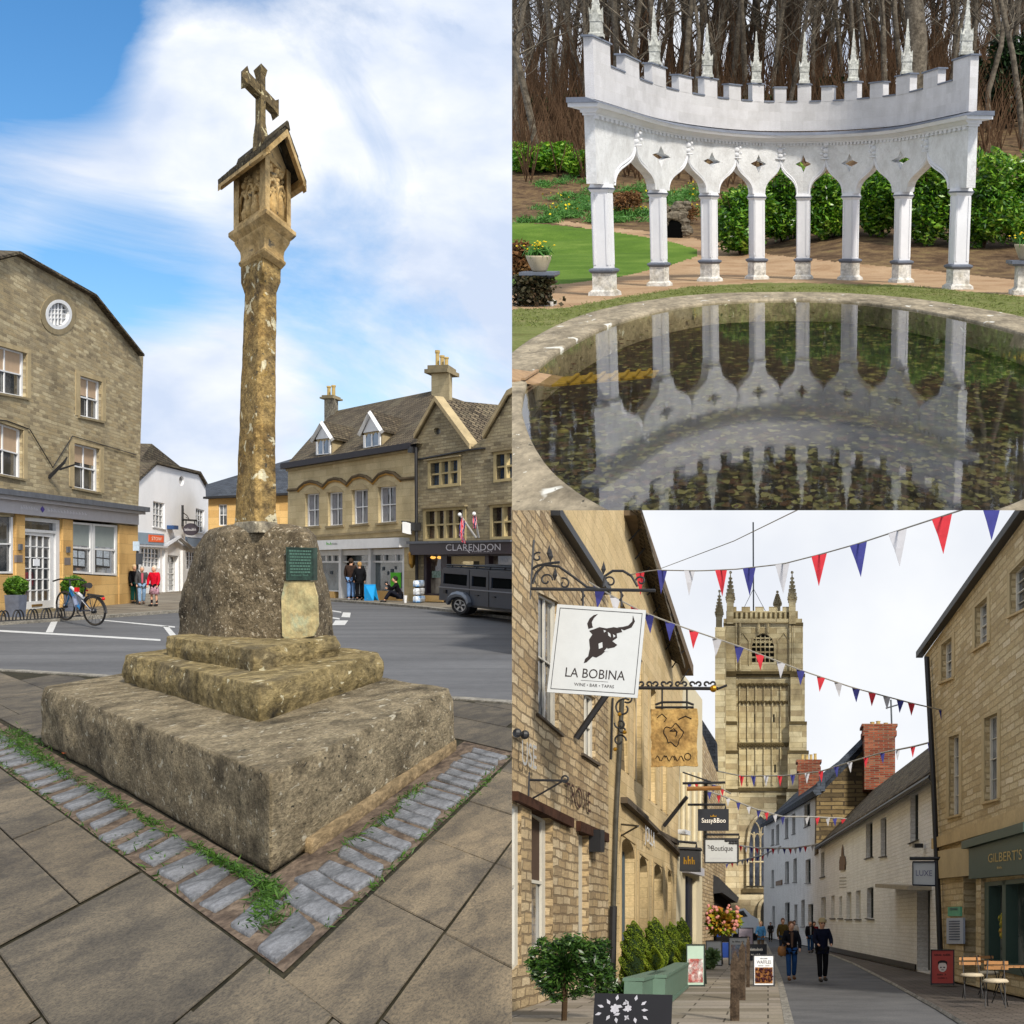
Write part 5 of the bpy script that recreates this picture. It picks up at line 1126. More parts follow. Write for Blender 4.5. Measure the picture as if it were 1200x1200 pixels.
# planters and bushes by the shop door
m_box = leafmat('box leaves', ['#1c3510', '#34581a', '#557b26', '#6d9430'], .5, .3, .2, 5)
for cx0, cw, y0, y1, by0, br, lab in ((18.5, 17, 723, 697, 687, 11.5, 'square grey metal planter with a round clipped bush left of the white door'), (86, 15, 716, 696, 687, 12.5, 'round clipped bush in a planter behind the bicycle')):
 b_ = pz(cx0, y0); s_ = b_.y / F; t_ = thing('bush_planter', lab, 'planter', 1, b_); w_ = cw * s_ / 2; h_ = (y0 - y1) * s_
 m = MB(); m.hexa([b_ + V((x * w_ * .85, y * w_ * .85, 0)) for x, y in ((-1, -1), (1, -1), (1, 1), (-1, 1))], [b_ + V((x * w_, y * w_, h_)) for x, y in ((-1, -1), (1, -1), (1, 1), (-1, 1))]); part('pot', m, plain('zinc', '#70788a', .5, .4, .3, var=.2), t_)
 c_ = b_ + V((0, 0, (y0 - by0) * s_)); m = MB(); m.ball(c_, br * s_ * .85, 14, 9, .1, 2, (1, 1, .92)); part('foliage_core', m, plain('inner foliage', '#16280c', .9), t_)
 leafobj('foliage', blobpts([(c_, (br * s_, br * s_, br * s_ * .92))], 3500, 5, .85), .06, m_box, t_, seed=4)
# bicycle rack
rb0, rb1 = pz(-6, 729.5), pz(77, 724.5); t_ = thing('bicycle_rack', 'low black metal bicycle rack of looped hoops by the kerb', 'bicycle rack', 1, rb0)
m = MB(); m.tube([rb0, rb1], .05, 6); m.tube([rb0 + V((.0, 1.0, 0)), rb1 + V((0, 1.0, 0))], .04, 6); part('ground_rail', m, m_black, t_)
u_ = (rb1 - rb0); n_h = 5
for i in range(n_h):
 for dd in (0, .045):
  c_ = rb0 + u_ * (i + .45) / n_h + u_ * dd; h_ = .30; m = MB(); m.tube([c_ + u_ * (.055 * math.cos(a_)) + V((0, .4 * dd * 20 * 0, h_ * max(0, math.sin(a_)) + .02)) for a_ in [math.pi * k_ / 10 for k_ in range(11)]], .022, 6); part('hoop', m, m_black, t_)
# bicycle: wheel plane follows the two wheels' ground points
bf, br_ = pz(76.5, 726), pz(110, 732.2); t_ = thing('bicycle', 'blue and white bicycle with a rear rack parked against the bicycle rack', 'bicycle', 1, bf)
ub = (br_ - bf); wl_ = ub.length; ub.normalize(); k_ = wl_ / 1.08; s_ = 1.0; Rw = .37
def bk(x, z, o=0.0): return bf + ub * (x * k_) + V((0, 0, z * 1.02 * (bf.y * (1 - x / 1.08) + br_.y * x / 1.08) / br_.y)) + V((ub.y, -ub.x, 0)) * o
def wheel(cx, nm):
 m = MB(); m.tube([bk(cx + Rw * math.cos(a_), Rw + Rw * math.sin(a_)) for a_ in [2 * math.pi * i / 40 for i in range(41)]], .028, 6, False); w_ = part(nm, m, m_black, t_)
 m = MB(); m.tube([bk(cx + Rw * .93 * math.cos(a_), Rw + Rw * .93 * math.sin(a_)) for a_ in [2 * math.pi * i / 40 for i in range(41)]], .010, 5, False)
 for i in range(14): a_ = 2 * math.pi * i / 14; m.tube([bk(cx, Rw), bk(cx + Rw * .92 * math.cos(a_), Rw + Rw * .92 * math.sin(a_))], .0045, 4)
 part('rim', m, plain('grey rim', '#3d3f44', .4, .5, .6), w_)
 m = MB(); m.tube([bk(cx, Rw, -.06), bk(cx, Rw, .06)], .07, 10); part('hub', m, plain('grey rim', '#3d3f44'), w_)
wheel(0, 'wheel'); wheel(1.08, 'wheel')
hd0, hd1, bbk, stt, st1 = (.22, .88), (.18, 1.0), (.60, .32), (.76, .82), (.79, .98)
m = MB(); m.tube([bk(*hd0), bk(.24, .78), bk(*bbk)], .045, 8); m.tube([bk(.22, .86), bk(.1, .5), bk(0, Rw)], .022, 6); part('frame', m, plain('bike blue', '#1476b0', .35, .5), t_)
m = MB(); m.tube([bk(.24, .88), bk(.74, .66)], .04, 8); m.tube([bk(.7, .6, .03), bk(1.08, Rw, .05)], .018, 6); part('top_tube', m, m_white, t_)
m = MB(); m.tube([bk(*bbk), bk(*stt)], .03, 8); m.tube([bk(*stt), bk(*st1)], .018, 6); m.tube([bk(*bbk, .03), bk(1.08, Rw, .05)], .02, 6); m.tube([bk(.74, .62, .03), bk(1.08, Rw, .05)], .015, 6); part('seat_tube', m, plain('bike navy', '#1a2740', .4), t_)
m = MB(); m.tube([bk(.66, .99), bk(.78, 1.01), bk(.92, 1.02)], [.02, .05, .085], 8); part('saddle', m, m_black, t_)
m = MB(); m.tube([bk(.22, .86), bk(.18, 1.06)], .025, 8); m.tube([bk(.0, 1.02, .32), bk(.1, 1.09, .2), bk(.18, 1.08, 0), bk(.2, 1.09, -.22), bk(.26, 1.05, -.34)], .024, 6); part('handlebar', m, m_black, t_)
m = MB(); m.tube([bk(.86, .78), bk(1.4, .80)], .03, 4); m.tube([bk(1.1, Rw, .06), bk(1.0, .78, .06)], .012, 5); m.tube([bk(1.1, Rw, .06), bk(1.3, .79, .06)], .012, 5); m.tube([bk(1.08 + .42 * math.cos(a_), Rw + .42 * math.sin(a_)) for a_ in [math.pi * .0 + math.pi * i / 12 * .95 for i in range(13)]], .02, 5); part('rear_rack', m, m_black, t_)
m = MB(); m.ball(bk(1.4, .74), .045, 8, 6); m.ball(bk(.84, .88), .03, 8, 6); part('rear_light', m, plain('red lens', '#c01414', .3), t_)
m = MB(); m.box(bk(.52, .86, .04), (.09, .12, .12)); part('red_bag', m, MATS['red lens'], t_)
m = MB(); m.tube([bk(.44, .64, .05), bk(.52, .42, .05)], .06, 8); part('battery', m, plain('silver', '#8b95ae', .4, .4, .4), t_)
m = MB(); m.tube([bk(.6, .32, .06), bk(.6, .32, .09)], .09, 12); m.tube([bk(.6, .32, .09), bk(.7, .22, .1)], .015, 5); m.box(bk(.72, .2, .14), (.1, .1, .03)); part('crank', m, m_black, t_)
# car
CAF = Fac(1, (517, 716.0), (600, 729.5))
car = thing('parked_car', 'dark grey boxy off-road car with a roof rack and rear spare wheel', 'car', 1, CAF.pt(540, 720))
m_car = plain('grey car paint', '#2c333e', .45, .10, .0, var=.06, scale=1); m_trim = plain('car trim', '#15171b', .6)
def cpx(x, y, o=0.0): return CAF.pt(x, y, 0, o)
wd = -CAF.n * 1.75
gl1 = [(520, 671.7), (547.5, 673.8), (546.8, 686.8), (519.3, 683.6)]; gl2 = [(553.2, 675.0), (569.8, 676.5), (569.3, 688.4), (552.5, 686.8)]; gl3 = [(576, 677.0), (607, 679), (607, 691), (575.5, 689.3)]
ro = [(514.5, 703), (514.8, 688), (516.5, 684), (517.8, 669), (519.5, 665.2), (532, 665.6), (612, 671.5), (660, 674), (672, 696), (720, 702), (722, 728), (690, 726), (612, 715.5), (552, 709)]
arch = [(552.5, 708.5), (550.5, 702), (546, 697.3), (539.5, 695.8), (533, 697.5), (529, 702), (527.5, 706)]
outl = ro + arch + [(520, 703.5)]
bm_ = wallmesh(CAF, outl, [gl1, gl2, gl3], 0, .06); 
part('body', bm_, m_car, car)
def glbar(m, pts, o0, o1): m.slab([cpx(x, y, o0) for x, y in pts], CAF.n * (o1 - o0))
m = MB(); 
for a_, b_ in zip(ro, ro[1:]): m.add([cpx(*a_), cpx(*b_), cpx(*b_) + wd, cpx(*a_) + wd], [(0, 1, 2, 3)])
m.poly([cpx(*q) + wd for q in ro]); part('body_shell', m, m_car, car)
m = MB()
for g in (gl1, gl2, gl3): glbar(m, g, -.07, -.05)
part('side_window', m, plain('car glass', (.008, .009, .009, 1), .4, .0), car)
m = MB(); glbar(m, [(515.5, 687), (612, 695.3), (612, 696.6), (515.5, 688.3)], .0, .04); part('side_rail', m, plain('pale grey trim', '#5b6472', .4, .4, .3), car)
m = MB(); 
for x0, y0, y1 in ((549.8, 668, 708), (572.5, 669, 711)): glbar(m, [(x0, y0), (x0 + .5, y0), (x0 + .5, y1), (x0, y1)], .0, .012)
part('door_gap', m, m_trim, car)
m = MB()
for x, y in ((558, 697), (578, 699)): glbar(m, [(x, y), (x + 3.4, y + .3), (x + 3.4, y + 1.4), (x, y + 1.1)], .0, .05)
part('door_handle', m, m_trim, car)
m = MB(); pts = arch; m.tube([cpx(x, y, .06) for x, y in pts], .10, 6); part('wheel_arch', m, plain('arch grey', '#6a707a', .4, .4, .4), car)
def cwheel(x, y, rx, ry, dpt=.0, nm='wheel'):
 c_ = cpx(x, y, -.1); ru = CAF.u * (rx / abs(CAF.pt(x + 1, y).x * 0 + 1)) ; m = MB()
 su = (cpx(x + rx, y) - cpx(x, y)).length; sv = ry / F * c_.y
 def Wp(r, a_, o): return c_ + CAF.u * (su * r * math.cos(a_)) + V((0, 0, sv * r * math.sin(a_))) + CAF.n * o
 n_ = 32; prof = [(.62, .02), (.66, .12), (.9, .14), (1, .08), (1, -.12), (.9, -.2), (.6, -.2)]; vs = [Wp(r, 2 * math.pi * i / n_, o) for r, o in prof for i in range(n_)]
 m.add(vs, [(k_ * n_ + i, k_ * n_ + (i + 1) % n_, (k_ + 1) * n_ + (i + 1) % n_, (k_ + 1) * n_ + i) for k_ in range(len(prof) - 1) for i in range(n_)]); w_ = part(nm, m, plain('tyre', '#17171a', .8, .2, var=.2), car)
 m = MB(); vs = [Wp(r, 2 * math.pi * i / n_, o) for r, o in ((.64, .09), (.55, .05), (.2, .04), (.16, .09)) for i in range(n_)]; m.add(vs, [(k_ * n_ + i, k_ * n_ + (i + 1) % n_, (k_ + 1) * n_ + (i + 1) % n_, (k_ + 1) * n_ + i) for k_ in range(3) for i in range(n_)] + [tuple(range(3 * n_, 4 * n_))])
 part('rim', m, plain('dark rim', '#3a3c40', .5, .4, .5), w_)
 m = MB()
 for i in range(5): a_ = 2 * math.pi * i / 5 + .3; m.add([Wp(.15, a_ - .5, .1), Wp(.15, a_ + .5, .1), Wp(.6, a_ + .2, .11), Wp(.6, a_ - .2, .11)], [(0, 1, 2, 3)])
 vs = [Wp(r, 2 * math.pi * i / n_, .115) for r in (.66, .58) for i in range(n_)]; m.add(vs, [(i, (i + 1) % n_, n_ + (i + 1) % n_, n_ + i) for i in range(n_)]); part('spokes', m, plain('alloy', '#a5a7aa', .35, .5, .6), w_)
cwheel(539.3, 709.7, 10.6, 10.6)
cwheel(669, 725, 12, 12)
sp_ = part('spare_wheel_cover', MB().slab([cpx(498.8 + 8 + 8.1 * math.cos(a_), 687.8 + 9.9 * math.sin(a_), -.9) for a_ in [2 * math.pi * i / 28 for i in range(28)]], -CAF.n * .5), MATS['tyre'], car)
m = MB(); m.slab([cpx(506 + 4.6 * math.cos(a_), 687.8 + 6 * math.sin(a_), -.88) for a_ in [2 * math.pi * i / 20 for i in range(20)]], CAF.n * .03); o_ = part('spare_rim', m, MATS['dark rim'], sp_ if False else car)
m = MB()
for i in range(5): a_ = 2 * math.pi * i / 5 + .4; cc = cpx(506, 687.8, -.83); m.add([cpx(506 + 1.2 * math.cos(a_ - .6), 687.8 + 1.5 * math.sin(a_ - .6), -.83), cpx(506 + 1.2 * math.cos(a_ + .6), 687.8 + 1.5 * math.sin(a_ + .6), -.83), cpx(506 + 4.3 * math.cos(a_ + .25), 687.8 + 5.6 * math.sin(a_ + .25), -.83), cpx(506 + 4.3 * math.cos(a_ - .25), 687.8 + 5.6 * math.sin(a_ - .25), -.83)], [(0, 1, 2, 3)])
part('spare_spokes', m, MATS['alloy'], car)
m = MB(); glbar(m, [(520, 705), (526, 705), (526, 713.5), (520.5, 713.5)], -.4, -.36); part('mud_flap', m, m_trim, car)
m = MB(); glbar(m, [(552, 709), (612, 716), (612, 719), (552, 711.5)], -.9, -.02); part('sill', m, m_trim, car)
m = MB()
for a_, b_ in (((517, 664), (612, 669)), ((517, 661.8), (612, 666))): m.tube([cpx(*a_, -.2), cpx(*b_, -.2)], .03, 5); m.tube([cpx(*a_, -.2) + wd * .8, cpx(*b_, -.2) + wd * .8], .03, 5)
for x in (524, 534, 552, 568, 585, 600): m.tube([cpx(x, 668, -.15), cpx(x, 662 + (x - 517) * .045, -.2)], .028, 5); m.tube([cpx(x, 662 + (x - 517) * .045, -.2), cpx(x, 662 + (x - 517) * .045, -.2) + wd * .8], .02, 4)
part('roof_rack', m, m_trim, car)
m = MB(); glbar(m, [(521, 691), (523.8, 691.2), (523.8, 695.5), (521, 695.3)], .0, .05); part('side_vent', m, m_trim, car)
# ================================================================ PLACE 2: garden pool with the white gothic colonnade
USC[0] = 1.0; TY[0] = .35; ALB[0] = .9
def spl(ps, t, closed=False):
 n = len(ps)
 if closed: i = int(math.floor(t)); g = lambda k: ps[k % n]
 else: i = max(0, min(n - 2, int(math.floor(t)))); g = lambda k: ps[k] if 0 <= k < n else (ps[0] * 2 - ps[1] if k < 0 else ps[-1] * 2 - ps[-2])
 f = t - i; a, b, c, d = g(i - 1), g(i), g(i + 1), g(i + 2)
 return .5 * ((2 * b) + (c - a) * f + (2 * a - 5 * b + 4 * c - d) * f * f + (3 * b - a - 3 * c + d) * f ** 3)
CB = [G(2, x, y) for x, y in ((709, 346), (773, 335), (832, 329.6), (887, 327.2), (941, 327), (996, 328), (1056, 331), (1122, 338.6))]
def cv(t):
 if t < 0: return CB[0] + (CB[0] - spl(CB, .1)) * (-t * 10)
 if t > 7: return CB[7] + (CB[7] - spl(CB, 6.9)) * ((t - 7) * 10)
 return spl(CB, t)
def cn(t):
 d = cv(t + .02) - cv(t - .02); n = V((d.y, -d.x, 0)).normalized(); return n if n.y < 0 else -n
def W(t, z, o=0.0): q = cv(t) + cn(t) * o; return V((q.x, q.y, z))
t = NT('white stucco'); tc = t.n('ShaderNodeTexCoord'); co = tc.outputs['Object']; n1 = t.noise(co, .5, 8, .65); n2 = t.noise(co, 3.2, 8, .75, .8); sx_ = t.n('ShaderNodeSeparateXYZ'); t.l(co, sx_.inputs[0])
c = t.ramp(n1, [(.3, (.52, .52, .52)), (.55, (.66, .67, .68)), (.7, (.72, .73, .74))])
ad = t.n('ShaderNodeMath', operation='MULTIPLY_ADD'); t.l(n2, ad.inputs[0]); ad.inputs[1].default_value = 2.4; t.l(sx_.outputs[2], ad.inputs[2])
c = t.mix(c, C3('#8f7c5c'), t.ramp(ad.outputs[0], [(.35, (.85,) * 3), (.5 + .42, (0, 0, 0))])); c = t.mix(c, t.ramp(n2, [(.35, (.86, .86, .85)), (.6, (1.03,) * 3)]), 1.0, 'MULTIPLY')
n3 = t.noise(co, 5.5, 4, .7, 1.5); t.bsdf(c, .8, .2, 0, n3, 1.0, .35); m_st = t.m
m_st2 = plain('smooth white paint', (.66, .67, .70), .7, .15, var=.05, scale=.6, bump=.2)
m_ld = plain('grey lead', '#6b7280', .55, .3, var=.18, scale=.5)
m_dirty = mottled('dirty white stone', ['#b5ae9e', '#d2cfc6', '#dcdbd7', '#c7c0ae'], .8, 8, .85, .3, .05, dark=.8)
ex = thing('gothic_colonnade', 'white curved gothic colonnade with ogee arches, battlements and eight pinnacles', 'colonnade', 2, (cv(3.5).x, cv(3.5).y, 0))
def sqc(i, h, z0, z1, m, h1=None):
 u = (cv(i + .05) - cv(i - .05)).normalized(); n = cn(i); c = cv(i); h1 = h1 or h
 f = lambda h, z: [V((q.x, q.y, z)) for q in (c - u * h + n * h, c + u * h + n * h, c + u * h - n * h, c - u * h - n * h)]
 m.hexa(f(h, z0), f(h1, z1))
for i in range(8):
 k = 1.0 if 0 < i < 7 else 1.12
 m = MB(); sqc(i, .55 * k, 1.9, 7.4, m)
 u = (cv(i + .05) - cv(i - .05)).normalized(); n = cn(i)
 for s in (-1, 1):
  for fx in (-.42, .42):
   c_ = cv(i) + u * fx * k + n * (.57 * k) * s; m.box(V((c_.x, c_.y, 4.7)), (.14, .06, 5.0), math.atan2(u.y, u.x))
   c_ = cv(i) + n * fx * k + u * (.57 * k) * s; m.box(V((c_.x, c_.y, 4.7)), (.06, .14, 5.0), math.atan2(u.y, u.x))
 co_l = part('column', m, m_st2, ex)
 m = MB(); sqc(i, .88 * k, 0, .28, m, .84 * k); sqc(i, .80 * k, .28, .42, m, .66 * k); sqc(i, .64 * k, .42, 1.62, m); part('pedestal', m, m_dirty, co_l)
 m = MB(); sqc(i, .68 * k, 1.6, 1.75, m, .80 * k); sqc(i, .80 * k, 1.75, 1.88, m); sqc(i, .78 * k, 1.88, 1.97, m, .6 * k); part('pedestal_cap', m, m_ld, co_l)
 m = MB(); sqc(i, .58 * k, 7.3, 7.5, m, .68 * k); part('neck', m, m_st2, co_l); m = MB(); sqc(i, .70 * k, 7.5, 7.62, m, .72 * k); part('capital_lead', m, m_ld, co_l); m = MB(); sqc(i, .66 * k, 7.62, 7.86, m, .58 * k); part('capital', m, m_st2, co_l)
def bez(a, b, c, d, n=10): return [((1 - s) ** 3 * a[0] + 3 * s * (1 - s) ** 2 * b[0] + 3 * s * s * (1 - s) * c[0] + s ** 3 * d[0], (1 - s) ** 3 * a[1] + 3 * s * (1 - s) ** 2 * b[1] + 3 * s * s * (1 - s) * c[1] + s ** 3 * d[1]) for s in [k_ / n for k_ in range(n + 1)]]
TH = .38; mould = MB()
for i in range(8):
 w = .128; rt = bez((i + w, 7.84), (i + w + .0, 9.5), (i + .46, 9.2), (i + .5, 10.7)); lt = [(2 * i - x, z) for x, z in rt]; e = .23
 if i == 7: rt = [(i + w, 7.84), (i + w + .02, 7.84), (7 + w + .02, 10), (7 + w + .02, 12.4)]
 if i == 0: lt = [(-w, 7.84), (-w - .02, 7.84), (-w - .02, 10), (-w - .02, 12.4)]
 top = [(i + .5, 12.4), (i, 12.4), (i - .5, 12.4)]
 if i == 7: top = [(7, 12.4), (6.5, 12.4)]
 if i == 0: top = [(.5, 12.4), (0, 12.4)]
 out = rt + top + lt[::-1]
 qf = []
 for k_ in range(16):
  a_ = 2 * math.pi * k_ / 16; r_q = .78 if k_ % 4 == 0 else (.50 if k_ % 4 in (1, 3) and False else (.34 if k_ % 4 == 2 else .46)); qf.append((i + r_q * math.cos(a_) / 4.4, 10.55 + r_q * 1.05 * math.sin(a_)))
 hs_ = [] if i in (0, 7) else [qf]
 m = MB(); bx0, bx1 = i - .5, i + .5
 WL = lambda x, z, o: (W(i, z, o).lerp(W(bx1, z, o), (x - i) / .5) if x >= i else W(i, z, o).lerp(W(bx0, z, o), (i - x) / .5))
 for sd_ in (1, -1):
  side = (rt if sd_ > 0 else lt); bt = [(i, 7.84)] + side + [(side[-1][0], 12.4), (i, 12.4)]
  if (i == 7 and sd_ > 0) or (i == 0 and sd_ < 0): bt = [(i, 7.84)] + side + [(i, 12.4)]
  if hs_: k2 = [(i + sd_ * abs(x - i), z) for x, z in (qf[4:] + qf[:1] if False else [])]; h_ = sorted([q for q in qf if (q[0] - i) * sd_ > 1e-6], key=lambda q: -q[1]); bt += [(i, 10.55 + .82)] + h_ + [(i, 10.55 - .82)]
  tris = tessellate_polygon([[V((x * 4.4, z, 0)) for x, z in bt]]); n_ = len(bt)
  m.add([WL(x, z, TH) for x, z in bt] + [WL(x, z, -TH) for x, z in bt], [tuple(t_) for t_ in tris] + [tuple(n_ + j for j in t_[::-1]) for t_ in tris] + [(j, (j + 1) % n_, n_ + (j + 1) % n_, n_ + j) for j in range(min(n_ - (1 if not hs_ else 0), len(side) + 2))])
  if hs_: o_ = len(side) + 3; m.add([WL(x, z, s * TH) for s in (1, -1) for x, z in bt[o_:]], [(j, j + 1, len(bt) - o_ + j + 1, len(bt) - o_ + j) for j in range(len(bt) - o_ - 1)])
 part('arch_spandrel', m, m_st, ex)
 if i < 7:
  arc = [W(x, z, TH + .02) for x, z in rt]; rt2 = [(2 * i + 1 - x, z) for x, z in rt]; a2_ = [W(x, z, TH + .02) for x, z in rt2]
  m = MB()
  for dz in (0, .22):
   m.tube([q + V((0, 0, dz)) for q in arc + a2_[::-1][1:]], .09, 6)
  part('arch_moulding', m, m_st2, ex)
  m = MB(); c_ = W(i + .5, 11.3, TH + .08)
  m.ball(c_, .26, 10, 7, 0, 0, (1, .4, .7)); m.ball(c_ + V((0, 0, .42)), .3, 10, 7, .2, 1, (1, .4, .8))
  for s in (-1, 1): m.ball(c_ + V((s * .42, 0, .12)), .13, 8, 6, 0, 0, (1, .5, 1)); m.ball(c_ + V((s * .36, 0, .6)), .12, 8, 6, 0, 0, (1, .5, 1))
  m.ball(c_ + V((0, 0, .95)), .2, 8, 6, 0, 0, (1, .6, 1.2)); m.box(c_ + V((0, -.02, -.3)), (.9, .16, .12)); m.sm = True; part('finial_ornament', m, m_st2, ex)
def band(z0, z1, o0, o1, m, t0=-.16, t1=7.16, b=-.4):
 N = 57; vs = []
 for k_ in range(N):
  t_ = t0 + (t1 - t0) * k_ / (N - 1); vs += [W(t_, z0, o0), W(t_, z1, o1), W(t_, z1, b), W(t_, z0, b)]
 m.add(vs, [(4 * k_ + j, 4 * k_ + (j + 1) % 4, 4 * k_ + 4 + (j + 1) % 4, 4 * k_ + 4 + j) for k_ in range(N - 1) for j in range(4)] + [(0, 1, 2, 3), (4 * N - 1, 4 * N - 2, 4 * N - 3, 4 * N - 4)])
m = MB()
for k_ in range(100):
 t0 = -.16 + 7.32 * k_ / 100; m.hexa([W(t0, 12.18, .36), W(t0 + .04, 12.18, .36), W(t0 + .04, 12.18, .58), W(t0, 12.18, .58)], [W(t0, 12.45, .36), W(t0 + .04, 12.45, .36), W(t0 + .04, 12.45, .58), W(t0, 12.45, .58)])
part('dentils', m, m_st2, ex, kind='stuff')
m = MB(); band(12.4, 12.55, .58, .62, m, -.17, 7.17); band(12.55, 12.8, .7, .95, m, -.2, 7.2); band(12.8, 13.05, 1.25, 1.4, m, -.29, 7.29, -.8); part('cornice', m, m_st2, ex)
m = MB(); band(13.05, 13.38, 1.42, .6, m, -.31, 7.31, -.8); part('cornice_lead', m, m_ld, ex)
m_par = masonry('whitewashed blocks', ['#c6c5c6', '#d3d2d4', '#cbcacb'], '#c2c0be', 2.2, .8, .012, .01, bump=.1, big=.22, bdist=.05)
m = MB(); band(13.5, 16.05, .34, .34, m, -.13, 7.13, -.34); part('parapet', m, m_par, ex)
for j in range(-0, 15):
 c_ = j / 2; hw = .13 if j % 2 == 0 else .125; t0, t1 = max(-.13, c_ - hw), min(7.13, c_ + hw); zt_ = 17.55 if j % 2 == 0 else 17.3
 f = lambda z, o: [W(t0, z, o), W(t1, z, o), W(t1, z, -o), W(t0, z, -o)]
 m = MB(); m.hexa(f(16.05, .34), f(zt_, .34)); me_ = part('merlon', m, m_par, ex); m = MB(); m.hexa([W(t0 - .02, zt_, .44), W(t1 + .02, zt_, .44), W(t1 + .02, zt_, -.44), W(t0 - .02, zt_, -.44)], [W(t0 - .02, zt_ + .12, .42), W(t1 + .02, zt_ + .12, .42), W(t1 + .02, zt_ + .12, -.42), W(t0 - .02, zt_ + .12, -.42)]); part('coping', m, m_ld, me_)
 if j < 14: m = MB(); a_, b_ = c_ + .13, c_ + .37; m.hexa([W(a_, 16.05, .42), W(b_, 16.05, .42), W(b_, 16.05, -.42), W(a_, 16.05, -.42)], [W(a_, 16.17, .4), W(b_, 16.17, .4), W(b_, 16.17, -.4), W(a_, 16.17, -.4)]); part('crenel_lead', m, m_ld, ex)
m_pin = mottled('pinnacle stone', ['#9fa097', '#c3c4bd', '#d0d1cc'], 1.2, 7, .85, .4, .06, dark=.75)
for i in range(8):
 m = MB(); c_ = W(i, 17.67, 0) + (V((0, 0, 0)) if 0 < i < 7 else V((0, 0, .1)))
 def pl_(r, z): return [c_ + V((r * math.cos(a_), r * math.sin(a_), z)) for a_ in [math.pi / 4 + math.pi / 2 * q for q in range(4)]]
 lv = [(.72, 0), (.72, .25), (.6, .3), (.56, 1.35), (.62, 1.45), (.36, 1.9), (.07, 4.3), (.10, 4.36), (.02, 4.5)]
 for (r0, z0), (r1, z1) in zip(lv, lv[1:]): a_, b_ = pl_(r0, z0), pl_(r1, z1); m.add(a_ + b_, [(q, (q + 1) % 4, 4 + (q + 1) % 4, 4 + q) for q in range(4)])
 for q in range(4):
  a_ = math.pi / 2 * q; d = V((math.cos(a_), math.sin(a_), 0)); s_ = V((-d.y, d.x, 0))
  m.add([c_ + d * .45 + s_ * .42 + V((0, 0, 1.0)), c_ + d * .45 - s_ * .42 + V((0, 0, 1.0)), c_ + d * .5 + V((0, 0, 2.0)), c_ + V((0, 0, 1.4))], [(0, 1, 2), (0, 2, 3), (2, 1, 3)])
  for z in (2.2, 2.8, 3.4): m.ball(c_ + V((math.cos(a_ + .785), math.sin(a_ + .785), 0)) * (.33 - (z - 2) * .12) + V((0, 0, z)), .07, 5, 4)
 part('pinnacle', m, m_pin, ex)
# ---------------- pool
inn = [G(2, x, y, .06) for x, y in ((614, 490), (612, 468), (622, 437), (650, 412), (700, 385), (755, 366.5), (825, 354), (900, 350), (980, 351), (1052, 358), (1125, 370.5), (1192, 387), (1262, 415), (1300, 455), (1300, 500), (1255, 545), (1180, 590), (1060, 615), (900, 622), (780, 612), (710, 592), (655, 556), (628, 523))]
outr = [G(2, x, y, .06) for x, y in ((560, 500), (562, 455), (590, 420), (630, 391), (685, 367), (750, 352.5), (823, 344), (900, 341.5), (985, 342.5), (1062, 348), (1140, 359), (1215, 374), (1300, 400), (1370, 450), (1370, 520), (1310, 575), (1210, 630), (1060, 655), (900, 662), (760, 650), (650, 640), (585, 605), (560, 550))]
NI = 160; IN = [spl(inn, len(inn) * k_ / NI, True) for k_ in range(NI)]; OU = [spl(outr, len(outr) * k_ / NI, True) for k_ in range(NI)]
m = MB(); prof = [(0, -1.6), (0, -.02), (.03, .03), (.12, .06), (.88, .06), (.97, .03), (1, -.05)]; vs = []
for k_ in range(NI):
 for f, z in prof: q = IN[k_].lerp(OU[k_], f); vs.append(V((q.x, q.y, z + .012 * noise.noise(q * 1.3))))
P_ = len(prof); m.add(vs, [(k_ * P_ + j, ((k_ + 1) % NI) * P_ + j, ((k_ + 1) % NI) * P_ + j + 1, k_ * P_ + j + 1) for k_ in range(NI) for j in range(P_ - 1)])
m_curb = mottled('lichened curb stone', ['#6d6353', '#948974', '#a89c85', '#857a66'], .35, 5, .92, .5, .05, lichen=['#c9c8c0', '#3f3c33', '#d8d6cc'], lsc=1.3, lth=.67, dark=.6)
single('pool_curb', m, m_curb, 2, (0, 60, 0), 'rounded lichen-spotted stone curb round the oval pool', 'pool curb', smooth=True)
m = MB(); m.poly([V((q.x, q.y, -.10)) for q in IN]); t = NT('pool water'); co = t.n('ShaderNodeTexCoord').outputs['Object']
mpw = t.n('ShaderNodeMapping'); mpw.inputs['Scale'].default_value = (1, .35, 1); t.l(co, mpw.inputs[0]); wn_ = t.noise(mpw.outputs[0], 2.6, 4, .55)
bp_ = t.n('ShaderNodeBump', Strength=.22, Distance=.03); t.l(wn_, bp_.inputs['Height']); gl = t.n('ShaderNodeBsdfGlossy'); gl.inputs['Roughness'].default_value = .03; gl.inputs['Color'].default_value = (.92, .94, 1, 1); t.l(bp_.outputs[0], gl.inputs['Normal'])
tr = t.n('ShaderNodeBsdfTransparent'); tr.inputs[0].default_value = (.80, .80, .70, 1); fr = t.n('ShaderNodeFresnel'); fr.inputs[0].default_value = 1.33
mr_ = t.n('ShaderNodeMapRange'); t.l(fr.outputs[0], mr_.inputs[0]); mr_.inputs[1].default_value = .38; mr_.inputs[2].default_value = .62; mr_.inputs[3].default_value = .02; mr_.inputs[4].default_value = .32
mx = t.n('ShaderNodeMixShader'); t.l(mr_.outputs[0], mx.inputs[0]); t.l(tr.outputs[0], mx.inputs[1]); t.l(gl.outputs[0], mx.inputs[2]); t.l(mx.outputs[0], t.out.inputs[0])
single('water', m, t.m, 2, (0, 60, -.10), kind='structure')
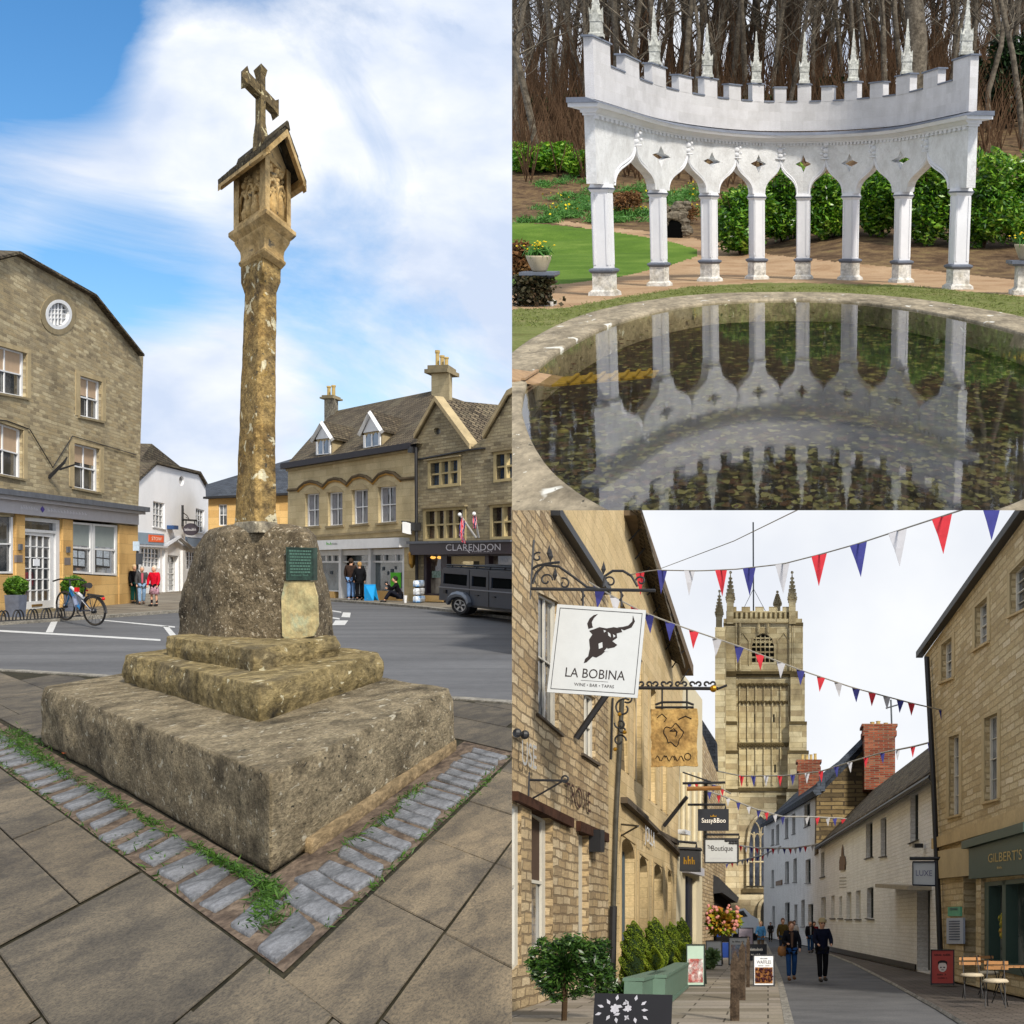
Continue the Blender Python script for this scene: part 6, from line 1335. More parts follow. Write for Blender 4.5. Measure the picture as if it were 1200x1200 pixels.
t = NT('pool bed leaves'); co = t.n('ShaderNodeTexCoord').outputs['Object']; nz = t.noise(co, .8, 5, .6); mp_ = t.n('ShaderNodeMapping'); mp_.inputs['Scale'].default_value = (1, .4, 1); t.l(co, mp_.inputs[0])
ad_ = t.mix(mp_.outputs[0], t.n('ShaderNodeTexNoise', Scale=1.5).outputs['Color'], .12); vo = t.n('ShaderNodeTexVoronoi', Scale=2.6); t.l(ad_, vo.inputs['Vector']); sp_ = t.n('ShaderNodeSeparateXYZ'); t.l(vo.outputs['Color'], sp_.inputs[0])
c = t.ramp(sp_.outputs[0], [(.1, (.015, .009, .006)), (.35, (.05, .026, .014)), (.55, (.032, .036, .012)), (.75, (.085, .085, .03)), (.95, (.15, .12, .06))]); c = t.mix(c, t.ramp(vo.outputs['Distance'], [(.15, (1.1,) * 3), (.6, (.25,) * 3)]), 1.0, 'MULTIPLY')
c = t.mix(c, t.ramp(nz, [(.38, (.4, .3, .26)), (.55, (.9, 1, .7)), (.7, (1.7, 1.8, .95))]), 1.0, 'MULTIPLY'); t.bsdf(c, .8, .2, 0, vo.outputs['Distance'], .5, .1)
m = MB(); m.poly([V((q.x, q.y, -1.5)) for q in IN]); single('pool_bed', m, t.m, 2, (0, 60, -1.5), kind='structure')
# sunken leaves and floating leaves
lr = random.Random(4); mc = MB()
for _ in range(4200):
 x, y = lr.uniform(612, 1192), lr.uniform(360, 597); c_ = G(2, x, y, lr.uniform(-1.3, -.5)); s_ = lr.uniform(.05, .17); a_ = lr.uniform(0, 6.3)
 mc.add([c_ + V((math.cos(a_ + q) * s_ * (1 if q_ % 2 else .7), math.sin(a_ + q) * s_ * 2.0 * (1 if q_ % 2 else .7), lr.uniform(-.02, .02))) for q_, q in enumerate([k_ * math.pi / 3 for k_ in range(6)])], [tuple(range(6))])
single('sunken_leaves', mc, leafmat('sunken leaf', ['#1c0f08', '#3e2214', '#4c3820', '#3c4220', '#6a6440', '#7c7a50', '#42241a'], .7, .2, 0, .15), 2, (0, 60, -1.3), 'brown and olive leaves lying under the pool water', 'leaves', kind='stuff')
pk = thing('ramp_plank', 'wooden plank ramp with cleats leading from the curb down into the pool', 'ramp', 2, G(2, 604, 441, .2))
a_, b_, c_ = G(2, 585, 438.5, .26), G(2, 653, 448.5, -.28), G(2, 770, 439, -1.0)
def plank(p0, p1, w, mt, nm):
 m = MB(); s_ = V((0, w, 0)); m.hexa([p0 - s_, p1 - s_, p1 + s_, p0 + s_], [q + V((0, 0, .07)) for q in (p0 - s_, p1 - s_, p1 + s_, p0 + s_)]); n_ = int((p1 - p0).length / 1.1)
 for k_ in range(1, n_): q = p0.lerp(p1, k_ / n_) + V((0, 0, .1)); m.hexa([q - s_, q - s_ + V((.12, 0, 0)), q + s_ + V((.12, 0, 0)), q + s_], [v + V((0, 0, .07)) for v in (q - s_, q - s_ + V((.12, 0, 0)), q + s_ + V((.12, 0, 0)), q + s_)])
 part(nm, m, mt, pk)
plank(a_, b_, 1.3, plain('weathered plank', '#a88a68', .8, var=.2), 'dry_plank'); plank(b_, c_, 1.2, plain('wet yellow plank', '#a8861c', .7, var=.25), 'sunken_plank')
# ---------------- terrain
DC = 119.0
def hz(x, D):
 u = D / DC; ks = ((0, 0), (1.16, 0), (1.5, 1.5), (1.85, 5.0), (2.3, 11.5), (2.7, 22), (3.1, 32), (4.6, 52), (7, 80))
 for (u0, z0), (u1, z1) in zip(ks, ks[1:]):
  if u <= u1: z = z0 + (z1 - z0) * (u - u0) / (u1 - u0); break
 else: z = 80
 if u > 1.2: z += noise.fractal(V((x * .03, D * .03, 0)), 1, 2, 4) * min(1.5, (u - 1.2) * 1.6)
 r = max(0, min(1, (x / D * F + 900 - 870) / 120)); 
 if u > 1.15: z += r * min(4.5, (u - 1.15) * 9)
 return z
def inpoly(x, y, P_):
 c = False; n = len(P_)
 for i in range(n):
  x0, y0 = P_[i][:2]; x1, y1 = P_[(i + 1) % n][:2]
  if (y0 > y) != (y1 > y) and x < (x1 - x0) * (y - y0) / (y1 - y0) + x0: c = not c
 return c
verge = [(500, 420), (604, 362), (655, 362), (725, 349), (810, 336), (900, 331), (1050, 333.5), (1192, 347), (1300, 360), (1300, 500), (500, 700)]
lawn = [(500, 352), (604, 338), (660, 333), (724, 325), (785, 311), (818, 300), (816, 292), (790, 284), (740, 275), (690, 268), (655, 264), (604, 260), (500, 257)]
path = [(500, 372), (604, 363), (655, 362), (725, 349), (810, 336), (900, 331), (1050, 333.5), (1192, 347), (1300, 360), (1300, 342), (1192, 328), (1100, 318), (1000, 309), (900, 298), (845, 285), (790, 275), (740, 269), (690, 263), (650, 258), (650, 262), (690, 268), (740, 275), (790, 284), (816, 292), (818, 300), (785, 311), (724, 325), (660, 333), (604, 338), (500, 352)]
OUP = [pix(2, V((q.x, q.y, 0))) for q in OU]
nx, ny = 230, 330; Z = {k_: MB() for k_ in ('verge', 'lawn', 'path', 'bank')}
xs = [540 + 730 * i / nx for i in range(nx + 1)]; Ds = [40 + 130 * (j / 200) for j in range(200)] + [170 + 130 * j / 100 for j in range(100)] + [300 + 319 * j / 30 for j in range(31)]
gridv = [[None] * (ny + 1) for _ in xs]
for i, x in enumerate(xs):
 for j, D in enumerate(Ds): X = (x - 900) / F * D; gridv[i][j] = V((X, D, hz(X, D)))
pxg = [[pix(2, q) for q in r] for r in gridv]
for i in range(nx):
 for j in range(ny):
  q4 = [(i, j), (i + 1, j), (i + 1, j + 1), (i, j + 1)]; cx = sum(pxg[a][b][0] for a, b in q4) / 4; cy = sum(pxg[a][b][1] for a, b in q4) / 4; jx, jy = noise.noise(V((cx * .2, cy * .4, 1))) * 1.6, noise.noise(V((cx * .2, cy * .4, 7))) * 1.2
  if all(inpoly(*pxg[a][b], OUP) for a, b in q4): continue
  D = gridv[i][j].y
  if D > 2.25 * DC: k_ = 'bank'
  elif inpoly(cx + jx, cy + jy, verge): k_ = 'verge'
  elif inpoly(cx + jx, cy + jy, lawn): k_ = 'lawn'
  elif inpoly(cx + jx, cy + jy, path): k_ = 'path'
  else: k_ = 'bank'
  Z[k_].add([gridv[a][b] for a, b in q4], [(0, 1, 2, 3)])
def gmat(nm, st, s1, s2, b=.4, bd=.1):
 t = NT(nm); co = t.n('ShaderNodeTexCoord').outputs['Object']; n1 = t.noise(co, s1, 8, .7); n2 = t.noise(co, s2, 5, .7)
 c = t.ramp(n1, st); c = t.mix(c, t.ramp(n2, [(.3, (.55,) * 3), (.7, (1.25,) * 3)]), 1.0, 'MULTIPLY'); t.bsdf(c, .95, .1, 0, n2, b, bd); return t.m
zm = {'verge': gmat('trodden grass', [(.3, C3('#5b5a30')), (.5, C3('#6c7440')), (.65, C3('#7f7a52')), (.75, C3('#8a7454'))], .25, 5), 'lawn': gmat('lawn grass', [(.3, C3('#43601e')), (.5, C3('#557228')), (.7, C3('#6c8438'))], .12, 6), 'path': gmat('gravel path', [(.3, C3('#8a6c50')), (.5, C3('#a58a6c')), (.7, C3('#b39a7c'))], .2, 9), 'bank': gmat('leaf litter bank', [(.3, C3('#3a2c20')), (.46, C3('#5c4a38')), (.6, C3('#786448')), (.72, C3('#6e7040'))], .35, 4, .8, .3)}
for k_, mb in Z.items(): mb.sm = False; single({'verge': 'grass_verge', 'lawn': 'lawn', 'path': 'gravel_path', 'bank': 'earth_bank'}[k_], mb, zm[k_], 2, (0, 80, 0), kind='structure')
def gyx(px, py):
 a, b = 118.0, 340.0
 for _ in range(22):
  c = (a + b) / 2
  if pix(2, V(((px - 900) / F * c, c, hz((px - 900) / F * c, c))))[1] > py: a = c
  else: b = c
 return gr(px, a)
def gr(px, D): X = (px - 900) / F * D; return V((X, D, hz(X, D)))
rp_ = np.random.RandomState(5); pts = []
for _ in range(4200):
 D = 66 + 45 * rp_.rand(); px = 560 + 660 * rp_.rand(); q = gr(px, D); x, y = pix(2, q)
 if inpoly(x, y, verge) and not inpoly(x, y, OUP): pts += [tuple(q + V((rp_.normal() * .2, rp_.normal() * .3, rp_.rand() * .10))) for _ in range(7)]
leafobj('verge_grass', pts, .13, leafmat('verge blades', ['#54602a', '#6d7a3a', '#7d8048'], .6, .2, .2, .3), None, 2, 3, .12, .6, base=(0, 80, 0), label='short trodden grass blades round the pool curb', cat='grass', kind='stuff')
# bulbs and low plants on the bank
pts = []; pty = []
for cx, cy, n_, sx__, sy__ in ((680, 236, 14, 22, 8), (668, 252, 16, 16, 6), (730, 255, 14, 14, 6), (715, 262, 10, 22, 3), (790, 237, 16, 18, 7), (757, 252, 8, 10, 6), (830, 250, 6, 8, 5), (640, 262, 8, 20, 3), (700, 222, 4, 14, 5), (812, 226, 7, 14, 6), (660, 215, 8, 22, 6), (750, 225, 10, 22, 8), (690, 245, 16, 26, 7)):
 for _ in range(n_):
  x, y = cx + rp_.normal() * sx__ * .6, cy + rp_.normal() * sy__ * .6; y = min(y, 261); q = gyx(x, y); h = .8
  pts += [tuple(q + V((rp_.normal() * .9, rp_.normal() * .9, abs(rp_.normal()) * h * .6))) for _ in range(110)]
  if rp_.rand() < .25: pty += [tuple(q + V((rp_.normal() * .8, -.8, 1.0 + rp_.rand() * .5))) for _ in range(3)]
leafobj('bulb_leaves', pts, .5, leafmat('bulb leaf', ['#2f5a22', '#4a7d34', '#6a9a4a'], .5, .3, .2, .3), None, 2, 3, .14, .7, base=(0, 150, 0), label='green bulb leaves and low plants growing on the earth bank', cat='plants', kind='stuff')
leafobj('daffodil_heads', pty, .22, plain('daffodil yellow', '#e8cc1a', .6, var=.08), None, 2, 3, .8, base=(0, 150, 0), label='small yellow daffodil heads scattered on the bank', cat='flowers', kind='stuff')
# ---------------- shrubs
m_laurel = leafmat('laurel leaves', ['#0f2a08', '#2a5412', '#4b7f1c', '#79a52c', '#a8bf4a'], .35, .45, .25, .22)
m_twig = plain('twig bark', '#4a3a2a', .9, .1, var=.2)
def shrub(px, D, rx, rz, seed, label, mt=m_laurel, n=5200, leaf=.42, group='laurel shrubs behind the colonnade', nm='laurel_shrub', cat='shrub'):
 q = gr(px, D); s_ = D / F; t_ = thing(nm, label, cat, 2, q, group=group); rx *= s_; rz *= s_; r_ = random.Random(seed)
 bl = [(q + V((r_.uniform(-.6, .6) * rx, r_.uniform(-.4, .4) * rx, rz * r_.uniform(.45, 1.45))), (rx * r_.uniform(.4, .62),) * 2 + (rz * r_.uniform(.32, .5),)) for _ in range(9)] + [(q + V((0, 0, rz * .7)), (rx * .85, rx * .8, rz * .68))]
 leafobj('foliage', blobpts(bl, n, seed, .6), leaf, mt, t_, seed=seed, aspect=.36, droop=-.1)
 m = MB()
 for k_ in range(7): a_ = r_.uniform(0, 6.28); m.tube([q, q + V((math.cos(a_) * rx * .3, math.sin(a_) * rx * .3, rz * .9)), q + V((math.cos(a_) * rx * .6, math.sin(a_) * rx * .6, rz * 1.5))], [.12, .08, .03], 5)
 part('stems', m, m_twig, t_); return t_
for i, (px, D, rx, rz, lb_) in enumerate(((868, 172, 40, 46, 'rounded laurel shrub seen between the third and fourth columns'), (915, 178, 34, 46, 'laurel shrub seen between the fourth and fifth columns'), (962, 170, 36, 42, 'lower laurel shrub seen beside the fifth column'), (1030, 168, 38, 52, 'tall laurel shrub seen left of the seventh column'), (1086, 160, 44, 58, 'large glossy laurel shrub between the seventh and eighth columns'), (1146, 158, 44, 60, 'broad laurel shrub just right of the eighth column'), (1194, 160, 36, 58, 'rightmost laurel shrub at the edge of the garden view'))): shrub(px, D, rx, rz, 20 + i, lb_, n=14000, leaf=.34)
for i, (px, D, rx, rz, lb_) in enumerate(((622, 300, 28, 19, 'bright green laurel at the far left foot of the bare wood'), (660, 296, 26, 20, 'middle bright laurel at the left foot of the bare wood'), (690, 290, 22, 18, 'bright laurel just left of the colonnade at the foot of the wood'))): shrub(px, D, rx, rz, 40 + i, lb_, n=6000, leaf=.6, group='laurels below the bare wood', mt=leafmat('bright laurel', ['#254a10', '#48801c', '#7aa82e', '#a4c23e'], .4, .4, .25, .15))
m_dry = leafmat('dry brown leaves', ['#3a2414', '#5c3c22', '#7d5a3a', '#8b7048'], .8, .1, .1, .4)
for px, D, rx, rz, n_, lb_ in ((620, 128, 26, 26, 2600, 'brown leafless-looking shrub above the daffodil urn'), (740, 235, 22, 15, 1500, 'thin brown shrub on the bank behind the first arch'), (805, 225, 20, 14, 1500, 'thin brown shrub on the bank behind the second arch')): shrub(px, D, rx, rz, px, lb_, m_dry, n_, .28, 'dry shrubs on the bank', 'dry_shrub')
# ---------------- bare wood
m_bark = mottled('tree bark', ['#413a32', '#5e564a', '#7a7163', '#4c453b'], .5, 4, .95, .6, .15, dark=.6); m_bark2 = mottled('dark bark', ['#15110d', '#241d17', '#33291f'], .5, 4, .95, .4, .1, dark=.7)
def bare(seed, thick, lean=.0, low=.35, n=12, mt=m_bark, lv=3):
 r = random.Random(seed); tr_ = MB(); br = MB(); H = 110.0
 def wob(p, d, L, r0, r1, k, mb, ns):
  pts = [p]; q = p.copy(); dd = d.copy()
  for i in range(k): dd = (dd + V((r.gauss(0, .10), r.gauss(0, .10), r.gauss(0, .05) + .03))).normalized(); q = q + dd * L / k; pts.append(q.copy())
  mb.tube(pts, [r0 + (r1 - r0) * i / k for i in range(k + 1)], ns, False); return pts, dd
 tp, _ = wob(V((0, 0, -2)), V((lean, 0, 1)).normalized(), H, thick, thick * .25, 9, tr_, 8)
 def rec(p, d, L, r0, lev):
  pts, dd = wob(p, d, L, r0, r0 * .3, 4 if lev < 2 else 3, br, 4 if lev < 2 else 3)
  if lev >= lv: return
  for _ in range(6 if lev < 2 else 5):
   i = r.randint(1, len(pts) - 1); a = r.uniform(0, 6.28); nd = (dd + V((math.cos(a), math.sin(a) * .8, r.uniform(-.2, .7))) * .8).normalized(); rec(pts[i], nd, L * r.uniform(.4, .62), r0 * .36, lev + 1)
 for i in range(n):
  f = low + (1 - low) * (i + r.random()) / n; k = min(8, int(f * 9)); p = tp[k].lerp(tp[k + 1], f * 9 - k); a = r.uniform(0, 6.28)
  rec(p, V((math.cos(a), math.sin(a), r.uniform(.35, 1.1))).normalized(), H * r.uniform(.16, .30), thick * .32 * (1 - .5 * f), 1)
 return tr_, br
protos = []
def bare_tree(px, D, w, i, label=None, mt=m_bark):
 q = gr(px, D)
 if len(protos) < 5:
  t_ = thing('bare_tree', label, 'bare tree', 2, q, group='bare trees in the wood behind the colonnade'); tr_, br = bare(60 + i, .85, .03 * ((i % 3) - 1), .12 + .1 * (i % 3), 24)
  for mb in (tr_, br): mb.v = [v + q for v in mb.v]
  part('trunk', tr_, mt, t_, smooth=True); part('branches', br, mt, t_); protos.append(t_); return
 s_ = (D / 330) * (.72 + .28 * rg.random()); dup(protos[i % 5], q, rg.uniform(0, 6.28), s_, label)
TL = 'slender bare tree in the wood behind the colonnade, one of many grey-brown trunks'
for i, (px, D) in enumerate([(622, 330), (645, 300), (728, 340), (790, 320), (1036, 340), (752, 380), (848, 420), (872, 380), (922, 330), (905, 460), (955, 400), (985, 420), (1004, 360), (1100, 330), (1146, 320), (1118, 400), (1185, 300), (1165, 370), (1080, 420), (700, 420), (668, 460), (608, 420), (820, 330), (635, 480), (765, 470), (885, 500), (940, 520), (1020, 480), (1055, 510), (1135, 480), (1196, 440), (715, 520), (805, 520), (600, 560), (690, 580), (770, 590), (850, 580), (930, 590), (1005, 580), (1080, 590), (1160, 580), (835, 450)] + [(603 + 14.4 * k_, 360 + (k_ * 67) % 230) for k_ in range(42)] + [(598 + 8.3 * k_, 470 + (k_ * 83) % 140) for k_ in range(73)]): bare_tree(px, D, 0, i, TL)
bt = thing('thick_tree', 'thickest bare trunk, rising behind the battlements between the sixth and seventh pinnacles', 'bare tree', 2, gr(1066, 300)); tr_, br = bare(99, 2.7, 0, .3, 16); q = gr(1066, 300)
for mb in (tr_, br): mb.v = [v + q for v in mb.v]
part('trunk', tr_, m_bark, bt, smooth=True); part('branches', br, m_bark, bt)
m_eg = leafmat('dark evergreen leaves', ['#060d05', '#10200c', '#1d3414', '#2c4a1e'], .5, .3, .1, .2)
for px, D, rx, rz, lb_ in ((812, 330, 20, 26, 'dark evergreen tree showing over the battlements left of centre'), (1168, 330, 32, 60, 'dark evergreen tree at the right edge of the wood'), (640, 400, 34, 18, 'dark holly understorey left of the colonnade'), (700, 400, 26, 17, 'dark evergreen shrub touching the left end of the colonnade'), (900, 380, 30, 14, 'low dark evergreen behind the middle battlements'), (985, 400, 30, 14, 'low dark evergreen behind the right battlements'), (1130, 380, 20, 30, 'middle-sized dark evergreen right of the last pinnacle')): shrub(px, D, rx, rz, px, lb_, m_eg, 7000, .8, 'evergreens inside the bare wood', 'evergreen_tree', 'evergreen')
pts = []
for _ in range(1100): q = gr(rp_.uniform(600, 1195), rp_.uniform(280, 520)); pts.append(q)
m = MB()
for q in pts:
 for k_ in range(5): a_ = rp_.rand() * 6.28; h = rp_.uniform(6, 18) * (1 + (q.y > 400) * rp_.rand() * 2.2); m.tube([q, q + V((math.cos(a_) * h * .15, math.sin(a_) * h * .15, h * .5)), q + V((math.cos(a_) * h * .4, math.sin(a_) * h * .4, h))], [.13, .09, .02], 3, False)
single('brushwood', m, plain('brush twig', '#5b4634', .9, .1, var=.25), 2, (0, 380, 20), 'tangle of thin bare saplings and brushwood under the trees', 'brushwood', kind='stuff')
# far woodland slope seen through the trunks
m = MB(); m.grid(lambda u, v: V(((-.32 + .6 * u) * 760, 700 + 60 * v, 30 + 95 * v + 10 * noise.noise(V((u * 9, v, 0))))), 40, 4)
# ---------------- grotto, urns
gq = gr(794, 200); gt = thing('grotto_opening', 'low rough stone grotto with a square dark opening in the bank', 'grotto', 2, gq); s_ = 200 / F
m = MB(); rg2 = random.Random(9)
for k_ in range(34):
 a_ = math.pi * k_ / 22 if k_ < 23 else 0; c_ = gq + (V((-14 * math.cos(a_) * s_ * rg2.uniform(.85, 1.1), -1.2, (4 + 22 * math.sin(a_) * rg2.uniform(.8, 1.1)) * s_)) if k_ < 23 else V((rg2.uniform(-15, 15) * s_, -1.0, (26 + rg2.uniform(0, 10)) * s_)))
 m.ball(c_, rg2.uniform(.55, .95), 8, 6, .4, k_, (1.3, .9, .8))
part('stonework', m, mottled('grotto stone', ['#4a443c', '#7b7264', '#918775'], .6, 5, .95, .6, .1), gt)
m = MB(); m.hexa([gq + V((x * s_, y, z * s_)) for x, y, z in ((-9, -1.6, -2), (9, -1.6, -2), (9, 1, -2), (-9, 1, -2))], [gq + V((x * s_, y, z * s_)) for x, y, z in ((-9, -1.6, 19), (9, -1.6, 19), (9, 1, 19), (-9, 1, 19))]); part('painted_opening', m, plain('painted void shade', (.004, .004, .004, 1), 1, 0), gt)  # solid near-black block paints the shade inside the opening
def urn(px, py, label1, label2, flowers):
 b_ = G(2, px, py); s_ = b_.y / F; d = -1 if flowers else 1
 t_ = thing('stone_pedestal', label1, 'pedestal', 2, b_); m = MB()
 def bx_(w, z0, z1, dx=0, w1=None): w1 = w1 or w; m.hexa([b_ + V(((dx + x * w) * s_, y * w * s_, z0 * s_)) for x, y in ((-1, -1), (1, -1), (1, 1), (-1, 1))], [b_ + V(((dx + x * w1) * s_, y * w1 * s_, z1 * s_)) for x, y in ((-1, -1), (1, -1), (1, 1), (-1, 1))])
 bx_(16, 0, 5); bx_(14, 5, 8, 0, 11); bx_(11, 8, 32); part('shaft', m, m_dirty, t_); m = MB(); bx_(17, 32, 34.5, 0, 20); bx_(20, 34.5, 38, 0, 20); part('top_slab', m, m_ld, t_)
 u_ = thing('flower_urn', label2, 'urn', 2, b_ + V((0, 0, 38 * s_))); c_ = b_ + V((0, 0, 38 * s_)); m = MB(); m.lathe([(7 * s_, 0), (9 * s_, 2 * s_), (13 * s_, 12 * s_), (14.5 * s_, 16 * s_), (14.8 * s_, 18 * s_), (13.5 * s_, 18 * s_), (12 * s_, 15 * s_)], c_, 24); m.sm = True; part('bowl', m, plain('pale stone bowl', '#b9ad94', .85, var=.12, scale=1), u_)
 pts = [tuple(c_ + V((rp_.normal() * 6 * s_, rp_.normal() * 6 * s_, (18 + 8 * rp_.rand()) * s_))) for _ in range(260)]; leafobj('leaves', pts, .42, leafmat('bulb leaf', []), u_, seed=3, aspect=.12, droop=.9)
 if flowers:
  m = MB()
  for _ in range(26): q = c_ + V((rp_.normal() * 7 * s_, -rp_.rand() * 8 * s_, (24 + 10 * rp_.rand()) * s_)); m.ball(q, .9 * s_, 6, 4); m.lathe([(1.9 * s_, 0), (.3 * s_, .5 * s_)], q, 6)
  part('daffodils', m, plain('daffodil yellow', '#e8cc1a'), u_)
 return b_, s_
b_, s_ = urn(634, 358, 'stone pedestal half covered in dark ivy left of the colonnade', 'pale stone bowl of yellow daffodils on the ivy-clad pedestal', True)
t_ = thing('ivy', 'dark ivy trailing over the left side of the stone pedestal', 'ivy', 2, b_ + V((-12 * s_, 0, 0))); iv = np.array([tuple(b_ + V(((-6 + rp_.normal() * 9) * s_, (-14 + rp_.normal() * 5) * s_, (2 + 32 * rp_.rand()) * s_))) for _ in range(3800)]); leafobj('ivy_leaves', iv, .15, leafmat('ivy leaves', ['#12140c', '#2a2c18', '#3e3a22', '#4c3c2a'], .6, .3, .1, .5), t_, seed=2, aspect=.7)
urn(1201, 345, 'white stone pedestal at the right edge of the garden', 'stone urn with a yellow flower at the right edge of the garden', True)
# ================================================================ PLACE 3: shopping street with bunting below the church tower
USC[0] = .5; TY[0] = .45; ALB[0] = 1.0
m = MB(); m.grid(lambda u, v: V((900 * math.sin(-.25 + .5 * u), 900 * math.cos(-.25 + .5 * u), -30 + 420 * v)), 24, 4)
t = NT('pale overcast sky'); co = t.n('ShaderNodeTexCoord').outputs['Object']; c = t.ramp(t.noise(co, .006, 5, .5), [(.35, (.48, .50, .54)), (.65, (.575, .585, .60))]); e = t.n('ShaderNodeEmission'); t.l(c, e.inputs[0]); t.l(e.outputs[0], t.out.inputs[0])
single('sky', m, t.m, 3, (0, 900, 0), kind='structure')
g3 = lambda x, y, z=0: G(3, x, y, z)
m_rd = gmat('street tarmac', [(.3, (.09, .09, .093)), (.5, (.135, .134, .135)), (.7, (.17, .168, .165))], .5, 30, .3, .01)
m = MB(); m.grid(lambda u, v: V((-60 + 120 * u, 12 + 300 * v, -.06)), 10, 20); single('street', m, m_rd, 3, (0, 30, -.06), kind='structure')
m_flag = masonry('york flagstones', ['#7d7464', '#958b79', '#a1978a', '#8a8171'], '#4e473c', 1.5, .9, .02, .01, bump=.25, big=.3)
m = MB(); l = [g3(x, y) for x, y in ((922, 1215), (918, 1192), (911, 1150), (903, 1122), (896, 1103))]; m.poly([V((-6, l[0].y, 0))] + l + [V((-6, l[-1].y, 0))]); USC[0] = 1
for a_, b_ in zip(l, l[1:]): m.poly([a_ - V((0, 0, .08)), b_ - V((0, 0, .08)), b_, a_])
single('left_pavement', m, m_flag, 3, (-3, 30, 0), kind='structure')
m = MB()
for a_, b_ in zip(l, l[1:]): w = V((.16, 0, 0)); m.hexa([a_ - V((0, 0, .09)), b_ - V((0, 0, .09)), b_ + w - V((0, 0, .09)), a_ + w - V((0, 0, .09))], [a_ + V((0, 0, .005)), b_ + V((0, 0, .005)), b_ + w + V((0, 0, .005)), a_ + w + V((0, 0, .005))])
single('street_kerb', m, mottled('kerb stone', []), 3, (0, 30, 0), kind='structure')
m = MB(); r_ = [g3(x, y) for x, y in ((958, 1112), (1000, 1128), (1050, 1153), (1100, 1180), (1125, 1195), (1160, 1215))]; m.poly([q + V((0, 0, -.05)) for q in r_] + [V((12, r_[-1].y, -.05)), V((12, r_[0].y, -.05))]); single('right_pavement', m, masonry('brick paving', ['#5e564f', '#6c635b', '#575049'], '#3d3833', .4, .2, .02, .005, bump=.2, big=.3), 3, (5, 30, 0), kind='structure')
m = MB(); m.tube([q + V((0, 0, -.045)) for q in r_], .05, 4); single('channel_stones', m, MATS['kerb stone'], 3, (3, 40, 0), kind='structure')
USC[0] = .5
# ---------------- left side
m_rub = masonry('golden rubble wall', ['#b39c78', '#cfb993', '#c0a67c', '#dcc9a6', '#a38d6c', '#c7ad84'], '#8f7d62', .42, .2, .022, .06, bump=1.1, big=.35, bdist=.07, stain='#6e5a44')
m_ash3 = masonry('golden ashlar wall', ['#c2aa7c', '#d1ba8e', '#caB184'], '#9a8660', 1.3, .36, .008, .006, bump=.3, big=.4)
m_fr = plain('off white joinery', '#c9c4b6', .5, .3, var=.06); m_dsur = plain('golden dressed stone', '#c2ab80', .9, .1, var=.16, scale=.8, bump=.3); m_cream = plain('cream render', '#cfc3a4', .8, .1, var=.06)
m_wood = plain('old oak lintel', '#4a3226', .9, .1, var=.3, scale=4, bump=.4)
FL = Fac(3, (604, 1184.5), (840, 1112.5))
b1 = thing('rubble_stone_building', 'golden rubble stone building lettered TROVE at the left edge of the street', 'building', 3, FL.a)
U1 = (631, 694, 838, 655, 706, 858); U2 = (684, 810, 884, 698, 818, 893); L1 = (623, 944, 1118, 648, 962, 1109); L2 = (678, 972, 1104, 690, 980, 1101); L0 = (590, 940, 1150, 611, 945, 1130)
part('wall', wallmesh(FL, [(560, 1198), (713, 1151.3), (713, 700), (650, 601), (604, 530), (560, 470)], [hole(x) for x in (U1, U2, L1, L2, L0)], 6, .35), m_rub, b1)
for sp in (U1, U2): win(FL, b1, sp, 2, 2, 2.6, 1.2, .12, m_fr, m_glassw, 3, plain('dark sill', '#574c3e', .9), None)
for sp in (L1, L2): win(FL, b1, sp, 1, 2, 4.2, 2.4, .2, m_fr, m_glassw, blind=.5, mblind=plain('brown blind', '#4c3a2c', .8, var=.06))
win(FL, b1, L0, 1, 2, 4, 2, .1, m_fr, m_glass)
for sp in ((600, 927, 938, 667, 959, 970), (675, 962, 974, 709, 977, 987)): m = MB(); q = FL.q(sp); q.bar(m, 0, 1, 0, 1, -.2, .12); part('lintel', m, m_wood, b1)
m = MB(); q = FL.q((645, 594, 604, 707, 688, 697)); q.bar(m, 0, 1, 0, 1, -.1, .22); part('gutter', m, m_black, b1)
rust = plain('rusted steel', '#4a2c1c', .7, .3, .3, var=.3)
m = MB(); q = FL.q((660, 915, 940, 690, 929, 953)); text(m, 'TROVE', q.P, 0, 1, 0, 1, .05)
lt_ = part('lettering', m, rust, b1, 'rusty steel letters TROVE')
m = MB(); q = FL.q((604.5, 867, 896, 622, 874, 902)); text(m, 'USE', q.P, 0, 1, 0, 1, .12); part('lettering', m, plain('pale metal letters', '#a9a9a6', .5, .4, var=.05), b1, 'pale metal letters USE')
m = MB(); m.tube([FL.pt(604, 860, .1), FL.pt(617, 861, .1)], .04, 6); m.ball(FL.pt(615, 861, .16), .09, 8, 6); m.ball(FL.pt(606, 859, .16), .09, 8, 6); part('iron_rail', m, m_black, b1)
m = MB(); q = FL.q((690, 972, 998, 695, 973, 999)); q.bar(m, 0, 1, 0, 1, 0, .3); part('wall_light', m, m_black, b1)
m = MB(); m.tube([FL.pt(675, 865, .05), FL.pt(675, 865, .05) + V((.9, -.2, 1.3))], .08, 6); part('flagpole_socket', m, m_black, b1)
def onp(x, y, Y): return AT(3, x, y, Y)
def scroll(m, cx, cy, r, Y, t0, t1, th=.02, dec=.7, fl=1):
 m.tube([onp(cx + fl * r * (1 - dec * k / 16) * math.cos(t0 + (t1 - t0) * k / 16), cy - r * (1 - dec * k / 16) * math.sin(t0 + (t1 - t0) * k / 16), Y) for k in range(17)], th, 6)
def QY(p4, Y): q = Qd(type('o', (), dict(n=V((0, -1, 0))))(), [onp(x, y, Y) for x, y in p4]); return q
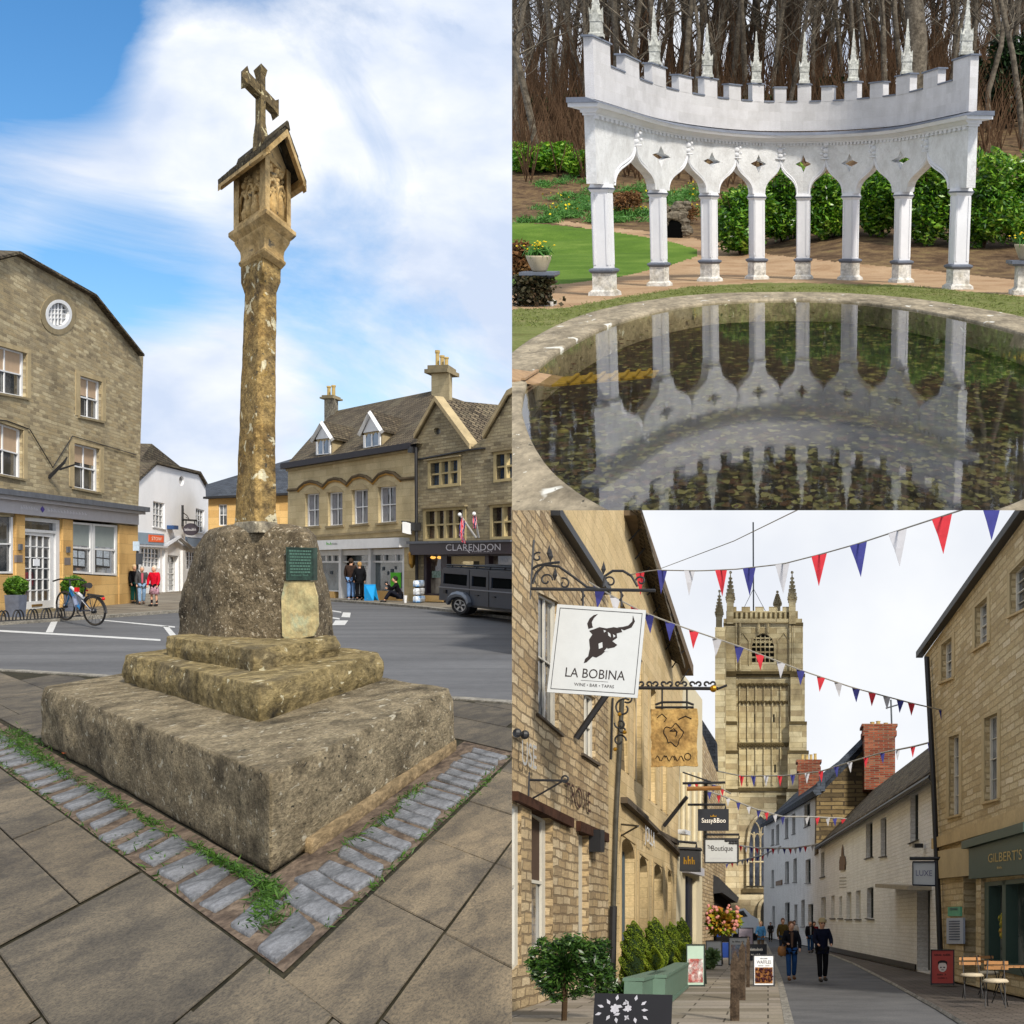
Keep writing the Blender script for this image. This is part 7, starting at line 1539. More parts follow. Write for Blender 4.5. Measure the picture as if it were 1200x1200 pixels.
# La Bobina sign
Y = FL.pt(621, 700).y; t_ = thing('hanging_sign', 'white square hanging sign LA BOBINA with a dark bull head on a scrolled iron bracket', 'shop sign', 3, onp(621, 700, Y))
m = MB(); m.tube([onp(625, 633, Y), onp(620, 702, Y)], .035, 6); m.tube([onp(621, 690, Y), onp(768, 692, Y)], .035, 6)
m.tube([onp(x, y, Y) for x, y in ((624, 684), (628, 672), (638, 662), (655, 664), (672, 676), (688, 688), (700, 690))], .028, 6); m.tube([onp(x, y, Y) for x, y in ((622, 668), (630, 663), (645, 660), (656, 659))], .03, 5)
scroll(m, 640, 680, 8, Y, 0, 6); scroll(m, 630, 653, 6, Y, 1, 7); scroll(m, 661, 684, 7, Y, 2, -4); scroll(m, 715, 682, 7, Y, 3, -3); scroll(m, 751, 681, 6, Y, 3, -3)
m.tube([onp(x, y, Y) for x, y in ((707, 688), (709, 675), (718, 669), (730, 669), (740, 675), (747, 687))], .028, 6)
for (a, b), (c_, d) in (((643, 655), (650, 646)), ((650, 681), (660, 671)), ((707, 674), (708, 659)), ((645, 659), (657, 660))): m.lathe([(.001, 0), (.05, .12), (.001, .3)], onp(a, b, Y), 6)
for x in (683, 728): m.tube([onp(x, 690, Y), onp(x + .3, 711, Y)], .022, 6); m.tube([onp(x - 2, 692, Y), onp(x + 2, 698, Y), onp(x - 2, 704, Y)], .02, 5)
part('bracket', m, m_black, t_)
Q = QY([(641, 811), (747, 818), (757, 715), (653, 708)], Y - .05); m = MB(); Q.bar(m, 0, 1, 0, 1, -.04, 0); pn = part('sign_panel', m, plain('sign white', '#b6b8b7', .6, .2, var=.03), t_)
m = MB()
for a_ in ((.035, .965, .955, .962), (.035, .965, .038, .045), (.035, .041, .045, .955), (.959, .965, .045, .955)): Q.bar(m, *a_, 0, .006)
part('border_line', m, m_black, pn)
Pn = lambda u, v, o: Q.P(u, v, o); ink = plain('dark brown ink', '#2a2220', .6, .2, var=.05); m = MB()
P_ = lambda pts: polyon(m, [(x / 100, y / 100) for x, y in pts], Pn, .0, 1, 0, 1, .005)
P_([(44, 74), (50, 77), (58, 76), (66, 78), (74, 77), (76, 73), (70, 71), (71, 66), (66, 62), (72, 58), (69, 55), (62, 53), (56, 46), (50, 42), (46, 43), (40, 36), (37, 35), (38, 40), (41, 43), (42, 52), (40, 62), (43, 68), (39, 72)])
P_([(43, 76), (38, 74), (36, 80), (38, 86), (42, 90), (47, 92), (43, 87), (41, 82), (42, 78)]); P_([(70, 78), (78, 75), (86, 79), (89, 86), (86, 93), (86, 86), (82, 81), (76, 79)])
part('bull_head', m, ink, pn)
m = MB()
for pts in ([(60, 72), (63, 70), (64, 66), (61, 68)], [(51, 58), (55, 60), (56, 54), (52, 52)], [(58, 50), (61, 54), (63, 50)], [(66, 70), (69, 68), (67, 66)], [(55, 74), (58, 73), (56, 71)]): polyon(m, [(x / 100, y / 100) for x, y in pts], Pn, 0, 1, 0, 1, .008)
part('highlights', m, MATS['sign white'], pn)
m = MB(); text(m, 'LA BOBINA', Pn, .18, .84, .185, .29, .006); text(m, 'WINE \u2022 BAR \u2022 TAPAS', Pn, .29, .73, .09, .125, .006); Q.bar(m, .36, .66, .155, .158, 0, .006); part('lettering', m, ink, pn)
# map sign
Y = 41.0; t_ = thing('hanging_sign', 'brown parchment treasure-map sign hanging from a crested black iron arm', 'shop sign', 3, onp(748, 806, Y))
m = MB(); m.tube([onp(738, 806, Y), onp(842, 807, Y)], .06, 6); m.tube([onp(842, 807, Y), onp(852, 803, Y)], .04, 6)
for i in range(11): scroll(m, 752 + 8.4 * i, 802, 3.6, Y, 0 if i % 2 else 3.14, 5 if i % 2 else -2, .035)
for x in (776, 805): m.tube([onp(x, 807, Y), onp(x, 831, Y)], .03, 5)
m.tube([onp(768, 826, Y), onp(776, 823, Y), onp(805, 823, Y), onp(813, 826, Y)], .04, 5); m.tube([onp(768, 829, Y), onp(813, 829, Y)], .04, 5); part('bracket', m, m_black, t_)
m = MB(); m.ball(onp(836, 807, Y - .05), .12, 8, 6); part('gilt_ball', m, plain('gilt', '#b98a2a', .35, .5, .8), t_)
rp3 = random.Random(2); ed = [(762 + 55 * k / 12, 830.5 + rp3.uniform(-.7, .7)) for k in range(13)] + [(817.5 + rp3.uniform(-1, .8), 832 + 65 * k / 12) for k in range(13)] + [(817 - 55 * k / 12, 898 + rp3.uniform(-.8, 1)) for k in range(13)] + [(762.5 + rp3.uniform(-.8, 1.2), 897 - 66 * k / 12) for k in range(13)]
m = MB(); m.slab([onp(x, y, Y) for x, y in ed], V((0, .08, 0))); pn = part('parchment', m, mottled('parchment', ['#5c4426', '#9c7c4a', '#b8985e', '#8f6e3e'], .9, 12, .8, .2, .01, dark=.75), t_)
m = MB(); f = lambda x, y: onp(762 + 55 * x, 898 - 67 * y, Y - .02)
isl = [f(.5 + .19 * math.cos(a) * (1 + .22 * math.sin(3 * a)), .55 + .17 * math.sin(a) * (1 + .25 * math.cos(5 * a))) for a in [2 * math.pi * k / 30 for k in range(31)]]; m.tube(isl, .014, 4); m.tube([f(.42, .62), f(.5, .66), f(.58, .6), f(.54, .52)], .012, 4); m.tube([f(.42, .62), f(.56, .62), f(.56, .54)], .02, 4)
for k in range(3): m.tube([f(.12 + .2 * k + .03 * j, .14 + .05 * math.sin(j * 1.3 + k)) for j in range(8)], .012, 4)
m.tube([f(.8 + .07 * math.cos(a), .17 + .06 * math.sin(a)) for a in [k * .7 for k in range(10)]], .012, 4); m.tube([f(.15, .85), f(.25, .92), f(.35, .84), f(.3, .78)], .014, 4); m.tube([f(.6, .82), f(.75, .88), f(.88, .83)], .016, 4); part('map_lines', m, ink, pn)
# pipes on the left wall
t_ = thing('drainpipe', 'tall dark drainpipe with a scrolled gilt bracket between the rubble and ashlar buildings', 'drainpipe', 3, FL.pt(717, 1150, .1))
m = MB(); m.tube([FL.pt(729, 820, .1), FL.pt(722, 960, .1), FL.pt(719, 1062, .1)], .07, 8); part('upper_pipe', m, plain('lead grey pipe', '#4a4840', .7, .2, var=.3), t_); m = MB(); m.tube([FL.pt(718.6, 1062, .15), FL.pt(717, 1150, .15)], .11, 8); part('lower_pipe', m, m_black, t_)
m = MB(); Y = FL.pt(727, 850, .3).y; m.tube([onp(718, 818, Y), onp(716, 890, Y)], .035, 5)
for cx, cy, r, a in ((731, 830, 12, 1), (727, 848, 7, 3), (726, 868, 8, 0), (730, 855, 5, 2), (736, 818, 6, 4)): scroll(m, cx, cy, r, Y, a, a + 6, .03)
part('scroll_bracket', m, m_black, t_); m = MB()
for x, y in ((726, 837), (732, 858), (721, 878)): m.ball(onp(x, y, Y - .1), .06, 6, 5)
part('gilt_balls', m, MATS['gilt'], t_)
# ashlar building 2
b2 = thing('ashlar_stone_building', 'golden ashlar building with gothic arched shopfront and stone-tiled eaves', 'building', 3, FL.pt(713, 1151))
ar = [(728, 978, 1128, 744, 990, 1127), (749, 1000, 1128, 759, 1008, 1126), (766, 1010, 1126, 776, 1017, 1124), (782, 1018, 1120, 787, 1022, 1119)]
ups = [(726, 700, 900, 735, 720, 906), (745, 760, 915, 752, 775, 920), (762, 800, 938, 768, 812, 942), (776, 830, 950, 781, 838, 954)]
part('wall', wallmesh(FL, [(713, 1151.3), (791, 1127.5), (796, 920), (801, 790), (772, 712), (735, 602), (700, 500), (640, 420), (640, 560), (713, 700)], [archhole(x, .12) for x in ar] + [hole(x) for x in ups], 6, .4), m_ash3, b2)
for sp in ar: win(FL, b2, sp, 1, 1, 1.2, 1, .35, plain('blue grey joinery', '#4c5a62', .5), m_glass, sur=1.6, msur=m_dsur, name='shop_window')
for sp in ups: win(FL, b2, sp, 1, 2, 1, .8, .2, m_fr, m_glass, sur=2, msur=m_dsur)
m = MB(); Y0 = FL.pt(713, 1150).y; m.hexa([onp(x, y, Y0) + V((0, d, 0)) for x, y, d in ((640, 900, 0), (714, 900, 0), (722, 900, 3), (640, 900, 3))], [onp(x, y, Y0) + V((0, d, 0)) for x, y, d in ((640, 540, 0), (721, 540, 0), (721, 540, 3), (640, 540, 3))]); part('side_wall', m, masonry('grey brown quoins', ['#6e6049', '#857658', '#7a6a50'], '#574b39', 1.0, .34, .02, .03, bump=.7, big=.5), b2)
m = MB(); q = FL.q((731, 590, 604, 800, 780, 792)); q.bar(m, 0, 1, 0, 1, .0, .5); part('eaves_board', m, plain('brown eaves', '#6b5a44', .8, var=.2), b2)
m = MB()
for k in range(9): x = 737 + 7.2 * k; y = 612 + 21.2 * k; m.tube([FL.pt(x, y + 22, .02), FL.pt(x, y + 2, .02) + FL.n * .5], .03, 4)
part('gutter_brackets', m, m_black, b2)
m = MB(); pa, pb = FL.pt(748, 590, .6), FL.pt(803, 785, .6)
for k in range(16): a_, b_ = pa.lerp(pb, k / 16), pa.lerp(pb, (k + .95) / 16); m.hexa([a_, b_, b_ - FL.n * 3 + V((0, 0, 2.2)), a_ - FL.n * 3 + V((0, 0, 2.2))], [q + V((0, 0, .16 + .05 * (k % 2))) for q in (a_, b_, b_ - FL.n * 3 + V((0, 0, 2.2)), a_ - FL.n * 3 + V((0, 0, 2.2)))])
part('stone_tile_roof', m, m_tile, b2)
for sp in ((727, 934, 941, 753, 957, 963), (765, 972, 977, 790, 985, 990), (738, 945, 949, 795, 1000, 1004)): m = MB(); q = FL.q(sp); q.bar(m, 0, 1, 0, 1, 0, .22); part('string_course', m, MATS['dark sill'], b2)
m = MB(); q = FL.q((751, 966, 990, 763, 976, 1000)); text(m, 'JOLLA', q.P, 0, 1, 0, 1, .14); part('lettering', m, m_white, b2, 'white letters JOLLA')
m = MB(); m.tube([FL.pt(728, 966), FL.pt(748, 968, .7)], .03, 5); m.tube([FL.pt(727, 980), FL.pt(748, 968, .7)], .03, 5); part('iron_stay', m, m_black, b2)
m = MB(); m.tube([FL.pt(778, 968, .1), FL.pt(778, 968, .1) + V((.9, -.3, 1.1))], .08, 6); part('flagpole_socket', m, m_black, b2)
m = MB(); q = FL.q((786, 972, 977, 793, 974, 979)); q.bar(m, 0, 1, 0, 1, .3, .6); part('security_camera', m, m_white, b2)
# cream building 3 and stone building 4
b3 = thing('cream_rendered_building', 'narrow cream rendered shop with a tall navy door beyond the ashlar building', 'building', 3, FL.pt(800, 1124))
part('wall', wallmesh(FL, [(791, 1127.5), (823, 1117.7), (823, 900), (823, 820), (801, 790), (796, 900)], [hole((803, 1024, 1118, 816, 1030, 1117))], 6, .4), m_cream, b3)
m = MB(); q = FL.q((803, 1024, 1118, 816, 1030, 1117)); q.bar(m, 0, 1, 0, 1, -.3, -.2); q.bar(m, .45, .55, 0, 1, -.2, -.15); part('door', m, plain('navy door', '#141a2a', .5), b3)
m = MB(); q = FL.q((799, 1012, 1022, 819, 1018, 1027)); q.bar(m, 0, 1, 0, 1, -.1, .3); part('door_cornice', m, plain('pale grey paint', []), b3)
m = MB()
for x in (800, 806, 813, 820): m.tube([FL.pt(x, 905, .1), FL.pt(x, 985, .1)], .1, 6)
part('downpipes', m, m_cream, b3)
b4 = thing('dark_awning_shop', 'stone shop with a black awning and flower display before the church', 'shop', 3, FL.pt(830, 1115))
part('wall', wallmesh(FL, [(823, 1117.7), (850, 1109.6), (850, 960), (840, 905), (823, 860)], [], 6, .3), m_rub, b4)
Y = FL.pt(838, 1060).y; m = MB(); m.add([onp(822, 842, Y), onp(840, 870, Y), onp(841, 902, Y), onp(826, 905, Y), onp(820, 870, Y + 6), onp(820, 903, Y + 6)], [(0, 1, 2, 3), (0, 3, 5, 4)]); m.slab(m.v[:4], V((0, 1, 0))); part('dark_roof', m, m_slate, b4)
m = MB(); a_ = [onp(x, y, Y - 2) for x, y in ((830, 1022), (842, 1028), (866, 1052), (864, 1058), (846, 1046), (830, 1048))]; m.slab(a_, V((-1.2, 3, 0))); part('awning', m, m_black, b4)
m = MB(); m.hexa([onp(x, y, yy) for x, y, yy in ((832, 1104, Y - 1), (858, 1104, Y - 1), (858, 1104, Y + 2), (832, 1104, Y + 2))], [onp(x, y, yy) for x, y, yy in ((832, 1046, Y - 1), (856, 1050, Y - 1), (856, 1050, Y + 2), (832, 1046, Y + 2))]); part('interior_shade_block', m, plain('painted shop shade', '#14120f', .9, var=.3), b4)  # solid block whose dark colour paints the shaded shop inside
m = MB(); m.tube([onp(842, 1065, Y - 1.5), onp(842, 1098, Y - 1.5)], .12, 8); part('blue_post', m, plain('royal blue', '#1b3f8c', .5), b4)
# hanging signs
def hsign(Y, p4, panel, bracket, label, draw, frame=None):
 t_ = thing('hanging_sign', label, 'shop sign', 3, onp(*bracket[0], Y)); m = MB(); m.tube([onp(x, y, Y) for x, y in bracket], .05, 5); part('bracket', m, m_black, t_)
 Q = QY(p4, Y - .1); m = MB(); Q.bar(m, 0, 1, 0, 1, -.08, 0); pn = part('sign_panel', m, panel, t_)
 if frame: m = MB(); [Q.bar(m, *a_, -.02, .04) for a_ in ((-.02, .02, 0, 1), (.98, 1.02, 0, 1), (0, 1, -.03, .03), (0, 1, .97, 1.03))]; part('frame', m, frame, t_)
 for s_, box, mt in draw: m = MB(); text(m, s_, Q.P, *box, .012); part('lettering', m, mt, pn)
 return Q, pn
m_gold = plain('pale gold letters', '#c9b88c', .5, .4, var=.03); m_ltr = plain('letter white', '#f2ece0')
Q, pn = hsign(52, [(818, 973.5), (854, 973.5), (854, 948), (818, 948)], plain('slate board', '#22252c', .6, var=.05), [(806, 943), (850, 943), (850, 948)], 'dark rectangular hanging sign Sassy & Boo with a small gold crown', [('Sassy&Boo', (.12, .9, .30, .58), m_ltr)])
m = MB(); polyon(m, [(0, 0), (1, 0), (1, .6), (.75, .2), (.5, .9), (.25, .2), (0, .6)], Q.P, .4, .6, .64, .76, .01); part('crown', m, MATS['gilt'], pn)
Q, pn = hsign(55, [(826, 1011), (865, 1011), (865, 983), (826, 983)], MATS['sign white'], [(826, 978), (866, 978), (866, 983)], 'white framed hanging sign The Boutique with black corner leaves', [('The', (.08, .2, .58, .74), ink), ('Boutique', (.2, .84, .42, .72), ink), ('~' * 12, (.16, .84, .17, .2), plain('pale grey paint', []))], m_black)
m = MB(); [m.ball(Q.P(.66 + .09 * (k % 4) + .02 * (k // 4), .93 - .11 * (k // 4), .03), .10 - .02 * (k // 4), 6, 4, .2, k, (1, .1, .6)) for k in range(9) if k not in (4, 8)]; part('leaf_motif', m, m_black, pn)
Q, pn = hsign(50, [(796.5, 1020.5), (820, 1021), (820, 995), (796.5, 994)], m_black, [(794, 986), (816, 988), (816, 994)], 'black box-shaped hanging sign with a gold monogram above the navy door', [('~' * 3, (.2, .8, .3, .7), MATS['gilt'])])
m = MB(); Q.bar(m, -.06, 1.06, .97, 1.06, -1.0, .1); Q.bar(m, 0, 1, -.0, .97, -.9, -.1); part('box_casing', m, m_black, pn if False else KIDS and [k for k in MW if k.type == 'EMPTY'][-1])
for (y, p4) in ((47, [(770, 165 + 0), (770, 0), (0, 0), (0, 0)]),): pass
t_ = thing('iron_bracket', 'bare iron bar with a wooden crosspiece above the dark hanging signs', 'bracket', 3, onp(806, 917, 50)); m = MB(); m.tube([onp(800, 918, 50), onp(850, 917, 50)], .05, 5); m.tube([onp(800, 905, 50), onp(835, 917, 50)], .03, 5); m.tube([onp(827, 915, 50), onp(826, 1000, 58)], .08, 6); part('bar', m, m_black, t_); m = MB(); m.tube([onp(805, 924.5, 49.5), onp(845, 923.5, 49.5)], .09, 6); part('crosspiece', m, plain('varnished wood', '#8b6234', .5), t_)
t_ = thing('iron_bracket', 'iron bracket with a ring projecting over the left lintel beside TROVE', 'bracket', 3, FL.pt(619, 920, .1)); Y = FL.pt(619, 920).y
m = MB(); m.tube([onp(619.5, 905, Y), onp(619, 937, Y)], .03, 5); m.tube([onp(619, 914, Y), onp(665, 915, Y)], .025, 5); m.tube([onp(622, 937, Y), onp(662, 914, Y)], .02, 5); scroll(m, 662, 913, 4, Y, 0, 6.3, .02, .1); part('bar', m, m_black, t_)
# ---------------- church tower
FT = Fac(3, (850, 1096), (940, 1096)); FT.a = V(((850 - 900) / F * 190, 190, 0)); FT.u = V((1, 0, 0)); FT.n = V((0, -1, 0))
ct = thing('church_tower', 'tall pale stone church tower with battlements, crocketed pinnacles and a traceried belfry window', 'church tower', 3, FT.a)
m_ch = masonry('church ashlar', ['#b5a482', '#cabb98', '#d5c8a8', '#bfae8a', '#a8977a'], '#9c8c6e', 1.9, .8, .03, .02, bump=.5, big=.55, stain='#6e624c', bdist=.15); m_chd = plain('dark church stone', '#65583f', .9, .1, var=.3, scale=.3); m_lv = plain('louvre and shade dark', '#1a1814', .9)
def tb(x0, x1, y0, y1, o, mt, nm, d=9.0, x0t=None, x1t=None, par=None):
 m = MB(); x0t = x0 if x0t is None else x0t; x1t = x1 if x1t is None else x1t
 m.slab([FT.pt(x0, y1, o), FT.pt(x1, y1, o), FT.pt(x1t, y0, o), FT.pt(x0t, y0, o)], V((0, d, 0))); return part(nm, m, mt, par or ct)
bw = [(881, 742, 776, 907, 742, 776)]
m = wallmesh(FT, [(848, 1100), (942, 1100), (942, 925), (937, 800), (934, 727), (850, 727), (850, 800)], [archhole(bw[0], .4, 6, True)], 11, .8); part('body', m, m_ch, ct)
tb(838, 850, 735, 1100, 5, m_ch, 'side_face', 10)
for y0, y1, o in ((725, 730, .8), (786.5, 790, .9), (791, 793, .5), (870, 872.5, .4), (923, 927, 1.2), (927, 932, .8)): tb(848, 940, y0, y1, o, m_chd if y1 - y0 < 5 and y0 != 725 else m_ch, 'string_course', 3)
# parapet with battlements
tb(851, 935, 716, 727, .3, m_ch, 'parapet', .8); 
for x0 in (853, 869, 885, 901, 917): tb(x0, x0 + 10, 711, 716, .3, m_ch, 'merlon', .8)
for k in range(14): tb(854 + k * 5.7, 856.4 + k * 5.7, 717.5, 725, .45, m_chd, 'parapet_tracery', .2)
def pinn(x, yt, yb, Y, w=3.4):
 c_ = onp(x, yb, Y); s_ = Y / F; h = (yb - yt) * s_; m = MB(); w *= s_; lv = [(w * 1.2, 0), (w * 1.2, h * .42), (w * 1.5, h * .44), (w, h * .48), (w * .1, h)]
 for (r0, z0), (r1, z1) in zip(lv, lv[1:]): a_, b_ = [[c_ + V((r * q, r * q2, z)) for q, q2 in ((-1, -1), (1, -1), (1, 1), (-1, 1))] for r, z in ((r0, z0), (r1, z1))]; m.add(a_ + b_, [(q, (q + 1) % 4, 4 + (q + 1) % 4, 4 + q) for q in range(4)])
 for k in range(6):
  f_ = k / 6; r = w * (1 - f_) * 1.05 + .1; z = h * (.5 + .46 * f_)
  for q, q2 in ((-1, -1), (1, -1), (1, 1), (-1, 1)): m.ball(c_ + V((r * q, r * q2, z)), .24 * (1 - f_ * .5), 5, 4)
 m.ball(c_ + V((0, 0, h * 1.0)), .25, 5, 4); part('pinnacle', m, m_ch, ct)
pinn(855.5, 667, 732, 189.5); pinn(928.5, 667, 732, 189.5); pinn(842.5, 690, 745, 199, 3); pinn(911, 692, 722, 199, 3)
# buttresses stepping out
for x0, x1, ys in ((848, 861, (730, 790, 846, 880, 925, 1100)), (928, 941, (730, 790, 846, 880, 925, 1100))):
 for k, (y0, y1) in enumerate(zip(ys, ys[1:])):
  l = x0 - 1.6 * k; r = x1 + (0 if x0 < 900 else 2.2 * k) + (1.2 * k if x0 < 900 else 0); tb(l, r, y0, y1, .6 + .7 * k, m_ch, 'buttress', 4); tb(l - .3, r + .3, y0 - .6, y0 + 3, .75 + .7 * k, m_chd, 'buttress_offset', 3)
# belfry tracery and panelling
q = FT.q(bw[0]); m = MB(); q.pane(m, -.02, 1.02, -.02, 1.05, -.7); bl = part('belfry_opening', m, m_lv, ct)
m = MB()
for u in (.2, .4, .6, .8): q.bar(m, u - .02, u + .02, 0, .92, -.5, -.1)
for v in (.18, .36, .54, .7, .84): q.bar(m, 0, 1, v - .025, v + .025, -.5, -.2)
for k in range(5): m.tube([q.P(.2 * k + .1 + .1 * math.cos(a), .62 + .12 * math.sin(a), -.2) for a in [math.pi * j / 8 for j in range(9)]], .12, 4)
part('belfry_tracery', m, m_ch, bl)
for sg, cx in ((0, 870.5), (1, 918.5)): m = MB(); m.tube([FT.pt(cx - 7, 780, .1), FT.pt(cx - 7, 752, .1), FT.pt(cx, 742, .1), FT.pt(cx + 7, 752, .1), FT.pt(cx + 7, 780, .1)], .12, 4); part('blind_panel', m, m_ch, ct)
for y0, y1 in ((801, 868), (876, 920)):
 for k in range(7): tb(866 + 9.6 * k, 867.4 + 9.6 * k, y0, y1, .35, m_ch, 'panel_rib', .4)
m = MB()
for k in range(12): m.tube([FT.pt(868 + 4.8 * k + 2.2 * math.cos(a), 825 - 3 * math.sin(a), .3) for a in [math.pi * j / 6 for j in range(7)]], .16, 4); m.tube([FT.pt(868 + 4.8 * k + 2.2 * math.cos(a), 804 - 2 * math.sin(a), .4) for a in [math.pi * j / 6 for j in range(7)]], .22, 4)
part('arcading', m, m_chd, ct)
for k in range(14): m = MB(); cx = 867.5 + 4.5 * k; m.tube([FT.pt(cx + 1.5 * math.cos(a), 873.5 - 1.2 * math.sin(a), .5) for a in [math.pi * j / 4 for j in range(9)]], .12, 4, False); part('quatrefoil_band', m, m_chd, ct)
for x in (862.5, 867, 926, 930.5, 900, 889): m = MB(); m.tube([FT.pt(x, 727, .5), FT.pt(x, 742 if x in (900, 889) else 786, .5)], .2, 5); part('wall_shaft', m, m_ch, ct)
for x, y in ((884, 837), (906, 837), (885.5, 896), (907.5, 896)): tb(x, x + 1.8, y, y + 9, .12, m_lv, 'slit_window', .1)
ww = (876, 955, 1038, 906, 955, 1038); q = FT.q(ww); pts = archhole(ww, .42, 8, True)
m = MB(); m.slab([FT.pt(x, y, 2.6) for x, y in pts], V((0, .4, 0))); w_ = part('west_window', m, glass('leaded church glass', (.012, .014, .02), (.04, .045, .06)), ct); m = MB(); m.tube([FT.pt(x, y, 2.7) for x, y in pts], .26, 5)
for x in (883.5, 891, 898.5): m.tube([FT.pt(x, 1038, 2.7), FT.pt(x, 975, 2.7)], .13, 4)
for cx in (879.7, 887.3, 894.7, 902.3): m.tube([FT.pt(cx + 3.8 * math.cos(a), 985 - 8 * math.sin(a), 2.7) for a in [math.pi * j / 8 for j in range(9)]], .11, 4)
for cx in (883.5, 898.5): m.tube([FT.pt(cx + 7 * math.cos(a), 978 - 15 * math.sin(a), 2.7) for a in [math.pi * j / 8 for j in range(9)]], .11, 4)
m.tube([FT.pt(876, 1010, 2.7), FT.pt(906, 1010, 2.7)], .13, 4); part('window_tracery', m, m_ch, w_)
m = MB(); dpx = archhole((889, 1053, 1095, 906, 1053, 1095), .35, 6, True); m.slab([FT.pt(x, y, 2.6) for x, y in dpx], V((0, .4, 0))); d_ = part('west_door', m, m_lv, ct); m = MB(); m.tube([FT.pt(x, y, 2.8) for x, y in dpx], .3, 5); part('door_arch', m, m_ch, d_)
tb(838, 910, 932, 1100, 2.1, m_ch, 'west_wall', 3)
tb(870, 912, 1041, 1046, 2.6, m_chd, 'string_course', 1)
m = MB(); m.tube([FT.pt(883, 725, -6), FT.pt(882.6, 612, -6)], .12, 5); m.tube([FT.pt(870, 716, -2), FT.pt(883, 690, -6)], .05, 4); m.tube([FT.pt(897, 716, -2), FT.pt(883, 690, -6)], .05, 4); part('flagpole', m, plain('grey pole', '#5b5f62'), ct)
# ---------------- right side
m_wb = masonry('white painted brick', ['#e6e5e1', '#efeeeb', '#e9e8e4'], '#d6d4ce', .45, .14, .012, .02, bump=.8, big=.14, bdist=.04)
FR = Fac(3, (957, 1111), (1088, 1139.8)); m_sill = plain('dark stone sill', '#4f4c48', .9)
cw = thing('white_painted_inn', 'low white painted brick building with a stone tile roof and a brown painted crest', 'building', 3, FR.pt(1020, 1125))
wn_ = [(1066.7, 932, 988, 1076, 928, 984), (1032, 960, 1004, 1038.7, 957, 1003), (1014.8, 965, 1006, 1022.5, 962, 1004), (962, 1000, 1028, 966, 998, 1027), (1016, 1041, 1076, 1023.6, 1039, 1077), (1003, 1044, 1077, 1008.6, 1043, 1077), (992, 1046, 1077, 997.6, 1045, 1077), (983.6, 1051, 1076, 987, 1050, 1076), (974, 1050, 1076, 978, 1049, 1076), (962, 1052, 1077, 967.6, 1051, 1077.6)]
dn = (1074.6, 1044, 1138.5, 1090, 1043, 1141.8)
part('wall', wallmesh(FR, [(957, 1111), (1099, 1142.3), (1097, 985), (1090, 912), (957, 993.5)], [hole(x) for x in wn_] + [hole(dn)], 7, .5), m_wb, cw)
for sp in wn_: win(FR, cw, sp, 2 if sp[0] > 1010 else 1, 3 if sp[0] > 1010 else 2, 1.0, .5, .22, plain('dark green joinery', '#3c4240', .5) if sp[2] < 1030 or sp[0] > 1010 else m_fr, m_glass, 1.1, m_sill)
m = MB(); q = FR.q(dn); q.bar(m, 0, 1, 0, 1, -.5, -.4); [q.bar(m, a_, a_ + .03, 0, 1, -.4, -.38) for a_ in (.25, .5, .75)]; part('door', m, plain('dark grey door', '#2c2f30', .5), cw)
m = MB(); a_, b_ = FR.pt(1049, 1040), FR.pt(1092, 1043); m.hexa([a_, b_, b_ + FR.n * .8, a_ + FR.n * .8], [q + V((0, 0, .14)) for q in (a_, b_, b_ + FR.n * .8, a_ + FR.n * .8)]); part('door_hood', m, plain('hood stone', '#a39a88', .9), cw)
m = MB(); q = FR.q((957, 1106, 1111, 1074, 1130, 1136.8)); q.bar(m, 0, 1, 0, 1, 0, .06); part('black_plinth', m, m_black, cw)
e0, e1_ = FR.pt(956, 994, .35), FR.pt(1091, 911, .35); r0, r1 = FR.pt(991, 950, -3.5), FR.pt(1091, 874, -3.5); m = MB(); m.add([e0, e1_, r1, r0, e0 - FR.n * 7, e1_ - FR.n * 7], [(0, 1, 2, 3), (3, 2, 5, 4), (0, 3, 4)]); m.slab([e0, e1_, e1_ + V((0, 0, .2)), e0 + V((0, 0, .2))], -FR.n * .1)
part('roof', m, m_tile, cw); m = MB(); m.tube([e0, e1_], .1, 6); part('gutter', m, m_black, cw)
m = MB(); q = FR.q((984, 989, 1020, 992, 988, 1019.5)); polyon(m, [(.1, 0), (.9, 0), (1, .3), (.85, .55), (.7, .5), (.62, .8), (.5, 1), (.38, .8), (.3, .5), (.15, .55), (0, .3)], q.P, 0, 1, 0, 1, .04); m.slab([q.P(.1, 0, .02), q.P(.9, 0, .02), q.P(.9, .2, .02), q.P(.1, .2, .02)], FR.n * .05); part('painted_crest', m, plain('crest brown', '#75583a', .7, var=.3, scale=20), cw)
m = MB(); [q.bar(m, 0, 1, -.3 - .12 * k, -.26 - .12 * k, .01, .02) for k in range(4)]; part('faded_writing', m, plain('faded paint', '#a8a59e', .8), cw)
m = MB(); q = FR.q((1080, 988, 993, 1089, 989, 994)); q.bar(m, .3, .6, 0, 1, .1, .4); part('security_camera', m, m_black, cw)
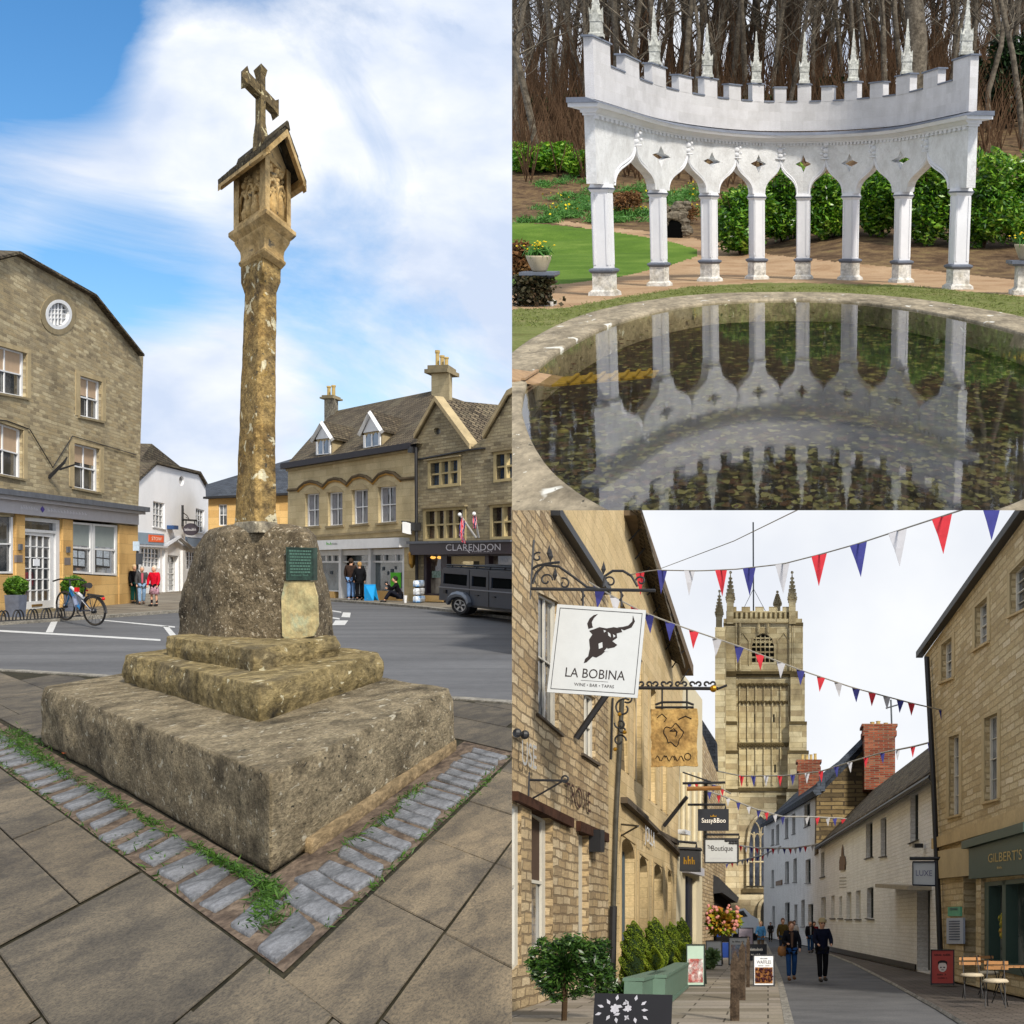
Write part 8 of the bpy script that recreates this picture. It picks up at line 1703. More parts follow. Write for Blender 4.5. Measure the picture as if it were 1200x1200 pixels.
# far three-storey white building
fw = thing('far_white_building', 'three-storey white building with a stone side gable leading to the church', 'building', 3, FR.pt(925, 1104))
wf = [(904, 972, 991, 907, 971, 990), (909.6, 967, 990, 913, 965, 989), (920, 960, 983, 923.6, 958, 982), (928.4, 954, 978, 932, 952, 977), (942.6, 943, 970, 949.4, 939, 967), (904, 1020, 1040, 907, 1019, 1040), (920, 1010, 1035, 924.4, 1009, 1035), (929.6, 1007, 1034, 933.7, 1005, 1034), (944, 1008, 1035, 950, 1006, 1035), (905, 1062, 1086, 908, 1062, 1086), (920, 1058, 1083, 925.4, 1057, 1083), (931, 1060, 1083, 934.4, 1060, 1083), (939, 1055, 1086, 943, 1054, 1086), (947, 1060, 1087, 953, 1059, 1087)]
part('wall', wallmesh(FR, [(895, 1097.4), (957, 1111), (957, 929), (895, 966)], [hole(x) for x in wf], 9, .5), m_wb, fw)
for sp in wf: win(FR, fw, sp, 1, 2, .7, .4, .25, plain('dark green joinery', []), m_glass, .6, m_sill)
Yg = FR.pt(957, 1000).y - 1.6; G1 = lambda x, y, d=0: onp(x, y, Yg) + V((0, d, 0))
m = MB(); m.slab([G1(956.5, 1000), G1(1020, 1000), G1(1020, 880), G1(1013, 872), G1(957, 927)], V((0, 6, 0))); part('side_gable', m, masonry('dark rubble gable', ['#6b5c44', '#857352', '#97845e', '#5c503c'], '#54493a', .8, .28, .03, .06, bump=1, big=.6, bdist=.1), fw)
m = MB(); d = V((-.3, 26, 0)); a_, b_ = G1(956, 927), G1(1015, 868); f0, f1 = FR.pt(893, 967, .5), FR.pt(958, 927, .5); rgd = G1(1015, 868) + (f0 - f1) * .9
m.add([f0, f1, b_, rgd], [(0, 1, 2, 3)]); m.slab([f0, f1, f1 + V((0, 0, .5)), f0 + V((0, 0, .5))], -FR.n * .5); m.tube([a_, b_], .35, 5); m.tube([f0, f1], .3, 5); part('roof', m, m_slate, fw)
m = MB(); q = FR.q((910, 1033, 1038, 917, 1031, 1037)); q.bar(m, 0, 1, 0, 1, .0, .1); part('name_board', m, plain('crest brown', []), fw)
m_brk = masonry('red brick', ['#6e3424', '#8a452e', '#5e2c20', '#9a5a40', '#74503c'], '#6e5e4e', .32, .13, .02, .015, bump=.6, big=.4, stain='#40302a')
def chim(x0, x1, yt, yb, Y, label, pots):
 t_ = thing('brick_chimney', label, 'chimney', 3, onp((x0 + x1) / 2, yb, Y)); s_ = Y / F; m = MB()
 def st(xa, xb, ya, yb_, ): m.slab([onp(xa, yb_, Y), onp(xb, yb_, Y), onp(xb, ya, Y), onp(xa, ya, Y)], V((0, (xb - xa) * s_ * .9, 0)))
 st(x0, x1, yt + 14, yb); st(x0 - 2, x1 + 2, yt + 8, yt + 14); st(x0 - 1, x1 + 1, yt + 3, yt + 8); st(x0 - 3, x1 + 3, yt, yt + 3); part('stack', m, m_brk, t_)
 for x, h, r in pots: m = MB(); m.lathe([(r * s_, 0), (r * s_ * .8, h * s_ * .8), (r * s_, h * s_)], onp(x, yt, Y) + V((0, 1.2, 0)), 10); part('chimney_pot', m, m_pot, t_)
chim(1013, 1049, 848, 925, Yg - 2, 'big red brick chimney stack behind the white painted inn', ((1024, 5, 3), (1031, 6, 3), (1040, 4, 3)))
chim(936, 960, 890, 935, Yg + 14, 'smaller red brick chimney rising in front of the church tower', ((941, 8, 2), (946, 7, 2), (951, 8, 2), (956, 9, 2)))
t_ = thing('tv_aerial', 'thin television aerial beside the big brick chimney', 'aerial', 3, onp(1045, 848, Yg)); m = MB(); m.tube([onp(1045, 850, Yg), onp(1044, 820, Yg)], .06, 4); m.tube([onp(1038, 830, Yg), onp(1052, 826, Yg)], .05, 4); part('mast', m, plain('grey pole', []), t_)
# right building with green shopfront
USC[0] = .6
FS = Fac(3, (1100, 1146), (1200, 1169)); rb_ = thing('pale_stone_corner_building', 'tall pale rubble building with sash windows over a green shopfront', 'building', 3, FS.pt(1150, 1157))
m_pale = masonry('pale rubble courses', ['#c2ad82', '#d6c49c', '#cdb88e', '#b8a278', '#decdaa'], '#b09c76', .5, .17, .02, .03, bump=1.0, big=.25, bdist=.06)
ws = [(1112.6, 864, 957, 1124.4, 860, 954), (1154, 842, 940, 1169.6, 835, 936), (1103.5, 756, 799, 1116, 746, 794), (1143, 712, 761, 1157.5, 699, 752), (1184, 672, 722, 1204, 652, 712)]
ps = (1129, 1026, 1151.5, 1147, 1025, 1156); sw = (1156, 1034, 1134, 1210, 1028, 1146)
part('wall', wallmesh(FS, [(1100, 1146), (1215, 1172.4), (1215, 585), (1192, 617), (1083, 769), (1090, 880), (1097, 985)], [hole(x) for x in ws] + [hole(ps), hole(sw)], 8, .5), m_pale, rb_)
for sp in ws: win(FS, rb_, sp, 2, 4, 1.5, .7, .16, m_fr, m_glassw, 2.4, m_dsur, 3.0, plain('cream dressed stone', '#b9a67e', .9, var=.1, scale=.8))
m = MB(); q = FS.q(ps); q.bar(m, 0, 1, 0, 1, -.5, -.42); part('passage_shade_sheet', m, m_lv, rb_)  # dark sheet set inside the passage paints its shade
m = MB(); q = FS.q((1081, 764, 771, 1215, 578, 588)); q.bar(m, 0, 1, 0, 1, 0, .22); part('gutter', m, m_black, rb_)
m = MB(); q = FS.q((1096.5, 983, 995, 1215, 942, 961)); q.bar(m, 0, 1, 0, 1, 0, .14); part('string_course', m, m_dsur, rb_)
m = MB(); q = FS.q((1100, 998, 1030, 1141, 991, 1026)); q.bar(m, 0, 1, 0, 1, 0, .12); part('pale_lintel', m, MATS['cream dressed stone'], rb_)
for x0, x1, y0, y1, mt, nm in ((1113, 1127.6, 1063, 1073.5, plain('mint sign', '#5fae8c', .6), 'mint_notice'), (1111.5, 1131, 1076, 1106, plain('pale blue sign', '#aab4c4', .6, var=.05), 'menu_board')):
 m = MB(); q = FS.q((x0, y0, y1, x1, y0 - .5, y1)); q.bar(m, 0, 1, 0, 1, 0, .06); pn = part(nm, m, mt, rb_); m = MB(); [q.bar(m, .18, .82, .85 - .1 * k, .89 - .1 * k, .06, .07) for k in range(8 if y1 > 1100 else 3)]; part('writing', m, plain('writing blue', '#2c4468', .6), pn)
m_grn = plain('sage green paint', '#3c4f46', .5, .3, var=.06)
m = MB(); q = FS.q((1139.5, 986, 995, 1215, 963, 975)); q.bar(m, 0, 1, 0, 1, 0, .3); part('shop_cornice', m, m_grn, rb_)
m = MB(); q = FS.q((1144, 995, 1030, 1215, 975, 1024)); q.bar(m, 0, 1, 0, 1, 0, .2); fs_ = part('fascia', m, m_grn, rb_, 'green fascia lettered GILBERT in gold'); m = MB()
q = FS.q((1168, 1000.5, 1011, 1200, 996, 1008)); text(m, "GILBERT'S", q.P, 0, 1.25, 0, 1, .215); text(m, '~' * 4, q.P, .36, .62, -.75, -.38, .215); part('lettering', m, plain('gold leaf', '#b8a05a', .45, .5, .3), fs_)
q = FS.q(sw); m = MB()
for a_ in ((0, .10, 0, 1), (.42, .5, 0, 1), (.1, 1, 0, .10), (.1, 1, .95, 1)): q.bar(m, *a_, -.35, .05)
sf_ = part('shopfront', m, m_grn, rb_); m = MB(); q.pane(m, .1, 1, .1, .95, -.25); part('pane', m, glass('green shop glass', (.03, .04, .035), (.20, .21, .19)), sf_)
m = MB(); fx = random.Random(3); [m.ball(q.P(.22 + fx.uniform(-.05, .08), .5 + fx.uniform(-.12, .12), -.2), .1, 5, 4) for _ in range(22)]; part('flowers_in_window', m, mottled('window flowers', ['#a83a4a', '#c8b040', '#3c6a38', '#7a4a8c'], 5, 9), sf_)
m = MB(); q = FS.q((1149, 1030, 1156, 1155, 1029.5, 1158)); q.bar(m, 0, 1, 0, 1, 0, .12); part('green_pilaster', m, m_pale, rb_)
t_ = thing('drainpipe', 'black drainpipe at the corner between the inn and the pale stone building', 'drainpipe', 3, FS.pt(1103, 1145, .1)); m = MB(); m.tube([FS.pt(1086, 770, .15), FS.pt(1093, 900, .15), FS.pt(1097, 990, .15), FS.pt(1103, 1145, .15)], .085, 8); part('pipe', m, m_black, t_)
hsign(36, [(1069.5, 1037), (1096, 1038), (1096, 1010), (1069.5, 1010)], MATS['sign white'], [(1066, 1006), (1100, 1006), (1100, 1004)], 'small white hanging sign LUXE with a navy border near the corner drainpipe', [('LUXE', (.14, .86, .40, .64), plain('faded navy', '#6c6a86', .6))], plain('navy door', []))
# ---------------- street furniture
def bistro(px, py, label, s=1.0, tbl=False, rz=0):
 b_ = g3(px, py); nm = 'bistro_table' if tbl else 'folding_chair'; t_ = thing(nm, label, 'table' if tbl else 'chair', 3, b_, rz); R_ = Matrix.Translation(b_) @ Matrix.Rotation(rz, 4, 'Z')
 def pt_(x, y, z): return R_ @ V((x, y, z))
 wd_ = plain('slat wood', '#a8794c', .6, .2, var=.15, scale=4); m = MB()
 if tbl:
  [m.hexa([pt_(x, -.42, .72), pt_(x + .13, -.42, .72), pt_(x + .13, .42, .72), pt_(x, .42, .72)], [pt_(x, -.42, .745), pt_(x + .13, -.42, .745), pt_(x + .13, .42, .745), pt_(x, .42, .745)]) for x in (-.43, -.285, -.14, .005, .15, .295)]; part('table_top', m, wd_, t_)
 else:
  m.lathe([(.02, 0), (.25, .02), (.27, .05), (.22, .09), (.02, .10)], pt_(0, 0, .44), 14); m.sm = True; part('sheepskin_seat', m, plain('sheepskin', '#c4b69c', .95, .05, var=.15, scale=12, bump=.5), t_)
  for z in (.70, .80): m = MB(); m.hexa([pt_(-.24, .2, z), pt_(.24, .2, z), pt_(.24, .235, z), pt_(-.24, .235, z)], [pt_(-.24, .21, z + .065), pt_(.24, .21, z + .065), pt_(.24, .24, z + .065), pt_(-.24, .24, z + .065)]); part('back_slat', m, wd_, t_)
 h = .72 if tbl else .46; w = .36 if tbl else .2
 for s_ in (-1, 1):
  m = MB(); m.tube([pt_(s_ * w, -w, 0), pt_(s_ * w * .8, w, h if tbl else .88)], .013, 5); m.tube([pt_(s_ * w, w, 0), pt_(s_ * w * .8, -w, h)], .013, 5); part('leg', m, m_black, t_)
bistro(1140, 1170, 'slatted folding chair with a sheepskin seat nearest the red sign'); bistro(1160, 1166, 'slatted folding chair with a sheepskin seat behind the front chair', rz=.3); bistro(1168, 1180, 'front slatted folding chair with a sheepskin seat beside the table', rz=-.3); bistro(1189, 1176, 'wood-topped bistro table outside the green shopfront', tbl=True, rz=.2)
def ab3(px0, px1, yb, yt, panel, frame, nm, label, art=None, **k):
 a_, b_ = g3(px0, yb), g3(px1, yb); d = a_.y; return aboard(3, [a_ + V((0, 0, .04)), b_ + V((0, 0, .04)), onp(px1, yt, d + .15), onp(px0, yt, d + .15)], panel, frame, nm, label, (.05, .55, 0), art=art, **k)
def lines(ls, mt, extra=None):
 def f(Q, t_):
  for s_, bx in ls: m = MB(); text(m, s_, Q.P, *bx, .008); part('lettering', m, mt, t_)
  if extra: extra(Q, t_)
 return f
def face(Q, t_):
 m = MB(); m.add([Q.P(.5 + .2 * math.cos(a), .50 + .16 * math.sin(a), .006) for a in [2 * math.pi * k / 16 for k in range(16)]], [tuple(range(16))]); part('cartoon_head', m, plain('sign cream', '#e8d8cc', .6), t_); m = MB(); polyon(m, [(0, 0), (.2, .4), (.5, .5), (.8, .4), (1, 0), (1, .7), (.7, 1), (.3, 1), (0, .7)], Q.P, .28, .72, .56, .70, .009); Q.bar(m, .38, .46, .47, .50, .008, .012); Q.bar(m, .54, .62, .47, .50, .008, .012); Q.bar(m, .44, .56, .40, .415, .008, .012); part('cartoon_face', m, ink, t_)
ab3(1092, 1117, 1154, 1114, plain('salmon red board', '#b5483f', .6, var=.06), m_black, 'pavement_sign', 'red pavement sign with a drawn face in a black frame by the drainpipe', lines([('~' * 11, (.12, .88, .84, .92)), ('~' * 7, (.25, .75, .24, .31)), ('~' * 8, (.28, .72, .14, .20))], ink, face))
def waf(Q, t_):
 m = MB(); Q.bar(m, .04, .96, .05, .60, 0, .01); w_ = part('waffle_photo', m, mottled('waffle', ['#3c2010', '#8c5a2c', '#c08a4c'], 5, 20, .7), t_); m = MB(); r = random.Random(4); [m.ball(Q.P(r.uniform(.08, .92), r.uniform(.1, .56), .02), r.uniform(.02, .04), 6, 4) for _ in range(50)]; part('toppings', m, plain('berries', '#3c0f14', .4), w_)
ab3(884, 906.5, 1156, 1120, m_white, m_black, 'pavement_sign', 'WAFFLES pavement sign with a waffle picture in a black frame', lines([('WAFFLES', (.12, .88, .72, .84)), ('~' * 6, (.3, .7, .88, .94)), ('~' * 13, (.2, .8, .64, .68))], m_black, waf), fw=.07)
ab3(828, 845.5, 1132, 1103, MATS['sign white'], m_black, 'pavement_sign', 'white Boutique pavement sign leaning beside the green bush', lines([('Boutique', (.1, .7, .6, .74)), ('~' * 4, (.3, .7, .4, .46))], ink))
def pic(nm, cols, b):
 def f(Q, t_): m = MB(); Q.bar(m, *b, 0, .01); part('picture', m, mottled(nm, cols, 2.2, 9, .6), t_)
 return f
ab3(805.5, 825, 1156, 1108, plain('pale green board', '#a9bfae', .6, var=.05), plain('dark green frame', '#1f2c26', .5), 'pavement_sign', 'tall pale green pavement sign with a red and white picture beside the topiary', pic('board picture', ['#c8c8c4', '#b04a40', '#d8d8d4', '#9ab0a0'], (.06, .94, .06, .66)))
ab3(855, 877, 1131, 1099, MATS['sign white'], m_black, 'pavement_sign', 'white photo pavement sign behind the wooden bollards', lines([('~' * 12, (.15, .8, .82, .9))], ink, pic('portrait picture', ['#c8ccd2', '#8ea0b4', '#d0a890', '#e0e2e6'], (.08, .92, .1, .74))))
ab3(869, 897, 1126, 1107, plain('slate board', []), m_black, 'pavement_sign', 'low dark slate pavement sign behind the WAFFLES sign', lines([('~' * 13, (.12, .9, .6, .8)), ('~' * 9, (.2, .8, .3, .45))], m_ltr))
ab3(866, 882, 1112, 1088, plain('mauve board', '#b8aab4', .6), plain('slate board', []), 'pavement_sign', 'grey-framed shop sign board standing behind the dark slate sign', lines([('~' * 7, (.15, .85, .5, .66))], ink))
m_post = mottled('weathered oak post', ['#241c16', '#46392d', '#5e4f40', '#382d24'], 3, 22, .9, .9, .03, dark=.5)
for px, yb, yt, w, lb_ in ((861, 1196, 1122, 8.4, 'nearest weathered oak bollard with a pointed top'), (869.5, 1172, 1109, 6.4, 'second weathered oak bollard, just behind the nearest'), (876.5, 1157, 1101, 3.4, 'farthest of the three weathered oak bollards')):
 b_ = g3(px, yb); s_ = b_.y / F; h = (yb - yt) * s_; w *= s_ * .62; m = MB(); rough_hexa(m, [b_ + V((x * w, y * w, -.02)) for x, y in ((-1, -1), (1, -1), (1, 1), (-1, 1))], [b_ + V((x * w * .95, y * w, h * .86)) for x, y in ((-1, -1), (1, -1), (1, 1), (-1, 1))], (6, 6, 26), .008, 5, .03, px)
 tq = [b_ + V((x * w * .9, y * w * .95, h * .855)) for x, y in ((-1, -1), (1, -1), (1, 1), (-1, 1))]; ap = b_ + V((.0, 0, h)); m.add(tq + [ap], [(0, 1, 4), (1, 2, 4), (2, 3, 4), (3, 0, 4)]); single('oak_bollard', m, m_post, 3, b_, lb_, 'bollard', 'oak bollards along the kerb')
# white car glimpsed
b_ = g3(874, 1102); t_ = thing('parked_car', 'white car glimpsed behind the flower display near the church', 'car', 3, b_); s_ = b_.y / F; m = MB(); f = lambda x, y, d: b_ + V(((x - 874) * s_, d, (1102 - y) * s_))
pr = [(858, 1100), (858, 1078), (863, 1069), (872, 1067), (879, 1074), (888, 1079), (890, 1100)]; m.slab([f(x, y, 0) for x, y in pr], V((0, 4, 0))); part('body', m, m_white, t_, smooth=False); m = MB(); m.slab([f(x, y, -.05) for x, y in ((863, 1078), (865, 1071), (871, 1069.5), (876, 1076))], V((0, .04, 0))); part('window', m, m_glass, t_)
for x in (863, 884): m = MB(); m.tube([f(x, 1098, -.1), f(x, 1098, .3)], .34, 16); part('wheel', m, plain('tyre', []), t_)
# plants
def plant(px, py, s, nm, label, cat, blobs, n, leaf, mt, trunk=None, asp=.4, seed=1, group=None, core=None, droop=0):
 b_ = g3(px, py); s_ = b_.y / F; t_ = thing(nm, label, cat, 3, b_, group=group); bl = [(b_ + V(((x - px) * s_, dy * s_, (py - y) * s_)), (rx * s_, (rx if ry is None else ry) * s_, rz * s_)) for x, y, rx, rz, dy, ry in blobs]
 leafobj('foliage', blobpts(bl, n, seed, .1 if core is None else .95), leaf, mt, t_, seed=seed, aspect=asp, droop=droop)
 if core:
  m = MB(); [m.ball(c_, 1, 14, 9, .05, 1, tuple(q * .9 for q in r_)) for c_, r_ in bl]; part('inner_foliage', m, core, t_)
 if trunk: m = MB(); m.tube([onp(x, y, b_.y) for x, y in trunk], .05, 7); part('trunk', m, m_twig, t_)
 return t_
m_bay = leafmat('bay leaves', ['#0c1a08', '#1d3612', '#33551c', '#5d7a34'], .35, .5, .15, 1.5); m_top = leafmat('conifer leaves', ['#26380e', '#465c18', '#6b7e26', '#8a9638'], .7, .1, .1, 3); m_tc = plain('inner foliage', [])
plant(661, 1196, 1, 'bay_tree', 'round-headed bay tree on a thin stem in front of the rubble wall', 'tree', [(660, 1140, 30, 28, 0, None), (640, 1125, 18, 18, 0, None), (690, 1135, 24, 24, 0, None), (668, 1116, 22, 14, 0, None), (706, 1150, 16, 16, 0, None), (645, 1158, 20, 14, 0, None), (632, 1140, 12, 10, 0, None), (698, 1118, 14, 12, 0, None), (680, 1164, 16, 8, 0, None)] + [(660 + 44 * math.cos(k * 2.4) * (.7 + .05 * (k % 7)), 1139 + 34 * math.sin(k * 2.4) * (.7 + .05 * (k % 7)), 7, 6, 0, None) for k in range(22)], 9500, .052, m_bay, [(661, 1200), (662, 1170), (660, 1140)], .3, 3)
plant(604, 1170, 1, 'bay_shrub', 'dark bay shrub at the left edge under the TROVE window', 'shrub', [(604, 1115, 24, 26, 0, None), (612, 1135, 20, 18, 0, None), (600, 1150, 16, 16, 0, None)], 5000, .062, m_bay, [(604, 1172), (604, 1140)], .3, 5)
plant(735, 1172, 1, 'trailing_ivy', 'low leafy ivy behind the dark flower board', 'plant', [(735, 1163, 30, 9, 3, None), (712, 1162, 14, 8, 3, None), (758, 1160, 14, 8, 3, None)], 1800, .09, m_bay, None, .5, 6)
for px, yb, yt, rx, lb_, nm in ((741, 1158, 1087, 15, 'largest cone-shaped topiary, nearest the drainpipe', 0), (766, 1156, 1083, 14.5, 'second cone-shaped topiary from the drainpipe', 0), (786, 1148, 1087, 11.5, 'third cone-shaped topiary from the drainpipe', 0), (798.5, 1144, 1082, 10.5, 'farthest cone-shaped topiary before the pale green sign', 0)):
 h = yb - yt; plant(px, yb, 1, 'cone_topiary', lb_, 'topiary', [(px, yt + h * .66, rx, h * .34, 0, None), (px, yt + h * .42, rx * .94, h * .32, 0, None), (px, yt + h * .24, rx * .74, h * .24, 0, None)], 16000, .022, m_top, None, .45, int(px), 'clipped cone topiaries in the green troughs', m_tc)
for px, yb, yt, rx, lb_ in ((766, 1162, 1116, 10.5, 'clipped ball topiary in front of the second cone'), (800, 1150, 1108, 9.5, 'clipped ball topiary in front of the farthest cone')):
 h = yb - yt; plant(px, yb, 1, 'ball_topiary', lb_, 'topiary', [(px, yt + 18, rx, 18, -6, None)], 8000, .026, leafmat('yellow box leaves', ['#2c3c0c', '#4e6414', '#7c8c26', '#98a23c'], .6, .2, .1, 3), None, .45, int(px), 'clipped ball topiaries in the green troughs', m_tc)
m_tr = plain('sage trough paint', '#5d7565', .55, .25, var=.06)
for i, (xa, ya, xb, yb_, h, lb_) in enumerate(((752, 1188, 781, 1174, 34, 'long sage green wooden trough nearest the flower board'), (779, 1182, 806, 1158, 40, 'sage green panelled trough beside the pale green sign'))):
 a_, b_ = g3(xa, ya), g3(xb, yb_); t_ = thing('planter_trough', lb_, 'planter', 3, a_); u_ = (b_ - a_).normalized(); n_ = V((-abs(u_.y), u_.x, 0)) if True else 0; hz_ = .62; d = n_ * .34; m = MB(); q4 = [a_, b_, b_ + d, a_ + d]; m.hexa(q4, [q + V((0, 0, hz_)) for q in q4]); part('body', m, m_tr, t_)
 m = MB(); o_ = V((.03, -.03, 0)); [m.hexa([a_ + o_ + V((0, 0, z)), b_ + o_ + V((0, 0, z)), b_ + d + V((0, .03, z)), a_ + d + V((-.03, 0, z))], [a_ + o_ + V((0, 0, z + .06)), b_ + o_ + V((0, 0, z + .06)), b_ + d + V((0, .03, z + .06)), a_ + d + V((-.03, 0, z + .06))]) for z in (.02, hz_ - .05)]; part('rails', m, m_tr, t_)
t_ = plant(848, 1122, 1, 'flower_display', 'bushy display of pink and yellow flowers outside the awning shop', 'flowers', [(846, 1084, 17, 13, 0, None), (838, 1077, 9, 9, 0, None), (858, 1082, 9, 9, 0, None)], 1500, .22, leafmat('autumn leaves', ['#3c5a1c', '#7c8c28', '#b8942c', '#a85c30'], .6, .2, .2, 2), None, .5, 8)
m = MB(); b_ = g3(848, 1122); s_ = b_.y / F; fr_ = random.Random(5); [m.ball(b_ + V((fr_.uniform(-19, 17) * s_, -12 * s_, (26 + fr_.uniform(4, 30)) * s_)), fr_.uniform(1.5, 2.4) * s_, 7, 5, .2, k) for k in range(34)]; part('blossoms', m, plain('pink blossom', '#c9867a', .7, var=.25, scale=5), t_)
m = MB(); m.box(b_ + V((0, -.2, .35)), (1.2, .6, .7)); part('blue_tub', m, plain('royal blue', []), t_)
plant(833, 1136, 1, 'green_bush', 'small pale green bush between the pavement signs', 'shrub', [(835, 1122, 8, 9, 0, None), (831, 1130, 7, 7, 0, None)], 900, .10, leafmat('pale green leaves', ['#3c5a30', '#6c8a58', '#92a878'], .6, .2, .2, 2), None, .5, 9)
# dark board with white flowers at the bottom
b_ = g3(740, 1213); Yb = b_.y; t_ = thing('flower_board', 'dark board painted with white flowers at the bottom edge of the street view', 'pavement sign', 3, b_); Q = QY([(694, 1214), (786, 1214), (788, 1166), (697, 1164)], Yb); m = MB(); Q.bar(m, 0, 1, 0, 1, -.05, 0); pn = part('board', m, plain('charcoal board', '#1b1c22', .6, var=.05), t_); m = MB()
for cx, cy, r in ((.27, .64, .1), (.44, .66, .075)):
 for k in range(6): a = k * 1.05; polyon(m, [(.5, 0), (.9, .5), (.7, 1), (.3, 1), (.1, .5)], lambda u, v, o, a=a, cx=cx, cy=cy, r=r: Q.P(cx + ((u - .5) * math.cos(a) - v * math.sin(a)) * r * .6, cy + ((u - .5) * math.sin(a) + v * math.cos(a)) * r * 1.15, o), 0, 1, 0, 1, .004 + .001 * k)
for k in range(18): a = k * .7; r = .11 + .03 * (k % 3); cx, cy = (.26, .62) if k % 2 else (.50, .62); lx, ly = cx + math.cos(a) * r, cy + math.sin(a) * r * 1.3; polyon(m, [(0, .5), (.4, .75), (1, .5), (.4, .25)], lambda u, v, o, a=a, lx=lx, ly=ly: Q.P(lx + (u * math.cos(a) - (v - .5) * math.sin(a)) * .09, ly + (u * math.sin(a) + (v - .5) * math.cos(a)) * .15, o), 0, 1, 0, 1, .003)
part('white_flowers', m, plain('flower grey white', '#b9b9c2', .7), pn)
# people
def pp(px, yf, h, rz, label, **k): q = g3(px, yf); return person(3, q, h, R(rz), label, **k)
pp(964, 1150.5, 1.74, 12, 'man in a navy jacket, tan cap and sunglasses walking at the front', top='#14182a', legs='#16161a', hair='#a08a68', shoes='#2c2620', coat=.08, stride=.55, hat='#9a8a66', sunglasses=True, arms=(.25, .25), bend=(.9, .9), headturn=.4)
pp(927.5, 1149, 1.66, 8, 'woman in a dark coat and blue jeans carrying a tan shoulder bag', top='#16181f', legs='#24497c', hair='#6e4a30', shoes='#6b4426', coat=.05, stride=.7, bag='#8c6238', inner='#5c4638', arms=(.2, .3), bend=(1.2, .3))
pp(949.5, 1117, 1.74, 15, 'grey-haired person in a black and white jacket behind the man in navy', top='#1c1c20', legs='#2c4a72', hair='#a8a29a', stride=.4, coat=.05, inner='#9a9a9a')
pp(954.5, 1115, 1.7, 0, 'person in dark red half hidden beside the grey-haired person', top='#7a1a22', legs='#2c3c5a', hair='#3c2a22', stride=.2)
pp(917.5, 1121, 1.85, 5, 'bearded man in an olive brown jacket walking behind the woman', top='#5a4a24', legs='#2e3644', hair='#6e4a36', stride=.5, coat=.08, arms=(.1, .2))
pp(891.5, 1118, 1.72, -5, 'woman in a light blue top standing by the pavement signs', top='#4f8cc0', legs='#6b5a4a', hair='#b8946c', coat=.1, arms=(.3, .2), bend=(.9, .5))
pp(903, 1104, 1.7, 0, 'person in dark clothes standing far down the street', top='#2c2622', legs='#2c2620', hair='#2c1c18')
pp(931, 1113, 1.78, 0, 'dark-haired woman in a pale top behind the woman with the bag', top='#c9c2ba', legs='#3c3c44', hair='#2a1c18')
pp(913.5, 1100, 1.7, 10, 'distant walker left of the olive jacket near the church', top='#7a5a4a', legs='#3a3a44', hair='#4a3424')
pp(945, 1103, 1.65, 0, 'distant person in a brown top against the white building', top='#8a6a5a', legs='#34343c', hair='#6a4a34')
# bunting
fl_m = [plain('flag red', '#b3323a', .8, .1, var=.1, scale=6), plain('flag white', '#a9a9ad', .8, .1, var=.06, scale=6), plain('flag blue', '#3a3c78', .8, .1, var=.1, scale=6)]
fc = {'r': 0, 'w': 1, 'b': 2}; cord = plain('pale cord', '#9a968c', .8); fr_ = random.Random(12)
def bunt(label, pts, flags, Y0, Y1, fs=10):
 """pts = string course; flags = [(x, colour)]; the string runs from depth Y0 (left end) to Y1 (right end)"""
 x0, x1 = pts[0][0], pts[-1][0]; Yf = lambda x: Y0 + (Y1 - Y0) * (x - x0) / (x1 - x0)
 def sy(x):
  for (a, b), (c_, d) in zip(pts, pts[1:]):
   if x <= c_: return b + (d - b) * (x - a) / (c_ - a)
  return pts[-1][1]
 t_ = thing('bunting_string', label, 'bunting', 3, onp(pts[0][0], pts[0][1], Y0), group='strings of bunting across the street')
 m = MB(); n = 40; m.tube([onp(x0 + (x1 - x0) * k / n, sy(x0 + (x1 - x0) * k / n), Yf(x0 + (x1 - x0) * k / n)) for k in range(n + 1)], .0006 * (Y0 + Y1) / 2, 4); part('cord', m, cord, t_)
 for x, c_, w, h in flags:
  Y = Yf(x); a, b = onp(x - w, sy(x - w), Y), onp(x + w, sy(x + w), Y); tw = fr_.uniform(-.4, .4) * w / F * Y; bx = fr_.uniform(-.35, .35) * w; tip = onp(x + bx, sy(x) + h, Y + tw * 2)
  m = MB(); mid = [a.lerp(tip, .5) + V((0, tw, 0)), b.lerp(tip, .5) + V((0, tw, 0))]; v = [a, b, mid[1], mid[0], tip]; e = V((0, .012, 0)); m.add(v + [q + e for q in v], [(0, 1, 2, 3), (3, 2, 4), (6, 5, 8, 7), (7, 8, 9)]); part('flag', m, fl_m[fc[c_]], t_)
def fl(xs, cols, w, h): return [(x, cols[i % len(cols)], w if not callable(w) else w(x), h if not callable(h) else h(x)) for i, x in enumerate(xs)]
bunt('nearest string of red, white and blue bunting across the top of the street', [(735, 674), (766, 668), (820, 669), (863, 667), (917, 661), (960, 650), (1006, 637), (1052, 622), (1104, 605), (1163, 586), (1200, 572)], fl([750, 776, 808, 845, 878, 917, 960, 1006, 1052, 1104, 1163], 'rbwrbwrbwrb', lambda x: 5 + (x - 740) * .019, lambda x: 26 + (x - 740) * .05), 34, 17)
